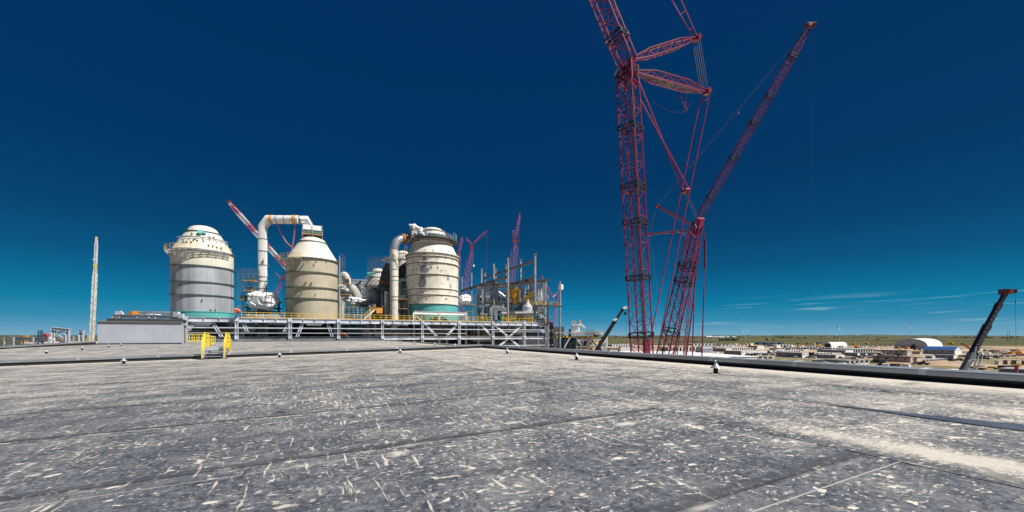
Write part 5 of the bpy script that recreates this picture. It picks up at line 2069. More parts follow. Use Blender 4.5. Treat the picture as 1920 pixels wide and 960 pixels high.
def skeleton():
    root = thing('steel_skeleton', 'bare grey columns and sloping looking beams rising beyond the deck', 'steel frame', AB(50, EF + 2, ZD))
    def row(pts, ref, w, capd, ground=False):
        """columns along BX from the reference column; pts: photo columns, ref: (x, y_top, Y)"""
        x0, y0, Y0 = ref
        p0 = W(x0, y0, Y0)
        tops = []
        for x in pts:
            k = (x - 960) / F
            # p0 + t*BX seen in column x
            t = (k * p0.y - p0.x) / (BX.x - k * BX.y)
            q = p0 + BX * t
            c = MB()
            c.hbeam(V(q.x, q.y, ZG if ground else ZD), q, w, w, up=BX, t=.09)
            if capd:
                c.box(q - UP * .1, w * 1.7, w * 1.7, .16)
                c.box(q - UP * 1.9, w * .9, w * .9, 1.8)
            c.build('column', 'skeleton steel', root)
            tops.append(q)
        return tops
    A = row([1003, 976, 949, 929, 909], (1003, 477, 111.5), .56, True)
    B = row([952.5, 926, 903, 884, 866], (952.5, 484, 108), .46, False)
    C = row([1050], (1050, 528, 112), .40, False, True) + row([1027], (1027, 553, 112), .38, False, True) + row([1023], (1023, 529, 118), .38, False, True)
    b = MB()
    for s in (A,):
        b.hbeam(s[0] - UP * 1.8, s[-1] - UP * 1.8, .4, .7)
        b.hbeam(s[0] - UP * 6.6, s[-1] - UP * 6.6, .4, .7)
    b.hbeam(B[0] - UP * 5.0, B[-1] - UP * 5.0, .45, .8)
    b.build('long_beam', 'equipment grey', root)
    b = MB()
    b.bar(A[0] - UP * 4.0, A[1] - UP * 4.0, .12)
    b.bar(A[0] - UP * 5.7, A[1] - UP * 5.7, .12)
    b.build('tie_rod', 'rust', root)
    # walkway at the far end
    y = 573
    w = MB()
    p, q = W(1006, 573, 111), W(1052, 574.5, 111)
    w.bar(p, q, 1.4, .35)
    w.build('walkway', 'dark steel', root)
    w = MB()
    rail(w, [p + UP * .15, q + UP * .15], 1.0, 1.5, .04)
    w.build('handrail', 'rail yellow', root)
    w = MB()
    w.bar(W(1007, 582, 111), W(1025, 569, 111), .35)
    w.bar(W(1008, 585, 111), W(1022, 597, 111), .35)
    w.bar(W(1037, 557, 111), W(1049, 545, 111), .4)
    w.build('brace', 'primer steel', root)
    w = MB()
    c = W(1051.5, 543, 111)
    w.tube(c, c + UP * 1.4, .7, 14)
    w.build('round_tank', 'trailer white', root)

    # process building behind
    Y = 122
    c = W(955, 600, Y)
    root = thing('process_building', 'open grey steel process building packed with pipes and yellow platforms', 'building', V(c.x, c.y, ZD))
    for row_, (Yr, xs) in enumerate(((118, (897, 909, 930, 962, 995, 1022)), (126, (896, 926, 960, 990, 1018)))):
        for x in xs:
            m = MB()
            yt = 537 - (x - 896) * 0.075
            p = W(x, yt, Yr)
            m.hbeam(V(p.x, p.y, ZD - 2), p, .55, .55, up=AX)
            m.build('column', 'galvanised steel' if row_ == 0 else 'dark steel', root)
    m = MB()
    for (xa, ya, xb, yb, Yr) in ((895, 540, 1024, 528, 118), (895, 535, 1020, 530, 126), (895, 566, 1022, 566, 118), (895, 584, 1022, 583, 118), (896, 552, 960, 549, 126)):
        m.hbeam(W(xa, ya, Yr), W(xb, yb, Yr), .45, .7)
    m.build('beam', 'galvanised steel', root)
    m = MB()
    rng = random.Random(4)
    for i in range(16):
        x = 898 + i * 8
        m.bar(W(x, 538 - (x - 896) * .07, 118), W(x + rng.choice((-7, 7)), 566, 118), .28)
        if i % 2:
            m.bar(W(x, 566, 120), W(x + rng.choice((-9, 9)), 598, 120), .28)
    m.build('brace', 'primer steel', root)
    m = MB()
    for i in range(34):
        x = 900 + i * 3.7
        p = W(x, 537 - (x - 896) * .075, 118)
        m.box(p, .35, 6, .35)
    m.build('roof_joist', 'dark steel', root)
    m = MB()
    rng = random.Random(14)
    for i in range(26):
        x = 897 + i * 4.9
        yt = 541 - (x - 896) * .07
        Yr = rng.choice((119.5, 121, 123, 125))
        p = W(x, yt + rng.uniform(0, 14), Yr)
        m.bar(V(p.x, p.y, ZD - 1), p, .22)
        q = W(x + rng.uniform(-9, 9), rng.choice((566, 584)), Yr)
        m.bar(p, q, .2)
    for y in (546, 553, 560, 573, 579, 590):
        for Yr in (119.5, 124):
            m.bar(W(896, y, Yr), W(1022, y - 2, Yr), .2, .3)
    m.build('secondary_steel', 'primer steel', root)
    m = MB()
    for y in (566, 584, 598):
        a, b = W(895, y, 117), W(1022, y, 117)
        m.box(V((a.x + b.x) / 2, 122, a.z), b.x - a.x, 8, .2, V(1, 0, 0), V(0, 1, 0))
    m.build('floor', 'dark steel', root)
    m = MB()
    for (xa, xb, y, Yr) in ((955, 1000, 566, 117), (915, 935, 571, 117), (942, 1000, 598, 113), (985, 1022, 573, 116.5), (896, 912, 598, 112)):
        m.cut()
        rail(m, [W(xa, y, Yr), W(xb, y, Yr)], 1.1, 1.2, .05)
    m.build('handrail', 'rail yellow', root)
    m = MB()
    c = W(965.5, 566, 117.5)
    m.tube(c + UP * 1.2, c + UP * 3.6, 1.4, 20)
    m.tube(c - UP * .8, c + UP * 1.2, .5, 12)
    m.ring(c, 1.4, 2.0, 1.1, .14, 24)
    m.ring(c, 1.4, 2.0, 3.5, .14, 24)
    for i in range(16):
        a = 2 * pi * i / 16
        u = V(cos(a), sin(a), 0) * 1.95
        m.bar(c + u + UP * 1.1, c + u + UP * 2.2, .09)
        m.bar(c + u + UP * 3.5, c + u + UP * 4.5, .09)
    for z in (2.2, 4.5, 1.7, 4.0):
        m.ring(c, 1.9, 2.0, z, .09, 24)
    m.build('yellow_vessel', 'yellow machine', root)
    m = MB()
    m.bar(W(983, 563, 117), W(1000, 549, 117), .5, 1.2)
    m.bar(W(985, 552, 117), W(996, 566, 117), .4)
    m.build('yellow_stair', 'rail yellow', root)
    m = MB()
    c = W(989, 584, 116)
    m.lathe(V(c.x, c.y, 0), [(1.5, zy(586, 116)), (1.5, zy(576, 116)), (.5, zy(567, 116)), (.45, zy(562, 116)), (.001, zy(562, 116))], 24)
    m.build('white_hopper', 'fabric grey', root)
    m = MB()
    for (pts, r) in (([(921, 600), (921, 580), (925, 576.5), (945, 577)], .55), ([(929, 600), (929, 584), (933, 580), (950, 580)], .6), ([(898, 575), (918, 572)], .3), ([(900, 590), (950, 588)], .3), ([(955, 592), (1000, 590)], .4), ([(944, 570), (944, 598)], .3),
                     ([(905, 545), (905, 598)], .25), ([(975, 545), (975, 566)], .3), ([(1010, 566), (1010, 598)], .3), ([(935, 548), (952, 560), (952, 575)], .35)):
        m.cut()
        m.path([W(x, y, 114.5) for x, y in pts], r, 12)
    m.build('process_pipe', 'silver cladding', root)
    m = MB()
    rng = random.Random(8)
    for i in range(40):
        x = rng.uniform(898, 1016)
        y = rng.choice((566, 584, 598))
        p = W(x, y, rng.uniform(118, 125))
        m.cut()
        m.box(p, rng.uniform(.6, 2.0), rng.uniform(.6, 1.6), rng.uniform(.8, 2.0))
    m.build('equipment', 'equipment grey', root)
    m = MB()
    a, b = W(940, 586, 115), W(1003, 585, 115)
    m.bar(a, b, 2.0, .25)
    for i in range(24):
        m.box(a.lerp(b, i / 23) - UP * .4 - BX, .25, .25, .3)
    m.build('cable_tray', 'white paint', root)


skeleton()


def pump_house():
    Y = 118
    c = W(1092, 655, Y)
    root = thing('pump_station', 'low white roofed steel pump station with raised stair beside the black boom', 'building', V(c.x, c.y, ZG))
    for x, m_ in ((1048, 'dark steel'), (1068.5, 'dark steel'), (1082, 'primer steel'), (1092, 'primer steel'), (1103.5, 'white paint'), (1137, 'white paint')):
        m = MB()
        t = W(x, {1048: 620, 1068.5: 617}.get(x, 629), Y)
        m.hbeam(V(t.x, t.y, ZG), t, .55, .55, up=AX)
        m.build('column', m_, root)
    m = MB()
    for (a, b, w) in (((1070, 626), (1130, 624), .9), ((1082, 638), (1138, 637), .45), ((1080, 650), (1138, 650), .45), ((1040, 624), (1070, 624), .4)):
        m.hbeam(W(*a, Y - .4), W(*b, Y - .4), w * .7, w)
    m.build('beam', 'white paint', root)
    m = MB()
    for a, b in (((1105, 637), (1116, 650)), ((1124, 650), (1136, 638)), ((1122, 650), (1113, 638)), ((1058, 652), (1069, 632)), ((1083, 638), (1092, 649)), ((1128, 652), (1136, 664)), ((1116, 652), (1108, 663))):
        m.bar(W(*a, Y - .6), W(*b, Y - .6), .35)
    m.build('brace', 'white paint', root)
    m = MB()
    a, b = W(1072, 626, Y), W(1130, 626, Y)
    m.box(V((a.x + b.x) / 2, Y + 4, a.z), b.x - a.x, 8, .5, V(1, 0, 0), V(0, 1, 0))
    m.build('roof', 'white paint', root)
    m = MB()
    rail(m, [W(1072, 624, Y), W(1129, 624, Y)], .9, 1.6, .04, toe=False)
    m.build('roof_rail', 'galvanised steel', root)
    m = MB()
    for x in (1073, 1078, 1081, 1085):
        m.bar(W(x, 625, Y + 1), W(x, 609, Y + 1), .35)
    m.box(W(1079, 609.5, Y + 1), 2.4, 1.5, .25, V(1, 0, 0), V(0, 1, 0))
    m.bar(W(1087, 606, Y + 1), W(1101, 618, Y + 1), .25, .5)
    m.bar(W(1080, 610, Y + 1), W(1088, 610, Y + 1), .6, .3)
    m.build('stair_tower', 'trailer white', root)
    m = MB()
    rail(m, [W(1072, 609, Y + .3), W(1079, 609, Y + .3)], 1.1, 1.0, .07)
    m.cut()
    rail(m, [W(1086, 607, Y + .3), W(1088, 607, Y + .3)], 1.0, .6, .09)
    m.build('stair_rail', 'rail yellow', root)
    m = MB()
    for (x, y, w, h) in ((1091, 636, 3.2, 1.0), (1108, 634, 1.2, .8), (1044, 634, 1.0, .8), (1060, 633, 2.4, .5), (1098, 655, 1.5, 1.2), (1112, 657, 2, .8), (1117, 645, .9, 1.2)):
        m.cut()
        m.box(W(x, y, Y + 1.5), w, 1.5, h)
    m.build('yellow_equipment', 'yellow machine', root)
    m = MB()
    for (x, y, w, h) in ((1060, 655, 3.5, 3.2), (1077, 655, 3.0, 3.4), (1090, 652, 2.2, 2.2), (1124, 648, 2, 1.6)):
        m.cut()
        m.box(W(x, y, Y + 3), w, 2, h)
    m.tube(W(1054, 640, Y + 2), W(1096, 640, Y + 2), 1.1, 16)
    m.build('blue_equipment', 'equipment blue', root)
    m = MB()
    for (x, y) in ((1120, 632), (1100, 645), (1130, 657), (1085, 645), (1110, 645)):
        m.cut()
        m.box(W(x, y, Y + 4), 1.8, 2, 1.6)
    m.build('grey_equipment', 'equipment grey', root)


pump_house()

# ================================================================== cranes
def red_crane():
    D = 62.0
    foot = W(1211, 822, 63.0)
    foot.z = ZG + 2.0
    root = thing('lattice_crane', 'huge dark red lattice crane with two struts, towering out of the picture', 'crane', V(foot.x, foot.y, ZG))
    u = (AX * 0 + V(0.707, 0.707, 0))
    p0, p1 = foot, W(1177.5, 158, 61.2)
    w = 2.45
    ch, lc = MB(), MB()
    lattice(ch, lc, p0, p1, u, w, 26, rc=0.16, rl=0.068, xf=(3, 1), horiz=2)
    bm = ch.build('main_boom', 'crane red', root)
    lc.build('boom_lacing', 'crane red lacing', bm)
    k = MB()
    L = (p1 - p0).length
    for y in (628, 521, 418, 352, 245):
        t = (W(1190, y, 62).z - p0.z) / (p1.z - p0.z)
        collar(k, p0, p1, t, u, w, 0.75 if y > 600 else 0.65, 0.13)
    k.build('joint_walkway', 'black steel', bm)
    r_ = MB()
    for dx in (.15, .35, .55, .75):
        o = u * .55 + V(.707, -.707, 0) * (dx - .2)
        r_.bar(p0 + o, p1 + o, .07, caps=False)
    r_.build('hoist_rope', 'rope', root)
    b = MB()
    for y0, y1 in ((636, 668),):
        q0 = p0.lerp(p1, (W(1200, y0, 62).z - p0.z) / (p1.z - p0.z))
        q1 = q0 - UP * 2.9
        b.hexa([q1 + u * a + V(.707, -.707, 0) * c for a, c in ((-.9, .7), (.9, .7), (.9, 1.0), (-.9, 1.0))] + [q0 + u * a + V(.707, -.707, 0) * c for a, c in ((-.9, .7), (.9, .7), (.9, 1.0), (-.9, 1.0))])
    b.build('foot_plate', 'crane red', root)
    # head of the boom and the leaning jib
    j0, jt = W(1178, 122, 61.0), W(1035, -225, 58.8)
    ch, lc = MB(), MB()
    lattice(ch, lc, j0, jt, u, w, 15, t0=.03, s0=.75, t1=.12, s1=.35, rc=0.16, rl=0.068, xf=(3, 1), horiz=2)
    bm = ch.build('jib', 'crane red', root)
    lc.build('jib_lacing', 'crane red lacing', bm)
    k = MB()
    for y in (72,):
        t = (W(1158, y, 60.8).z - j0.z) / (jt.z - j0.z)
        collar(k, j0, jt, t, u, w, .7, .14)
    for a, c in (((1153, 146), (1197, 130)), ((1152, 143), (1176, 152)), ((1176, 152), (1199, 138)), ((1158, 128), (1190, 140)), ((1152, 141), (1162, 122))):
        k.bar(W(*a, 60.2), W(*c, 60.2), .2)
    k.build('joint_walkway', 'black steel', bm)
    h = MB()
    hd = W(1177, 140, 61.2)
    side = V(.707, -.707, 0)
    for s in (-1, 1):
        o = u * (1.0 * s)
        for a, c in ((p1 + side * 1.2, j0 + side * 1.0), (p1 - side * 1.2, j0 - side * 1.0), (p1 + side * 1.2, j0 - side * 1.0), (p1 - side * 1.2, hd), (p1 + side * 1.2, hd), (hd, j0)):
            h.bar(a + o, c + o, .26)
    for q in (p1, hd, j0):
        h.bar(q - u * 1.25 + side * .7, q + u * 1.25 + side * .7, .3)
        h.bar(q - u * 1.25 - side * .7, q + u * 1.25 - side * .7, .3)
    for a, c in (((1178, 128), (1185, 112)), ((1176, 133), (1194, 138)), ((1176, 133), (1184, 120))):
        h.bar(W(*a, 60.3), W(*c, 60.0), .42)
    h.build('boom_head', 'crane red', root)
    # two struts behind the head
    for (a, Ya, c, Yc, wid, nm) in (((1184, 111), 61.2, (1306, 71.5), 66.5, 1.15, 'upper'), ((1190, 134), 61.2, (1325, 172), 67.0, 1.2, 'lower')):
        ch, lc = MB(), MB()
        A, B = W(*a, Ya), W(*c, Yc)
        su, sv = lattice(ch, lc, A, B, V(-.6, .8, 0), wid * 1.15, 10, h=wid, t0=.24, t1=.3, s0=.2, s1=.2, rc=.14, rl=.06)
        bm = ch.build('strut', 'crane red', root)
        lc.build('strut_lacing', 'crane red lacing', bm)
        k = MB()
        k.tube(B - su * .7, B + su * .7, .42, 16)
        k.box(B - UP * .5, .9, .7, .8)
        k.build('sheave_block', 'crane red', bm)
        if nm == 'lower':
            g_ = MB()
            d = (B - A)
            g_.bar(A + d * .12 - sv * .0 - UP * .35, A + d * .52 - UP * .62, .9, .06)
            g_.bar(A + d * .55 - UP * .62, A + d * .9 - UP * .25, .7, .06)
            g_.build('strut_walkway', 'dark steel', root)
            s_ = MB()
            s_.bar(W(1272, 170, 65.2), W(1286, 206, 65.4), .11)
            s_.bar(W(1286, 176, 65.7), W(1286.5, 206, 65.4), .06)
            s_.box(W(1286.5, 207, 65.4), .25, .25, .25)
            s_.path([W(1227, 193, 63.5), W(1245, 204, 64), W(1262, 210, 64.6), W(1278, 211, 65.1), W(1286, 208, 65.4), W(1295, 192, 66)], .022, 4)
            s_.build('strut_stop', 'crane red', root)
    r_ = MB()
    for i in range(5):
        o = (i - 2) * .3
        r_.bar(W(1306 + o, 78, 66.5) + V(o, 0, 0), W(1320 + o, 166, 67) + V(o, 0, 0), .05, caps=False)
    r_.build('strut_rope', 'rope', root)
    pn = MB()
    for xa, xb in ((1299, 1259.5), (1307, 1277)):
        q0, q1 = W(xa, 68, 66.5), jt + V((xa - 1303) * .12, 0, 0)
        pn.bar(q0, W(xb, 0, 64.5), .12)
        pn.bar(W(xb, 0, 64.5), q1, .12)
    for (a, c) in (((1274, 28), (1287, 19)), ((1297, 56), (1291, 53))):
        pn.bar(W(*a, 65.3), W(*c, 65.3), .1)
    # boom head pendants down to the equaliser
    pn.bar(W(1196, 147, 61.2), W(1278, 351, 65), .15)
    pn.bar(W(1197, 180, 61.4), W(1290, 351, 65), .15)
    # backstays from the lower strut
    for a, b_, c, d in (((1320, 180), (1312, 192), (1256, 460), (1220, 632)), ((1327, 180), (1329, 185), (1272, 460), (1238, 632))):
        pn.bar(W(*a, 67), W(*b_, 67), .13)
        pn.bar(W(*b_, 67), W(*c, 65.5), .13)
        pn.bar(W(*c, 65.5), W(*d, 64.2), .13)
    pn.bar(W(1312, 192, 67), W(1329, 185, 67), .12)
    pn.build('pendant', 'crane red lacing', root)
    e = MB()
    c = W(1285, 356, 65)
    e.box(c - UP * .5, 1.0, .7, .7)
    e.tube(c - V(.6, 0, .1), c + V(.55, 0, -.1), .42, 14)
    e.bar(c - UP * .3, c + V(.7, 0, -.7), .28)
    e.build('equaliser', 'crane red', root)
    r_ = MB()
    for dx in (-.25, 0, .25):
        r_.bar(c + V(dx, 0, -.5), W(1309, 412, 69) + V(dx, 0, 0), .04, caps=False)
    r_.build('luffing_rope', 'rope', root)
    # raking mast
    m0, m1 = W(1228, 742, 64.5), W(1308, 418, 69.5)
    m0 = m0 + (m0 - m1).normalized() * 7.5
    ch, lc = MB(), MB()
    lattice(ch, lc, m0, m1, u, 1.95, 20, t0=.1, s0=.5, t1=.1, s1=.55, rc=.16, rl=.07, xf=(1, 3), horiz=1)
    bm = ch.build('mast', 'crane red', root)
    lc.build('mast_lacing', 'crane red lacing', bm)
    k = MB()
    for y in (622, 527, 497):
        t = (W(1270, y, 66.5).z - m0.z) / (m1.z - m0.z)
        collar(k, m0, m1, t, u, 1.95, .7, .12)
    k.build('joint_walkway', 'black steel', bm)
    h = MB()
    h.bar(W(1306, 440, 69), W(1314, 412, 69.4), .55, .3)
    h.bar(W(1312, 440, 69.6), W(1317, 410, 69.6), .35, .3)
    h.tube(W(1306, 412, 69.2), W(1318, 412, 69.8), .38, 14)
    h.build('mast_head', 'crane red lacing', root)
    s_ = MB()
    s_.bar(W(1317, 412, 69.6), W(1321, 449, 70), .1)
    s_.tube(W(1321.5, 449, 70), W(1321.5, 505, 70), .2, 12)
    s_.bar(W(1321.5, 505, 70), W(1320, 540, 70.2), .07)
    s_.bar(W(1320, 538, 70.2), W(1315.5, 690, 71), .16)
    s_.tube(W(1303.5, 490, 70), W(1303, 507, 70), .2, 12)
    s_.bar(W(1303, 507, 70), W(1297.5, 690, 71), .15)
    s_.bar(W(1311, 470, 69.5), W(1302, 545, 70), .12)
    s_.bar(W(1302, 545, 70), W(1284, 690, 71), .18)
    s_.build('mast_backstay', 'crane red', root)
    # crawler carrier on the ground, below the edge of the roof
    c = V(foot.x + 3.0, foot.y + 1.5, ZG)
    b = MB()
    b.box(c + UP * 1.6, 11, 5, 3.2)
    b.build('machinery_house', 'crane red', root)
    b = MB()
    for s in (-1, 1):
        b.box(c + BX * (s * 4.2), 11, 1.6, 1.7)
    b.build('track', 'black steel', root)


def luffing_crane():
    Y = 105
    p0, p1 = W(1270, 720, Y), W(1300, 426, Y)
    p0 = p0 + (p0 - p1) * ((p0.z - ZG - 1.5) / (p1.z - p0.z))
    root = thing('lattice_crane', 'thin dark red luffing crane whose long jib slants up beyond the huge crane', 'crane', V(p0.x, p0.y, ZG))
    u = V(.6, .8, 0)
    ch, lc = MB(), MB()
    lattice(ch, lc, p0, p1, u, 1.9, 24, t0=.06, s0=.5, t1=.08, s1=.4, rc=.14, rl=.06, xf=(0,), horiz=1)
    bm = ch.build('main_boom', 'crane red', root)
    lc.build('boom_lacing', 'crane red lacing', bm)
    j1 = W(1517, 51, 99)
    ch, lc = MB(), MB()
    lattice(ch, lc, p1, j1, V(0, 1, 0), 1.45, 44, h=1.6, t0=.09, s0=.3, t1=.12, s1=.4, rc=.12, rl=.045)
    bm = ch.build('jib', 'crane red', root)
    lc.build('jib_lacing', 'crane red lacing', bm)
    k = MB()
    ju = V(0, 1, 0)
    for y in (368, 292, 225, 175, 103):
        collar(k, p1, j1, (y - 426) / (51 - 426.0), ju, 1.55, .7, .12)
    # walkway strip along the jib
    d = (j1 - p1).normalized()
    nrm = V(-d.z, 0, d.x).normalized()
    k.bar(p1.lerp(j1, .06) + nrm * .8, p1.lerp(j1, .97) + nrm * .6, .14)
    k.build('joint_walkway', 'black steel', bm)
    h = MB()
    h.box(W(1519, 50, 99), 2.2, 1.0, .8, V(1, 0, 0), V(0, 1, 0))
    h.tube(W(1513, 47, 98.4), W(1513, 47, 99.6), .5, 14)
    h.tube(W(1526, 47, 98.4), W(1526, 47, 99.6), .5, 14)
    h.build('sheave_head', 'trim maroon', root)
    s = MB()
    for a, c in (((1301, 424), (1232, 386)), ((1297, 431), (1217, 439.5))):
        A, B = W(*a, Y), W(*c, Y + 2)
        for o in (-.45, .45):
            s.bar(A + UP * o * .8, B + UP * o * .3, .22)
        n = 12
        for i in range(n):
            s.bar(A.lerp(B, i / n) + UP * (.36 * (1 if i % 2 else -1)), A.lerp(B, (i + 1) / n) - UP * (.3 * (1 if i % 2 else -1)), .1)
        s.box(B - UP * .35, .7, .6, .7)
    s.bar(W(1272, 434, Y), W(1292, 444, Y), .2)
    s.build('strut', 'crane red', root)
    r_ = MB()
    for o in (-.2, .2):
        r_.bar(W(1232, 386, Y + 2) + V(o, 0, 0), W(1217, 439, Y + 2) + V(o, 0, 0), .05, caps=False)
        r_.bar(W(1217, 441, Y + 2) + V(o, 0, 0), W(1243, 600, Y) + V(o, 0, 0), .025, caps=False)
        r_.bar(W(1232, 386, Y + 2) + UP * o * 1.6, W(1514, 52, 99) + UP * o, .055, caps=False)
    r_.bar(W(1519, 52, 99), W(1528, 640, 99) , .013, caps=False)
    r_.box(W(1384, 213, 102), .45, .3, .45)
    r_.build('rope', 'rope', root)
    b = MB()
    b.box(V(p0.x, p0.y, ZG + 1.4), 9, 4, 3)
    b.build('machinery_house', 'crane red', root)
    b = MB()
    for s_ in (-1, 1):
        b.box(V(p0.x, p0.y, ZG) + BX * (s_ * 3.4), 9, 1.3, 1.5)
    b.build('track', 'black steel', root)


red_crane()
luffing_crane()


def far_crane(label, Y, parts, head=None, m='crane violet', base_to_ground=True, ball=None, ropes=()):
    """parts: (name, x0, y0, x1, y1, width px, bays, taper)"""
    s = Y / F
    a = W(parts[0][1], parts[0][2], Y)
    root = thing('lattice_crane', label, 'crane', V(a.x, a.y, ZG) if base_to_ground else a)
    for i, (nm, x0, y0, x1, y1, wpx, n, tp) in enumerate(parts):
        p, q = W(x0, y0, Y), W(x1, y1, Y)
        if i == 0 and base_to_ground:
            nx = (p.z - ZG) / (q.z - p.z)
            n = int(n * (1 + nx)) + 1
            p = p + (p - q) * nx
        ch, lc = MB(), MB()
        lattice(ch, lc, p, q, V(.7, .7, 0), wpx * s * .62, n, t0=tp, s0=.4, t1=tp, s1=.35, rc=max(.1, s * .6), rl=max(.05, s * .27), xf=(), horiz=1)
        bm = ch.build(nm, m, root)
        lc.build(nm.replace('main_', '') + '_lacing', m, bm)
    if head:
        b = MB()
        for (x, y, w, h) in head:
            b.box(W(x, y, Y), w * s, w * s, h * s, V(1, 0, 0), V(0, 1, 0))
        b.build('boom_head', 'red steel', root)
    if ropes:
        b = MB()
        for (x0, y0, x1, y1) in ropes:
            b.bar(W(x0, y0, Y), W(x1, y1, Y), s * .3, caps=False)
        b.build('rope', 'rope', root)
    if ball:
        b = MB()
        c = W(*ball, Y)
        b.lathe(V(c.x, c.y, 0), [(.001, c.z - 2.0 * s), (1.6 * s, c.z - s), (1.8 * s, c.z), (1.2 * s, c.z + 2 * s), (.001, c.z + 3 * s)], 14)
        b.build('headache_ball', 'trailer white', root)
    return root


far_crane('violet lattice crane half hidden by the ringed cream vessel', 190, [('main_boom', 857, 530, 860, 474, 9, 9, .05), ('jib', 860, 474, 866.5, 445, 6, 6, .2)], [(860, 476, 4, 5)])
far_crane('violet crane with spread arms like a letter Y right of the cream vessel', 170, [('main_boom', 871, 540, 884.5, 466, 12, 10, .1), ('jib', 886, 459, 912, 433.5, 5, 8, .2), ('strut', 884, 458, 873.5, 446, 4, 4, .2)], [(885, 468, 5, 8), (912, 435, 2.5, 2.5)], ball=(888, 499), ropes=((886, 462, 888, 497), (912, 433, 912, 560)))
far_crane('upright violet and red crane behind the bare steel columns', 180, [('main_boom', 959, 530, 965.5, 456, 13, 10, .05), ('jib', 966, 448, 974, 403, 6, 9, .2), ('strut', 964, 445, 962, 432, 3, 3, .2)], [(965.5, 454, 8, 3.5), (965, 447, 6, 6), (974.5, 402, 3, 2.5)], ropes=((974, 404, 970, 540),))
far_crane('violet crane peeping over the far walkway beyond the steel columns', 165, [('main_boom', 1035, 625, 1042, 572, 13, 8, .1), ('jib', 1038, 562, 1014, 515, 5, 9, .2), ('strut', 1043, 568, 1046, 552, 4, 4, .2)], [(1041.5, 573, 6, 5)], ropes=((1014, 515, 1037, 556),))
far_crane('small pink crane between the white pipe and the beige vessel', 175, [('main_boom', 514, 560, 528, 525, 9, 6, .15), ('jib', 527, 522, 516, 512, 2.5, 4, .1), ('strut', 529, 521, 536, 517, 3, 3, .1)], [(529, 524, 5, 3)], ropes=((516, 513, 510, 570),), m='crane violet')


def striped_crane():
    Y = 132
    p0, p1 = W(560, 528, Y), W(428, 378, Y)
    root = thing('lattice_crane', 'orange and white striped lattice jib slanting behind the white pipe', 'crane', V(W(586, 700, Y).x, Y, ZG))
    ch, lc = MB(), MB()
    fn = lambda t: 0 if int(t * 9.5) % 2 == 0 else 1
    lattice(ch, lc, p0, p1, V(0, 1, 0), 1.3, 40, h=1.05, t1=.12, s1=.35, rc=.13, rl=.055, mi_fn=fn)
    bm = ch.build('jib', ['crane orange', 'crane white'], root)
    lc.build('jib_lacing', ['crane violet', 'crane white'], bm)
    d = MB()
    for i in range(11):
        a, b = p0.lerp(p1, i / 11), p0.lerp(p1, (i + .98) / 11)
        d.bar(a + UP * .5, b + UP * .5, .35, .28, mi=i % 2)
    d.build('jib_deck', ['crane orange', 'crane white'], root)
    ch, lc = MB(), MB()
    b0 = V(W(590, 700, Y).x, Y, ZG)
    lattice(ch, lc, b0, p0, V(0, 1, 0), 2.2, 16, rc=.25, rl=.12)
    bm = ch.build('main_boom', 'crane violet', root)
    lc.build('boom_lacing', 'crane violet', bm)
    h = MB()
    h.box(W(430, 381, Y), 1.0, .8, .8)
    h.tube(W(428, 378, Y - .5), W(428, 378, Y + .5), .5, 12)
    h.build('sheave_head', 'trim maroon', root)
    r_ = MB()
    r_.bar(W(429, 376, Y), W(520, 424, Y), .05, caps=False)
    r_.bar(W(520, 424, Y), p0 + UP * 3, .05, caps=False)
    r_.build('rope', 'rope', root)


striped_crane()


def telescopic(label, Y, secs, m, hook=None, tip=None, holes=False, loc=None):
    """secs: (x0,y0,x1,y1,width px) from the outermost tube to the inner ones"""
    s = Y / F
    a = W(secs[0][0], secs[0][1], Y)
    root = thing('telescopic_crane', label, 'crane', V(a.x, a.y, ZG))
    for i, (x0, y0, x1, y1, wpx) in enumerate(secs):
        b = MB()
        p, q = W(x0, y0, Y), W(x1, y1, Y)
        if i == 0:
            p = p + (p - q) * ((p.z - ZG - 2.2) / (q.z - p.z))
        w = wpx * s * (.38 if Y < 60 else .8)
        d = (q - p).normalized()
        b.bar(p, q, w * .8, w, up=V(-d.z, 0, d.x))
        b.bar(q - d * .5, q + d * .12, w * .92, w * 1.14, up=V(-d.z, 0, d.x))
        b.build('boom_section', m[min(i, len(m) - 1)], root)
    return root


def black_telescope():
    Y = 98
    root = telescopic('slim black telescopic boom with white collar beside the red crane', Y, [(1130, 638, 1153, 602, 7.5), (1152, 603, 1168, 580, 5.5)], ['black steel'])
    b = MB()
    b.bar(W(1166, 582, Y), W(1174, 575, Y), .5, .5)
    b.bar(W(1168, 577, Y), W(1176, 577, Y), .3)
    b.bar(W(1152, 598, Y), W(1154, 601, Y), 1.0, .9)
    b.build('tip_head', 'trailer white', root)
    b = MB()
    b.bar(W(1173, 578, Y), W(1172.5, 586, Y), .05)
    b.box(W(1172.5, 591, Y), .45, .35, .8)
    b.bar(W(1175, 578, Y), W(1174, 650, Y), .03)
    b.build('hook_block', 'black steel', root)
    b = MB()
    c = W(1118, 655, Y)
    b.box(V(c.x - 1, Y, ZG + 1), 7, 2.6, 1.4)
    b.build('carrier', 'black steel', root)


black_telescope()


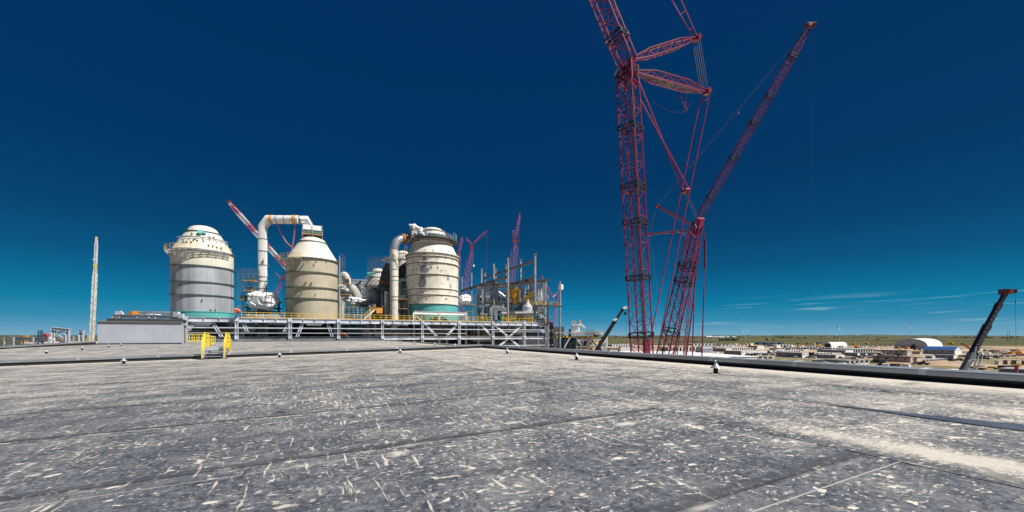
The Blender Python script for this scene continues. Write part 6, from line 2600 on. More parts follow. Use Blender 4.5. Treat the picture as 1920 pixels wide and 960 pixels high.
def grey_telescope():
    Y = 42
    s = Y / F
    root = telescopic('large dark grey telescopic crane boom with round holes near the picture edge', Y, [(1803, 700, 1822, 665, 24), (1820, 668, 1851, 611, 23), (1850, 613, 1873, 571, 19.5), (1872, 573, 1886, 548, 16)], ['boom base grey', 'boom grey', 'boom grey', 'boom grey'])
    h = MB()
    axis0, axis1 = W(1820, 668, Y), W(1884, 552, Y)
    d = (axis1 - axis0).normalized()
    side = V(0, -1, 0)
    n = 15
    hr = MB()
    for i in range(n):
        t = (i + .5) / n
        x = 1818 + (1884 - 1818) * t
        wpx = 23 if x < 1850 else (19.5 if x < 1872 else 16)
        c = axis0.lerp(axis1, t) + d.cross(side).normalized() * (-.1 * wpx * s * .38) + side * (wpx * s * .38 * .4)
        r = wpx * s * .11
        h.cut()
        h.tube(c - side * .01, c + side * .006, r, 14)
        hr.cut()
        hr.path([c + side * .008 + V(cos(a) * r * 1.12, 0, sin(a) * r * 1.12) for a in [2 * pi * k / 14 for k in range(15)]], .026, 5)
    h.build('round_hole', 'black steel', root)
    hr.build('hole_rim', 'boom base grey', root)
    b = MB()
    b.box(W(1886, 552, Y), .8, .7, .55, V(1, 0, 0), V(0, 1, 0))
    b.tube(W(1887, 546, Y - .3), W(1887, 546, Y + .3), .26, 14)
    b.bar(W(1888, 547, Y), W(1902, 546.5, Y), .3, .24)
    b.tube(W(1902, 546, Y - .2), W(1902, 546, Y + .2), .22, 14)
    b.bar(W(1882, 543, Y), W(1893, 545, Y), .12)
    b.build('tip_head', 'trim maroon', root)
    r_ = MB()
    r_.bar(W(1904, 547, Y), W(1905.5, 690, Y), .022, caps=False)
    r_.box(W(1904.3, 568, Y), .12, .1, .16)
    r_.bar(W(1822, 640, Y), W(1852, 598, Y), .02, caps=False)
    r_.build('rope', 'rope', root)
    k = MB()
    c = W(1906, 694, Y)
    k.box(c, .3, .24, .45)
    k.tube(c + UP * .02, c - UP * .55, .11, 10)
    k.build('hook_block', 'red steel', root)
    # folded lattice extension carried beside the boom
    l = MB()
    for a, c in (((1820, 702), (1838, 660)), ((1826, 704), (1842, 668)), ((1832, 704), (1826, 670)), ((1812, 690), (1830, 692)), ((1838, 704), (1824, 690)), ((1816, 678), (1826, 672)), ((1808, 702), (1822, 692)), ((1827, 668), (1830, 650))):
        l.bar(W(*a, Y - .8), W(*c, Y - .8), .09)
    l.build('lattice_extension', 'galvanised steel', root)
    c = W(1660, 928, Y)
    b = MB()
    b.box(V(c.x, Y, ZG + .9), 9, 2.7, 1.3)
    b.build('carrier', 'boom base grey', root)


grey_telescope()

# ================================================================== the yard below
def ydepth(y, z=ZG):
    return F * (H - z) / (y - HZ)


NB = BX * -1


def site_box(xl, xc, xr, yb, hpx, lim_l=60, lim_w=40):
    """box on the ground, near vertical edge in column xc with its foot at row yb; long side along BX out to column xl, lit end along AX out to xr"""
    c = G(xc, yb)
    kl, kr = (xl - 960) / F, (xr - 960) / F
    tl = (kl * c.y - c.x) / (BX.x - kl * BX.y)
    tr = (kr * c.y - c.x) / (AX.x - kr * AX.y)
    hgt = hpx * c.y / F
    return c, min(max(tl, .5), lim_l), min(max(tr, .5), lim_w), hgt


def trailer(label, xl, xc, xr, yb, hpx, wall='trailer grey', end='trailer white', roof='roof tan', trim=None, windows=(2, 5), gable=0.0, group=None, name='site_trailer', cat='trailer', pitch=None, pipes=False):
    c, L, Wd, h = site_box(xl, xc, xr, yb, hpx)
    ctr = c + BX * (L / 2) + AX * (Wd / 2)
    root = thing(name, label, cat, ctr, group)
    b = MB()
    b.box(ctr, Wd, L, h, mi=0)
    wl = b.build('wall', wall, root)
    k = MB()
    k.box(c + AX * (Wd / 2) - BX * .03 + UP * .02, Wd - .06, .05, h - .04)
    k.build('end_wall', end, root)  # default grey wall and white end put shade and sun into the paint
    r_ = MB()
    if pitch:
        q = [ctr + AX * (s * (Wd / 2 + .3)) + BX * (e * (L / 2 + .3)) + UP * (h + .01) for e in (-1, 1) for s in (-1, 1)]
        tops = [ctr + BX * (e * (L / 2 + .3)) + UP * (h + pitch) for e in (-1, 1)]
        r_.add([q[0], q[1], q[3], q[2], tops[0], tops[1]], [(0, 4, 5, 3), (1, 2, 5, 4), (0, 3, 2, 1)])
        r_.build('roof', roof, root)
        gm = MB()
        gm.add([q[0] + BX * .3, q[1] + BX * .3, tops[0] + BX * .3 - UP * .1, q[0] + BX * .2, q[1] + BX * .2, tops[0] + BX * .2 - UP * .1], [(0, 1, 2), (3, 4, 5), (0, 1, 4, 3), (1, 2, 5, 4), (2, 0, 3, 5)])
        gm.build('gable', end, root)
    else:
        r_.box(ctr + UP * (h + .01), Wd + .3, L + .3, .22)
        r_.build('roof', roof, root)
    if trim:
        t = MB()
        t.box(ctr + UP * (h + .232), Wd + .5, L + .5, .12)
        t.box(c - AX * .04 + BX * (L / 2) + UP * (h - .5), .06, L, .45)
        t.build('trim', trim, root)
    w = MB()
    ne, nl = windows
    for i in range(ne):
        w.cut()
        w.box(c + AX * (Wd * (i + .5) / ne) - BX * .07 + UP * (h * .5), min(1.0, Wd / ne * .4), .03, h * .28)
    for i in range(nl):
        w.cut()
        w.box(c + BX * (L * (i + .5) / nl) - AX * .03 + UP * (h * .5), .04, 1.0, h * .26)
    if w.v:
        w.build('window', 'glass dark', wl)
    return root


trailer('grey walled site office with brown patches and a lit white end', 1455, 1504, 1516, 671, 9.2, roof='roof tan', windows=(2, 3))
trailer('grey site office with pink gabled block behind and cream doors on its end', 1527, 1567, 1583, 673.2, 7.4, windows=(1, 3), roof='roof tan')
trailer('long grey office with white end, closest to the white flat roof', 1357, 1390, 1438, 666.2, 7.6, windows=(9, 3), roof='roof tan')
trailer('grey office shed with a row of white box ends behind it', 1336, 1361, 1372, 659.5, 5.8, windows=(0, 3), roof='roof grey')
trailer('long cream office range with maroon roof edge and pale porches', 1637, 1707, 1716, 679.6, 9.2, wall='trailer cream', end='trailer cream', roof='roof tan', trim='trim maroon', windows=(1, 4))
trailer('shorter cream office annex with maroon roof edge', 1706, 1719, 1729, 679.4, 8.0, wall='trailer cream', end='trailer cream', roof='roof tan', trim='trim maroon', windows=(0, 1))
trailer('cream office range with maroon roof edge in front of the white dome tent', 1651, 1701, 1707, 664.6, 6.6, wall='trailer cream', end='trailer cream', roof='roof tan', trim='trim maroon', windows=(2, 4))
trailer('small maroon edged cream cabin beside the blue roofed hall', 1710, 1725, 1728, 664.5, 4.5, wall='trailer cream', end='trailer cream', roof='roof tan', trim='trim maroon', windows=(0, 0))
trailer('large grey hall with blue pitched roof and white gable', 1731, 1790, 1803, 665.4, 9.2, wall='trailer grey', end='trailer white', roof='blue roof', windows=(0, 4), pitch=2.6, name='site_hall', cat='building')
trailer('grey lean-to with white end below the blue roofed hall', 1751, 1788, 1795, 675.2, 9.0, wall='trailer grey', end='trailer white', roof='roof grey', windows=(0, 3))
trailer('grey cabin with white end between the cream offices and lean-to', 1735, 1748, 1753, 675.5, 8.0, wall='trailer grey', end='trailer white', roof='roof grey', windows=(1, 1))
trailer('long low blue grey flat roofed shed behind the pink gabled block', 1532, 1585, 1600, 661.5, 4.5, wall='trailer grey', end='trailer white', roof='roof grey', windows=(0, 3))
trailer('blue grey shed in front of the row of teal edged cabins', 1580, 1608, 1612, 668, 6, wall='trailer grey', end='trailer white', roof='roof grey', windows=(0, 2))
trailer('white fronted cabin with green roof and four windows', 1599.5, 1602.5, 1629, 689.5, 7.8, end='trailer white', roof='roof green', windows=(4, 0))
trailer('white fronted cabin with green roof and two windows', 1565, 1567.5, 1587, 687.5, 6.6, end='trailer white', roof='roof green', windows=(2, 0))
trailer('white fronted cabin with green roof and red foot', 1539, 1542, 1553, 685, 5.5, end='trailer white', roof='roof green', windows=(2, 0))
trailer('dark flat roofed long trailer nearest the parapet, navy end', 1523, 1525, 1592, 680, 5.2, wall='blue steel', end='equipment dark', roof='roof tan', windows=(0, 0))
trailer('small white flat cabin at the parapet with dark gap beside it', 1488, 1489, 1506, 680, 3.6, roof='roof tan', windows=(1, 0))
trailer('white flat cabin with tan roof beside a dark gap, middle one', 1462, 1463, 1476, 679, 3.4, roof='roof tan', windows=(0, 0))
trailer('white flat cabin just left of the dark gap by the parapet', 1443, 1444, 1452, 678.5, 3.6, roof='roof tan', windows=(1, 0))
trailer('white flat cabin with dark window band beside the grey canopy', 1394, 1395, 1418, 675.8, 3.6, roof='roof tan', windows=(1, 0))
trailer('white flat cabin beyond the grey canopy corner', 1425, 1426, 1432, 676, 3.4, roof='roof tan', windows=(0, 0))
trailer('white shed behind the long grey office, first of its line', 1448, 1456, 1470, 659.8, 4.4, windows=(2, 0), roof='roof tan')
trailer('small white cabin at the end of the long grey office', 1439, 1443, 1449, 664, 6.2, windows=(1, 0))
trailer('tiny white cabin next to the end of the long grey office', 1449, 1452, 1456, 663.4, 5, windows=(1, 0))
trailer('pale green roofed shed behind the row of white box ends', 1413, 1418, 1434, 655.5, 2.5, roof='roof green', windows=(0, 0))
trailer('orange topped long low shed behind the white box ends', 1402, 1420, 1433, 652.5, 3.4, wall='brown wood', end='trailer white', roof='orange steel', windows=(0, 0))
trailer('beige cabin first from the dark grey boom', 1865, 1872, 1879, 684, 7.2, wall='trailer cream', end='trailer cream', windows=(0, 0), roof='roof tan')
trailer('beige cabin second from the dark grey boom', 1881, 1889, 1894, 683.5, 7.6, wall='brown wood', end='trailer cream', windows=(0, 0), roof='roof tan')
trailer('beige cabin third from the dark grey boom', 1896, 1906, 1912, 683.5, 7.6, wall='brown wood', end='trailer cream', windows=(0, 0), roof='roof tan')
trailer('beige cabin cut off by the picture edge', 1915, 1925, 1932, 684, 7.2, wall='brown wood', end='trailer cream', windows=(0, 0), roof='roof tan')
trailer('long grey container under the crane hook', 1873, 1940, 1960, 701, 6.5, wall='equipment grey', end='equipment grey', windows=(0, 0), roof='roof grey')
trailer('low green edged hut beside the folded lattice extension', 1825, 1866, 1870, 700, 2.6, wall='roof green', end='roof tan', windows=(0, 0), roof='roof green')

# pink gabled block
def pink_block():
    c = G(1527, 668)
    root = thing('gable_block', 'small block with a pink gable and black side between two site offices', 'building', c)
    s = c.y / F
    b = MB()
    b.extrude([(0, 0), (5 * s, 0), (5.5 * s, 5.5 * s), (3 * s, 8.5 * s), (.5 * s, 6.5 * s)], c, AX, UP, BX, 2.0)
    b.build('gable', 'pink gable', root)
    b = MB()
    b.box(c + BX * 2.2 - AX * .6, .9, 3.5, 7.2 * s)
    b.build('side', 'black steel', root)


pink_block()


# rows of narrow trailers standing end to end, told apart by their place in the row
ORD = ['first', 'second', 'third', 'fourth', 'fifth', 'sixth', 'seventh', 'eighth', 'ninth', 'tenth', 'eleventh', 'twelfth', 'thirteenth', 'fourteenth', 'fifteenth', 'sixteenth']


def trailer_row(n, x0, x1, y0, y1, hpx, text, group, roof='trailer white', wpx=2.6, end='trailer white'):
    proto = None
    for i in range(n):
        t = i / max(1, n - 1)
        x, y = x0 + (x1 - x0) * t, y0 + (y1 - y0) * t
        c = G(x, y)
        s = c.y / F
        Wd, L, h = wpx * s * .95, 11.0, hpx * s
        lab = ORD[i] + ' ' + text
        if proto is None:
            proto = thing('row_trailer', lab, 'trailer', c, group)
            b = MB()
            b.box(c + BX * (L / 2) + AX * (Wd / 2), Wd, L, h)
            b.build('wall', 'trailer grey', proto)
            b = MB()
            b.box(c + AX * (Wd / 2) - BX * .03, Wd - .05, .05, h)
            b.build('end_wall', end, proto)  # white end against grey walls: lit and shaded faces set by colour
            b = MB()
            b.box(c + BX * (L / 2) + AX * (Wd / 2) + UP * (h + .01), Wd + .3, L + .3, .2)
            b.build('roof', roof, proto)
            b = MB()
            b.box(c + AX * (Wd * .5) - BX * .07 + UP * (h * .25), Wd * .22, .03, h * .5)
            b.build('door', 'equipment grey', proto)
        else:
            dup(proto, c, lab)


trailer_row(14, 1361, 1414, 656.4, 655.2, 3.2, 'white box end along the row behind the long grey office', 'white box ends behind the long grey office')
trailer_row(9, 1343, 1373, 651.6, 651.0, 1.8, 'tiny white box end in the far row under the blue containers', 'tiny white box ends in the far row')
trailer_row(9, 1253, 1303, 659.5, 658.2, 7.6, 'white cabin end with dark gap, seen behind the red cranes', 'white cabin ends behind the red cranes', wpx=3.4)
trailer_row(8, 1603, 1636, 660.6, 659.6, 4.0, 'teal roofed white cabin end in front of the colourful machines', 'teal roofed cabin ends', roof='roof green', wpx=2.6)
trailer_row(4, 1609, 1652, 667.5, 666.5, 4.8, 'white cabin front below the teal roofed row', 'white cabin fronts below the teal roofed row', roof='roof green', wpx=5.5)
trailer_row(9, 1462, 1496, 656.5, 655.5, 3.0, 'white hut end before the blue container stack', 'white hut ends before the blue containers', roof='roof tan', wpx=2.2)
trailer_row(11, 1736, 1777, 678.4, 674.8, 2.8, 'little white kerb block along the gravel square by the lean-to', 'white kerb blocks by the gravel square', roof='trailer white', wpx=2.4)


trailer_row(8, 1468, 1500, 661.5, 660.8, 3.2, 'pale hut end behind the brown patched site office', 'pale hut ends behind the brown patched office', wpx=2.8)
trailer_row(10, 1592, 1640, 657.0, 656.0, 2.4, 'low white box end behind the teal roofed row', 'low white box ends behind the teal roofed row', wpx=3.0)
trailer_row(9, 1148, 1186, 649.5, 648.5, 3.2, 'white cabin end in the line beyond the pump station', 'white cabin line beyond the pump station', wpx=3.2)
trailer_row(7, 1300, 1340, 647.5, 647.2, 2.4, 'white lorry box in the line beyond the silvery arched tent', 'white lorry boxes beyond the silvery tent', wpx=4.2)
trailer_row(8, 1655, 1698, 659.2, 658.6, 2.6, 'small pale box end before the dome tent', 'small pale box ends before the dome tent', wpx=3.4)
trailer_row(6, 1456, 1484, 648.9, 648.6, 2.6, 'white box end under the far blue containers', 'white box ends under the far blue containers', wpx=3.4)


trailer_row(6, 1402, 1448, 671.2, 672.2, 3.0, 'pale cabin end beyond the white flat cabins', 'pale cabin ends beyond the white flat cabins', wpx=5, roof='roof tan')
trailer_row(5, 1536, 1560, 665.2, 665.0, 3.4, 'white cabin end left of the pink gabled block row', 'white cabin ends near the pink gabled block', wpx=3.4)
trailer_row(7, 1655, 1702, 672.6, 672.2, 2.6, 'white porch end behind the long maroon edged range', 'white porch ends behind the maroon edged range', wpx=3.6)
trailer_row(5, 1592, 1628, 680.8, 680.2, 4.0, 'white cabin front above the green roofed cabins', 'white cabin fronts above the green roofed cabins', wpx=5.5, roof='roof tan')
trailer_row(8, 1560, 1598, 654.6, 654.2, 2.2, 'low white box end before the arched tent mouth', 'low white box ends before the arched tent', wpx=3.2)
trailer_row(9, 1352, 1408, 648.6, 648.2, 2.2, 'small white trailer end along the red dirt strip', 'small white trailer ends along the red dirt strip', wpx=3.8, roof='roof tan')
trailer_row(7, 1838, 1905, 669.6, 668.8, 2.6, 'white crate end in the grass beside the dark grey boom', 'white crate ends in the grass', wpx=4.2, roof='roof tan')
trailer_row(9, 1500, 1545, 654.2, 653.6, 3.0, 'white van end left of the black ended arched tent', 'white van ends left of the arched tent', wpx=3.0)


def quonset(label, xl, xc, xr, yb, hpx, arch_w, end='fabric grey', skin='fabric white', door=True, span_flat=0.9):
    """arched tent: end wall faces the camera's left, long side lit"""
    c1, W_, L, h = site_box(xl, xc, xr, yb, hpx, 90, 70)
    c0 = c1 + BX * W_
    ux, back = BX * -1, AX
    L = max(4.0, L)
    mid = (c0 + c1) / 2
    root = thing('arched_tent', label, 'tent', mid + back * (L / 2))
    n = 24
    prof = [(-W_ / 2 * cos(pi * i / n), h * sin(pi * i / n) ** span_flat) for i in range(n + 1)]
    b = MB()
    vs = []
    for e in (0, L):
        vs += [mid + ux * a + UP * z + back * e for a, z in prof]
    m = n + 1
    b.add(vs, [(i, i + 1, m + i + 1, m + i) for i in range(n)], 0, True)
    b.build('cover', skin, root)
    b = MB()
    b.extrude([(a * .995, z * .99) for a, z in prof], mid + back * .15, ux, UP, back, .1)
    b.cut()
    b.extrude([(a * .995, z * .99) for a, z in prof], mid + back * (L - .3), ux, UP, back, .1)
    b.build('end_wall', end, root)  # grey end walls: their shade is put into the fabric colour
    if door:
        b = MB()
        dw = door * W_
        b.extrude([(-dw / 2, 0), (dw / 2, 0), (dw / 2, h * .42 * (1.7 if door > .3 else 1)), (-dw / 2, h * .42 * (1.7 if door > .3 else 1))], mid + ux * (W_ * (.08 if door < .3 else 0)) + back * -.02, ux, UP, back, .05)
        b.build('door', 'black steel', root)
    return root, mid, ux, back, h, W_


r_, mid, ux, back, h, W_ = quonset('great white dome tent with grey end wall beside the blue roofed hall', 1676.5, 1740, 1768, 655, 20, 1, door=.13, span_flat=.62)
m = MB()
for a in (-.07, -.01):
    m.box(mid + ux * (W_ * a) + UP * (h * .8) - back * .02, 1.4, .1, 1.0, ux, back)
m.build('vent', 'equipment grey', r_)
quonset('arched white tent with black open end among the coloured machines', 1543.5, 1559, 1588, 652, 10.2, 1, end='fabric grey', door=.62, span_flat=.55)
quonset('low silvery arched tent with grey end beside the backstay ropes', 1304, 1318, 1337, 661.5, 12, 1, end='fabric grey', skin='silver cladding', door=False, span_flat=.45)


# white membrane roof of the neighbouring building, with a grey pipe canopy over its corner
def white_roof():
    z = -8.6
    q = [G(1128, 658, z), G(1270, 658.6, z), G(1332, 662.2, z), G(1422, 668.4, z), G(1421, 676, z), G(1330, 690, z), G(1128, 690, z)]
    c = sum(q, V(0, 0, 0)) / len(q)
    root = thing('flat_building', 'wide building with a plain white flat roof below the crane feet', 'building', V(c.x, c.y, ZG))
    b = MB()
    b.prism([(p.x, p.y) for p in q], ZG, z - .3)
    b.build('wall', 'trailer white', root)
    b = MB()
    b.prism([(p.x, p.y) for p in q], z - .296, z)
    b.build('roof', 'white paint', root)
    for lab, x0, x1, y0, y1, Y in (('grey pipe canopy frame on the white flat roof, longer one', 1366, 1421, 670.5, 676, 150), ('short grey pipe rail frame on the white roof beside the pump station', 1139, 1160, 654.5, 661, 110)):
        rt = thing('pipe_canopy', lab, 'canopy', W((x0 + x1) / 2, y1, Y))
        b = MB()
        b.bar(W(x0 + (8 if Y > 120 else 0), y0 - .7, Y), W(x1, y0, Y), .5)
        b.bar(W(x0 + (8 if Y > 120 else 0), y0 - 1.2, Y + 2), W(x1, y0 - .6, Y + 2), .3)
        b.bar(W(x0 - (14 if Y > 120 else 0), y0 + (3 if Y > 120 else 0), Y), W(x0 + (8 if Y > 120 else 0), y0 - .7, Y), .5)
        b.build('beam', 'equipment grey', rt)
        b = MB()
        for x in (x0 + 2, x1):
            p = W(x, y0, Y)
            b.bar(V(p.x, p.y, -8.6), p, .4)
        b.build('post', 'equipment grey', rt)
    for lab, (xa, ya), (xb, yb) in (('white roof beside the dark grey boom with a pale blue hatch', (1722, 692), (1790, 692)),):
        a, b_ = G(xa, ya, -11), G(xb, yb, -11)
        rt = thing('flat_building', lab, 'building', V((a.x + b_.x) / 2, a.y, ZG))
        m = MB()
        m.box(V((a.x + b_.x) / 2, a.y - 6, ZG), b_.x - a.x, 12, 3.4, V(1, 0, 0), V(0, 1, 0))
        m.build('wall', 'trailer white', rt)
        m = MB()
        m.box(V((a.x + b_.x) / 2, a.y - 6, ZG + 3.41), b_.x - a.x + .4, 12.4, .15, V(1, 0, 0), V(0, 1, 0))
        m.build('roof', 'white paint', rt)
        m = MB()
        m.box(V((a.x + b_.x) / 2 - 1.5, a.y - 4, ZG + 3.565), 3.2, 1.6, .3, V(1, 0, 0), V(0, 1, 0))
        m.build('hatch', 'galvanised steel', rt)


white_roof()
b = MB()
c = G(1155, 656)
w = MB()
w.box(V(c.x, c.y - 40, ZG), 14, 10, 5.6, V(1, 0, 0), V(0, 1, 0))
root = thing('white_shed', 'plain pale shed end between the pump station and the red crane', 'building', V(c.x, c.y - 40, ZG))
w.build('wall', 'trailer white', root)
b.box(V(c.x, c.y - 40, ZG + 5.61), 14.5, 10.5, .2, V(1, 0, 0), V(0, 1, 0))
b.build('roof', 'fabric grey', root)


# ------------------------------------------------------------------ loads, machines and vehicles
def crate(label, x, y, w, h, m, name='container', cat='container', L=None, ang=None, top=None):
    c = G(x, y)
    s = c.y / F
    wm, hm = w * s, h * s
    o = MB()
    A = AX if ang is None else V(cos(ang), sin(ang), 0)
    B = V(-A.y, A.x, 0)
    L = L or max(2.4, wm * .4)
    o.box(c + B * (L / 2), wm, L, hm, A, B)
    # end posts and top rail give the box its frame
    for sa in (-1, 1):
        o.box(c + A * (sa * (wm / 2 - .06)) - B * .03, .12, .05, hm, A, B, mi=1)
    o.box(c - B * .03 + UP * (hm - .14), wm - .26, .05, .13, A, B, mi=1)
    ob = o.build(name, [m, top or 'equipment dark'], origin=c)
    tag(ob, label, cat)
    return ob


VX = 0.62
for i, (x, y, w, h, m, lab) in enumerate([
    (1425, 645.2, 12, 3.2, 'blue steel', 'blue container at the start of the long blue line'),
    (1438, 646.0, 12, 3.4, 'blue steel', 'blue container, second in the long blue line'),
    (1451, 646.2, 11, 3.4, 'blue steel', 'blue container, third in the long blue line'),
    (1466, 646.0, 12, 3.6, 'blue steel', 'blue container at the far end of the long blue line'),
    (1442, 649.5, 6, 4.5, 'blue steel', 'blue container end standing below the long blue line'),
    (1410, 646.8, 10, 3.0, 'trailer white', 'white container left of the long blue line'),
    (1382, 646.8, 12, 2.4, 'trailer white', 'white lorry body in the far row, biggest of three'),
    (1362, 646.8, 7, 2.2, 'blue steel', 'small dark blue container in the far row at its end'),
    (1344, 646.6, 8, 2.2, 'blue steel', 'dark blue container nearest the arched silver tent'),
    (1371, 646.6, 5, 2.0, 'trailer white', 'small white container in the far row between blue ones'),
    (1428, 651.5, 13, 3.6, 'trailer white', 'white container with red side below the blue line'),
    (1412, 651.3, 12, 2.0, 'red steel', 'long low red container below the blue line'),
    (1437, 650.6, 6, 4.0, 'trailer grey', 'grey container beside the red and white one'),
    (1460, 652.2, 13, 5.0, 'trailer white', 'tall white container below the long blue line'),
    (1476, 651.8, 8, 4.0, 'trailer grey', 'grey container between two white ones'),
    (1487, 652.6, 10, 5.0, 'trailer white', 'white container beside the orange and red piles'),
    (1500, 645.0, 9, 2.0, 'red steel', 'red container at the back of the machine yard'),
    (1517, 645.4, 9, 2.2, 'red steel', 'second red container at the back of the machine yard'),
    (1528, 646.5, 4, 3.2, 'trailer white', 'white cabin at the back of the machine yard'),
    (1538, 644.4, 13, 2.4, 'blue steel', 'dark blue canopy behind the yellow and red loads'),
    (1537, 647.5, 7, 2.4, 'yellow machine', 'yellow container beside the arched tent'),
    (1538, 650.6, 12, 2.4, 'red steel', 'red flatbed load beside the arched tent'),
    (1524, 651, 12, 2.8, 'brown wood', 'brown timber stack left of the arched tent'),
    (1588, 648, 7, 4.2, 'orange steel', 'bright orange container at the end of the arched tent'),
    (1584, 652.4, 10, 4.0, 'trailer white', 'white container in front of the arched tent'),
    (1576, 652.2, 4, 3.4, 'equipment dark', 'dark cabin in front of the arched tent'),
    (1704, 654.8, 8, 4.0, 'orange steel', 'orange container before the door of the dome tent'),
    (1693, 655.2, 9, 2.4, 'yellow machine', 'yellow loads before the dome tent'),
    (1719, 656.4, 6, 3.6, 'brown wood', 'brown crate at the corner of the dome tent'),
    (1728, 657, 4, 4.0, 'trailer grey', 'grey cabin at the corner of the dome tent'),
    (1668, 691.5, 12, 9.2, 'trailer white', 'white open container with dark side by the parapet'),
    (1684, 692.3, 18, 9.5, 'black steel', 'black open container with yellow and blue goods inside'),
    (1706, 693.2, 11, 10.5, 'trailer white', 'tall white box with small dark window by the parapet'),
    (1843, 665.5, 7, 5.5, 'trailer white', 'white lorry box beside the dark grey boom'),
    (1857, 666.2, 9, 6.4, 'trailer white', 'largest white lorry box right of the dark grey boom'),
    (1899, 664.2, 9, 4.4, 'orange steel', 'orange container right of the silver tank trailer'),
    (1842, 657.5, 15, 3.2, 'trailer white', 'white canopy beyond the dark grey boom'),
    (1872, 659, 24, 2.4, 'red steel', 'dark red steel stack beyond the silver tank trailer'),
    (1908, 658.5, 18, 4, 'trailer cream', 'pale shed near the picture edge beyond the orange loads'),
    (1888, 692, 16, 6.5, 'trim maroon', 'maroon stacked crates in front of the beige cabins'),
    (1900, 691.5, 9, 6.0, 'trim maroon', 'maroon crate next to the crane hook rope'),
    (1913, 690, 10, 6.5, 'yellow machine', 'yellow crate at the picture edge before the beige cabins'),
    (1833, 692, 12, 4.5, 'brown wood', 'brown timber pile beside the folded lattice extension'),
    (1848, 694.5, 12, 4.5, 'brown wood', 'brown timber pile next to the green edged hut'),
    (1843, 687.2, 22, 1.5, 'red steel', 'flat red steel plate behind the timber piles'),
    (1868, 690, 14, 3.0, 'yellow machine', 'flat yellow timber stack beyond the green edged hut'),
    (1838, 675.5, 7, 1.6, 'trailer white', 'white lid lying on the grass by the dark grey boom'),
    (1833, 672.8, 6, 3.2, 'red steel', 'red engine block by the dark grey boom'),
]):
    crate(lab, x, y, w, h, m)


def goods():
    c = G(1690, 692)
    s = c.y / F
    root = thing('goods_pile', 'blue barrel and yellow sheet piled inside the black open container', 'goods', c)
    b = MB()
    b.tube(c - V(0, 2.2, 0) + UP * .1, c - V(0, 2.2, 0) + UP * 1.3, .6, 14)
    b.tube(c + AX * 1.3 - V(0, 2.2, 0), c + AX * 1.3 - V(0, 2.2, 0) + UP * 1.2, .5, 14)
    b.build('barrel', 'blue steel', root)
    b = MB()
    b.box(c - V(0, 2.2, 0) + UP * 1.32 + AX * .5, 1.6, .8, .2)
    b.build('sheet', 'yellow machine', root)


goods()


def tank_trailer():
    c = G(1884, 664.5)
    s = c.y / F
    root = thing('tank_trailer', 'long silver tank trailer left of the orange container', 'tank trailer', c)
    b = MB()
    p, q = c - AX * (8 * s) + UP * 2.2, c + AX * (7 * s) + UP * 2.2
    b.tube(p, q, 1.3, 18)
    b.tube(q, q + AX * .7, 1.3, 18, r2=.5)
    b.build('tank', 'silver cladding', root)
    b = MB()
    for t in (.1, .2, .8, .9):
        b.tube(p.lerp(q, t) - UP * 1.7 - BX * 1, p.lerp(q, t) - UP * 1.7 + BX * 1, .5, 12)
    b.bar(p - UP * 1.2, q - UP * 1.2, .8, .3)
    b.build('wheel', 'tyre', root)


tank_trailer()


def red_reach():
    c = G(1832, 671)
    root = thing('reach_crane', 'small red and white boom lorry half hidden by the dark grey boom', 'boom lorry', c)
    Y = c.y
    b = MB()
    b.bar(W(1803, 644, Y), W(1818, 653, Y), .9, .9)
    b.bar(W(1818, 653, Y), W(1833, 663, Y), 1.0, 1.0)
    b.build('boom', 'red steel', root)
    b = MB()
    b.bar(W(1828, 657, Y - 1), W(1838, 664, Y - 1), 1.0, .6)
    b.build('boom_tip', 'trailer white', root)
    b = MB()
    b.box(c + UP * .7, 9, 2.5, 1.4)
    b.box(c + UP * 2.1 + AX * 3, 2.4, 2.4, 1.6)
    b.build('carrier', 'black steel', root)
    b = MB()
    for a in (-3.4, -2, 2.4, 3.6):
        b.tube(c + AX * a - BX * 1.3 + UP * .55, c + AX * a + BX * 1.3 + UP * .55, .55, 12)
    b.build('wheel', 'tyre', root)


red_reach()


def make_car(m, kind):
    """passenger car or pickup: body outline swept across, dark glasshouse, wheels"""
    b = MB()
    X, Yv, Z = V(1, 0, 0), V(0, 1, 0), V(0, 0, 1)
    if kind == 'pickup':
        body = [(-2.7, .45), (2.7, .45), (2.75, 1.0), (1.5, 1.12), (1.05, 1.15), (-2.7, 1.15)]
        cab = [(1.15, 1.15), (.6, 1.85), (-.7, 1.85), (-.95, 1.15)]
    else:
        body = [(-2.25, .4), (2.25, .4), (2.3, .85), (1.1, 1.0), (-1.6, 1.05), (-2.3, .95)]
        cab = [(1.15, 1.0), (.45, 1.52), (-1.1, 1.52), (-1.8, 1.03)]
    b.extrude(body, V(0, -.92, 0), X, Z, Yv, 1.84, 0)
    b.extrude(cab, V(0, -.78, 0), X, Z, Yv, 1.56, 1)
    zt = cab[1][1]
    b.extrude([(cab[1][0] + .02, zt + .003), (cab[1][0] + .02, zt + .06), (cab[2][0], zt + .06), (cab[2][0], zt + .003)], V(0, -.78, 0), X, Z, Yv, 1.56, 0)
    for a in (-1.45, 1.45):
        for s in (-1, 1):
            b.tube(V(a * (1.15 if kind == 'pickup' else 1), s * .95, .36), V(a * (1.15 if kind == 'pickup' else 1), s * .68, .36), .36, 12, 2)
    o = b.build('parked_car' if kind == 'car' else 'pickup_truck', [m, 'glass dark', 'tyre'])
    return o


protos = {}


def car(x, y, m, kind, label, rz, group):
    key = (m, kind)
    if key not in protos:
        o = make_car(m, kind)
        protos[key] = o
    else:
        o = protos[key].copy()
        COL.objects.link(o)
    o.location = G(x, y)
    o.rotation_euler.z = rz
    tag(o, label, 'car' if kind == 'car' else 'pickup', group)


rng = random.Random(21)
colw = {'car white': 'white', 'car silver': 'silver', 'car black': 'black', 'car red': 'red', 'car blue': 'dark blue'}


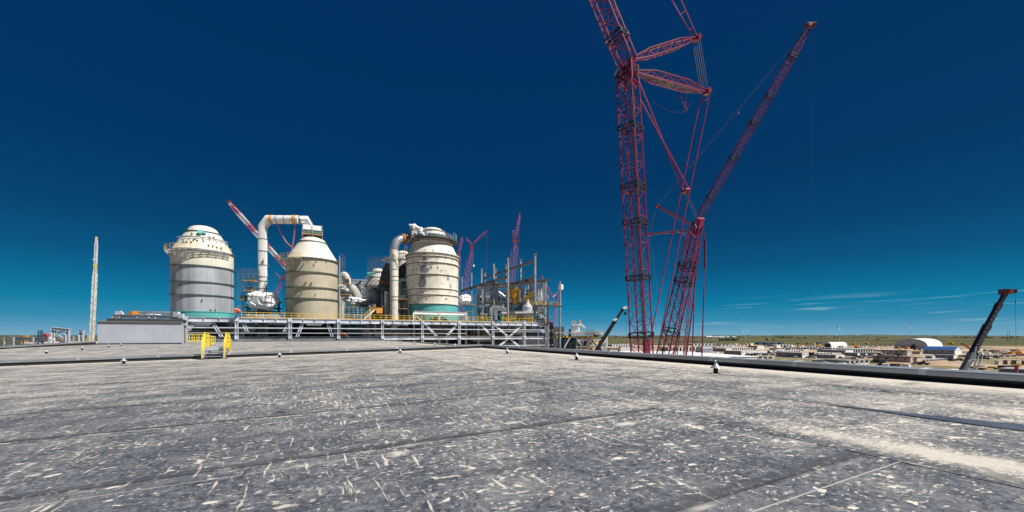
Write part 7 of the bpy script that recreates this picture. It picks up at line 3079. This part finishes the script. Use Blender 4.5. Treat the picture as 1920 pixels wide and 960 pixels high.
def car_row(pts, text, group):
    for i, (x, y, m, kind) in enumerate(pts):
        car(x, y, m, kind, '%s %s, %s in %s' % (colw[m], 'car' if kind == 'car' else 'pickup', ORD[i], text), RA + pi / 2 + rng.uniform(-.15, .15) if i % 3 else RA + rng.uniform(-.1, .1), group)


cw, cs_, cb, cr_, cu = 'car white', 'car silver', 'car black', 'car red', 'car blue'
car_row([(1400, 665.8, cb, 'pickup'), (1406, 666.4, cs_, 'car'), (1412, 666.8, cb, 'pickup'), (1418, 665.4, cb, 'car'), (1423, 665.5, cw, 'car'), (1429, 665, cw, 'car'), (1434, 667, cb, 'pickup'), (1437, 664.6, cs_, 'car'),
         (1443, 664.2, cb, 'pickup'), (1449, 663.8, cw, 'car'), (1454, 663.6, cs_, 'car'), (1450, 667, cw, 'pickup')], 'the jumble of cars beside the white end of the long office', 'cars beside the long office')
car_row([(1494, 670.6, cw, 'car'), (1517, 671, cs_, 'car'), (1522, 671.8, cw, 'pickup'), (1468, 668.6, cr_, 'car')], 'the cars by the brown patched site office', 'cars by the brown patched office')
car_row([(1576, 674, cb, 'pickup'), (1583, 674.6, cs_, 'car'), (1589, 673.4, cw, 'car'), (1594, 674.2, cs_, 'car'), (1599, 673, cw, 'car'), (1600, 677.2, cb, 'pickup'), (1604, 672, cb, 'car'), (1610, 671.6, cs_, 'pickup'), (1615, 672, cw, 'car'),
         (1622, 671.5, cs_, 'pickup'), (1628, 671, cu, 'car'), (1634, 671.4, cr_, 'car'), (1605, 677.8, cb, 'car')], 'the car park in front of the cream office range', 'cars before the cream office range')
car_row([(1640, 680, cb, 'pickup'), (1648, 680.4, cb, 'car'), (1653, 680, cs_, 'car'), (1627, 679, cb, 'car'), (1720, 683.5, cs_, 'car'), (1730, 684, cb, 'pickup'), (1651, 688, cb, 'pickup')], 'the scattered cars near the open containers', 'cars near the open containers')
car_row([(1785, 677.5, cb, 'car'), (1797, 676, cr_, 'car'), (1845, 674, cb, 'pickup'), (1854, 672.5, cw, 'pickup'), (1865, 671.5, cb, 'car'), (1917, 668, cs_, 'pickup')], 'the vehicles around the dark grey boom', 'vehicles around the dark grey boom')
car_row([(1456 + i * 7.4 + rng.uniform(-2, 2), 655.2 + rng.uniform(-1.2, 1.6), rng.choice([cw, cw, cs_, cb, cu]), rng.choice(['car', 'pickup'])) for i in range(14)], 'the mixed vehicles in front of the black ended arched tent', 'vehicles in front of the arched tent')
car_row([(1640 + i * 8 + rng.uniform(-2, 2), 667.6 + rng.uniform(-.6, .8), rng.choice([cw, cs_, cb]), rng.choice(['car', 'pickup'])) for i in range(8)], 'the line of vehicles behind the long cream office range', 'vehicles behind the cream office range')
car_row([(1596 + i * 9 + rng.uniform(-2, 2), 650.2 + rng.uniform(-1.5, 1.5), rng.choice([cw, cw, cs_, cb]), 'pickup') for i in range(9)], 'the scattered vehicles among the yellow machines', 'vehicles among the yellow machines')
car_row([(1846 + i * 9 + rng.uniform(-2, 2), 661 + rng.uniform(-2.5, 3), rng.choice([cw, cs_, cb]), rng.choice(['car', 'pickup'])) for i in range(8)], 'the vehicles near the silver tank trailer', 'vehicles near the silver tank trailer')
far_pts = []
for i in range(16):
    far_pts.append((1240 + i * 6.2 + rng.uniform(-1, 1), 643.8 + rng.uniform(-.4, .5), rng.choice([cw, cw, cs_, cb]), 'pickup'))
car_row(far_pts, 'the far line of vehicles behind the red cranes', 'far line of vehicles behind the red cranes')


def machine(label, x, y, m, flip, size=1.0):
    """excavator: tracks, cab house, bent arm"""
    c = G(x, y)
    root = thing('excavator', label, 'excavator', c)
    f = -1 if flip else 1
    b = MB()
    for s in (-1, 1):
        b.box(c + BX * (s * 1.2 * size), 4.2 * size, .7 * size, 1.0 * size)
    b.build('track', 'tyre', root)
    b = MB()
    b.box(c + UP * 1.05 * size, 3.8 * size, 2.6 * size, 1.5 * size)
    b.box(c + UP * 2.55 * size + AX * (f * .9 * size), 1.4 * size, 1.2 * size, 1.2 * size)
    b.build('body', m, root)
    b = MB()
    p0 = c + UP * 1.9 * size + AX * (f * 1.8 * size)
    p1 = p0 + UP * 3.2 * size + AX * (f * 2.6 * size)
    p2 = p1 - UP * 2.6 * size + AX * (f * 2.2 * size)
    b.bar(p0, p1, .55 * size)
    b.bar(p1, p2, .45 * size)
    b.box(p2 - UP * .7 * size, 1.0 * size, 1.0 * size, .8 * size)
    b.build('arm', m, root)


for lab, x, y, m, fl, s in (('yellow excavator with raised arm behind the teal roofed cabins', 1626, 645.5, 'yellow machine', True, 1.15),
                            ('yellow excavator beside the orange container', 1601, 647.5, 'yellow machine', False, 1.0),
                            ('orange excavator among the red pipe stacks', 1606, 652.5, 'orange steel', True, 1.0),
                            ('yellow excavator working in the field beyond the blue roofed hall', 1784, 646, 'yellow machine', True, 1.4),
                            ('orange excavator next to the white container ends', 1497, 650.5, 'orange steel', False, .9),
                            ('yellow excavator by the dome tent', 1688, 656.5, 'yellow machine', True, .8),
                            ('orange excavator near the silver tank trailer', 1912, 666, 'orange steel', True, 1.1),
                            ('orange excavator on the dirt beside the far white containers', 1397, 648, 'orange steel', False, .9)):
    machine(lab, x, y, m, fl, s)


def stack(label, x, y, w, h, mats, seed, n=9):
    """pile of pipes or timber: bundles laid side by side"""
    c = G(x, y)
    s = c.y / F
    rng_ = random.Random(seed)
    root = thing('material_stack', label, 'stack', c)
    for k, m in enumerate(mats):
        b = MB()
        for i in range(n):
            u = rng_.uniform(-.5, .5) * w * s
            z = rng_.uniform(0, max(.1, h * s - .8))
            a = rng_.uniform(-.25, .25)
            d = V(cos(RA + a), sin(RA + a), 0)
            L = rng_.uniform(2.5, 6)
            o = c + AX * u + BX * rng_.uniform(-2, 5) + UP * (z * .5)
            b.bar(o - d * L / 2, o + d * L / 2, rng_.uniform(.6, 1.4), rng_.uniform(.4, 1.1))
        b.build('bundle', m, root)


for i, (lab, x, y, w, h, ms) in enumerate([
    ('red, white and brown material stacks at the back of the machine yard', 1510, 649, 26, 2.4, ['red steel', 'trailer white', 'brown wood', 'equipment grey']),
    ('orange and red pipe bundles along the red dirt strip', 1612, 654.5, 38, 1.2, ['red steel', 'orange steel', 'brown wood']),
    ('yellow and dark machine parts beyond the arched tent', 1610, 648, 26, 2.0, ['yellow machine', 'equipment dark', 'trailer white', 'roof green']),
    ('grey and white steel bits in front of the arched tent', 1545, 656, 34, 2.6, ['equipment grey', 'trailer white', 'equipment dark']),
    ('white and dark vehicles parts between the office rows', 1505, 658, 30, 2.4, ['trailer white', 'equipment dark', 'equipment grey']),
    ('red machinery jumble beside the black open container', 1642, 690, 14, 3.0, ['red steel', 'orange cloth', 'black steel']),
    ('dark machinery jumble inside the open containers', 1676, 692.5, 10, 3.5, ['equipment dark', 'brown wood']),
    ('pale dirt covered material heaps beside the silvery tent', 1345, 661, 10, 1.6, ['trailer white', 'brown wood', 'equipment dark']),
    ('dark and brown steel stacks beyond the silver tank trailer', 1895, 661, 40, 2.2, ['brown wood', 'equipment dark', 'red steel', 'trailer white']),
    ('brown and tan timber jumble under the dark grey boom', 1850, 697, 30, 3.5, ['brown wood', 'plank', 'red steel']),
    ('maroon and yellow loads in front of the beige cabins', 1900, 693, 30, 4.0, ['trim maroon', 'yellow machine', 'brown wood']),
    ('blue and red pallets at the foot of the red crane', 1175, 652, 12, 3.0, ['blue steel', 'red steel', 'plank']),
    ('mixed grey loads by the yard edge below the dome tent', 1660, 653, 24, 1.4, ['trailer white', 'yellow machine', 'brown wood']),
    ('orange stacked goods behind the silvery arched tent', 1375, 648.5, 22, 1.2, ['orange steel', 'trailer white', 'equipment grey']),
]):
    stack(lab, x, y, w, h, ms, 30 + i)


# ------------------------------------------------------------------ masts, pylons and posts
def pole(label, x, yt, yb, r, Y=None, arm=None, cat='pole', m='galvanised steel'):
    c = G(x, yb)
    if Y:
        c = V((x - 960) / F * Y, Y, ZG)
    Y = c.y
    root = thing('light_mast', label, cat, c)
    b = MB()
    b.tube(c, W(x, yt, Y), r, 8, r2=r * .6)
    b.build('mast', m, root)
    if arm:
        b = MB()
        p = W(x, yt, Y)
        b.bar(p - V(arm * Y / F, 0, 0), p + V(arm * Y / F, 0, 0), .5, .6)
        for t in (-1, -.4, .4, 1):
            b.box(p + V(t * arm * Y / F * .85, 0, 0) - UP * 1.0, .7, .7, .7)
        b.build('lamp_bar', 'equipment grey', root)
    return root


pole('tall light mast with a wide lamp bar beside the arched tent', 1574, 612, 651, .45, arm=4)
pole('thin mast standing up behind the great dome tent', 1707.5, 607, 650, .3, arm=.8)
pole('first of three faint poles left of the lamp bar mast', 1534, 625, 644, .2)
pole('second of three faint poles left of the lamp bar mast', 1538, 624, 644, .2)
pole('third of three faint poles left of the lamp bar mast', 1542, 625, 644, .2)


def h_pylon(label, x0, x1, yt, yb, m, brace):
    a, b = G(x0, yb), G(x1, yb)
    Y = a.y
    root = thing('power_pylon', label, 'pylon', (a + b) / 2)
    p = MB()
    for x in (x0, x1):
        p.tube(G(x, yb), W(x, yt, Y), .5, 8, r2=.35)
    p.build('pole', m, root)
    p = MB()
    e = (x1 - x0) * .35
    p.bar(W(x0 - e, yt + 2, Y), W(x1 + e, yt + 2, Y), .4)
    if brace:
        p.bar(W(x0 + 1, yt + 9, Y), W(x1 - 1, yb - 5, Y), .7)
        p.bar(W(x0, yt + 11, Y), W(x1, yt + 11, Y), .35)
    p.build('cross_arm', 'trailer white' if brace else m, root)


h_pylon('two legged power pylon with white diagonal brace in the field', 1394, 1402, 618.5, 641.5, 'galvanised steel', True)
h_pylon('faint two legged power pylon near the picture edge', 1889, 1893, 617, 640, 'equipment grey', False)
for i, x in enumerate((1160, 1166, 1172)):
    pole(ORD[i] + ' of three faint posts in the field between pump station and red crane', x, 626, 644, .18)


def windmill(x):
    pass


# far white sheds in the fields
for lab, x0, x1, y0, y1 in (('long white farm shed far out beside the thicket', 1323, 1335, 630.2, 633), ('white line of far farm sheds, longest', 1338, 1358, 631, 633), ('small white far farm shed, alone by the pylon', 1361, 1366, 630.8, 632.8), ('tiny white far farm shed beyond the pylon', 1372, 1378, 631, 632.8)):
    Y = ydepth(y1)
    a, b = W(x0, y1, Y), W(x1, y1, Y)
    m = MB()
    h = (y1 - y0) * Y / F
    c = V((a.x + b.x) / 2, Y, ZG)
    w2 = (b.x - a.x) / 2
    m.extrude([(-15, 0), (15, 0), (15, h * .7), (0, h), (-15, h * .7)], c - V(w2, 0, 0), V(0, 1, 0), UP, V(1, 0, 0), 2 * w2)
    tag(m.build('farm_shed', 'trailer white', origin=c), lab, 'shed')


# ------------------------------------------------------------------ trees and scrub
def clump(mb, c, rx, ry, rz, n, size, rng_):
    for _ in range(n):
        while True:
            q = V(rng_.uniform(-1, 1), rng_.uniform(-1, 1), rng_.uniform(-1, 1))
            if .25 < q.length < 1:
                break
        p = c + V(q.x * rx, q.y * ry, q.z * rz)
        s = size * rng_.uniform(.6, 1.4)
        a = V(rng_.uniform(-1, 1), rng_.uniform(-1, 1), rng_.uniform(-1, 1)).normalized()
        b = a.cross(V(rng_.uniform(-1, 1), rng_.uniform(-1, 1), rng_.uniform(-1, 1))).normalized()
        mb.add([p - a * s, p + b * s, p + a * s, p - b * s], [(0, 1, 2, 3)])


rng = random.Random(17)
for lab, x, y, hpx, wpx in (('round dark tree standing alone in the far field', 1438, 639.5, 5.0, 5.5), ('smaller dark tree next to the round one in the far field', 1450, 639, 3.8, 3.5), ('dark bush in the field left of the white dome tent', 1626, 637.5, 2.4, 4), ('dark bush just beyond the first field bush', 1645, 638, 2.2, 6)):
    c = G(x, y)
    s = c.y / F
    root = thing('field_tree', lab, 'tree', c)
    b = MB()
    b.tube(c, c + UP * (hpx * s * .5), .45, 8, r2=.2)
    for k in range(4):
        a = k * 1.6
        b.tube(c + UP * (hpx * s * .35), c + UP * (hpx * s * .65) + V(cos(a), sin(a), 0) * (wpx * s * .25), .2, 6, r2=.08)
    b.build('trunk', 'bark', root)
    b = MB()
    for k in range(7):
        a = rng.uniform(0, 6.3)
        o = V(cos(a) * wpx * s * .25, sin(a) * wpx * s * .25, rng.uniform(-.15, .2) * hpx * s)
        clump(b, c + UP * (hpx * s * .62) + o, wpx * s * .26, wpx * s * .26, hpx * s * .24, 70, .55, rng)
    b.build('crown', 'foliage', root)

b = MB()
for i in range(46):
    x = rng.uniform(1349, 1387)
    y = rng.uniform(637.5, 639.8)
    c = G(x, y)
    clump(b, c + UP * 2.6, 5, 5, 3.0 * rng.uniform(.7, 1.4), 40, 1.0, rng)
o = b.build('woodland', 'foliage')
struct(o, 'stuff')
b = MB()
for i in range(260):
    x = rng.uniform(-20, 1940)
    if 183 < x < 1060:
        continue
    y = HZ + rng.choice((1.2, 1.6, 2.1, 2.8, 3.6, 4.6)) * rng.uniform(.85, 1.2)
    c = G(x, y)
    k = c.y / F
    wd = rng.uniform(2, 14) * k
    for j in range(6):
        clump(b, c + V(rng.uniform(-.5, .5) * wd, rng.uniform(-20, 20), 2.0), wd * .16, 8, rng.uniform(2.0, 4.5), 14, 2.2, rng)
o = b.build('distant_scrub', 'foliage')
struct(o, 'stuff')
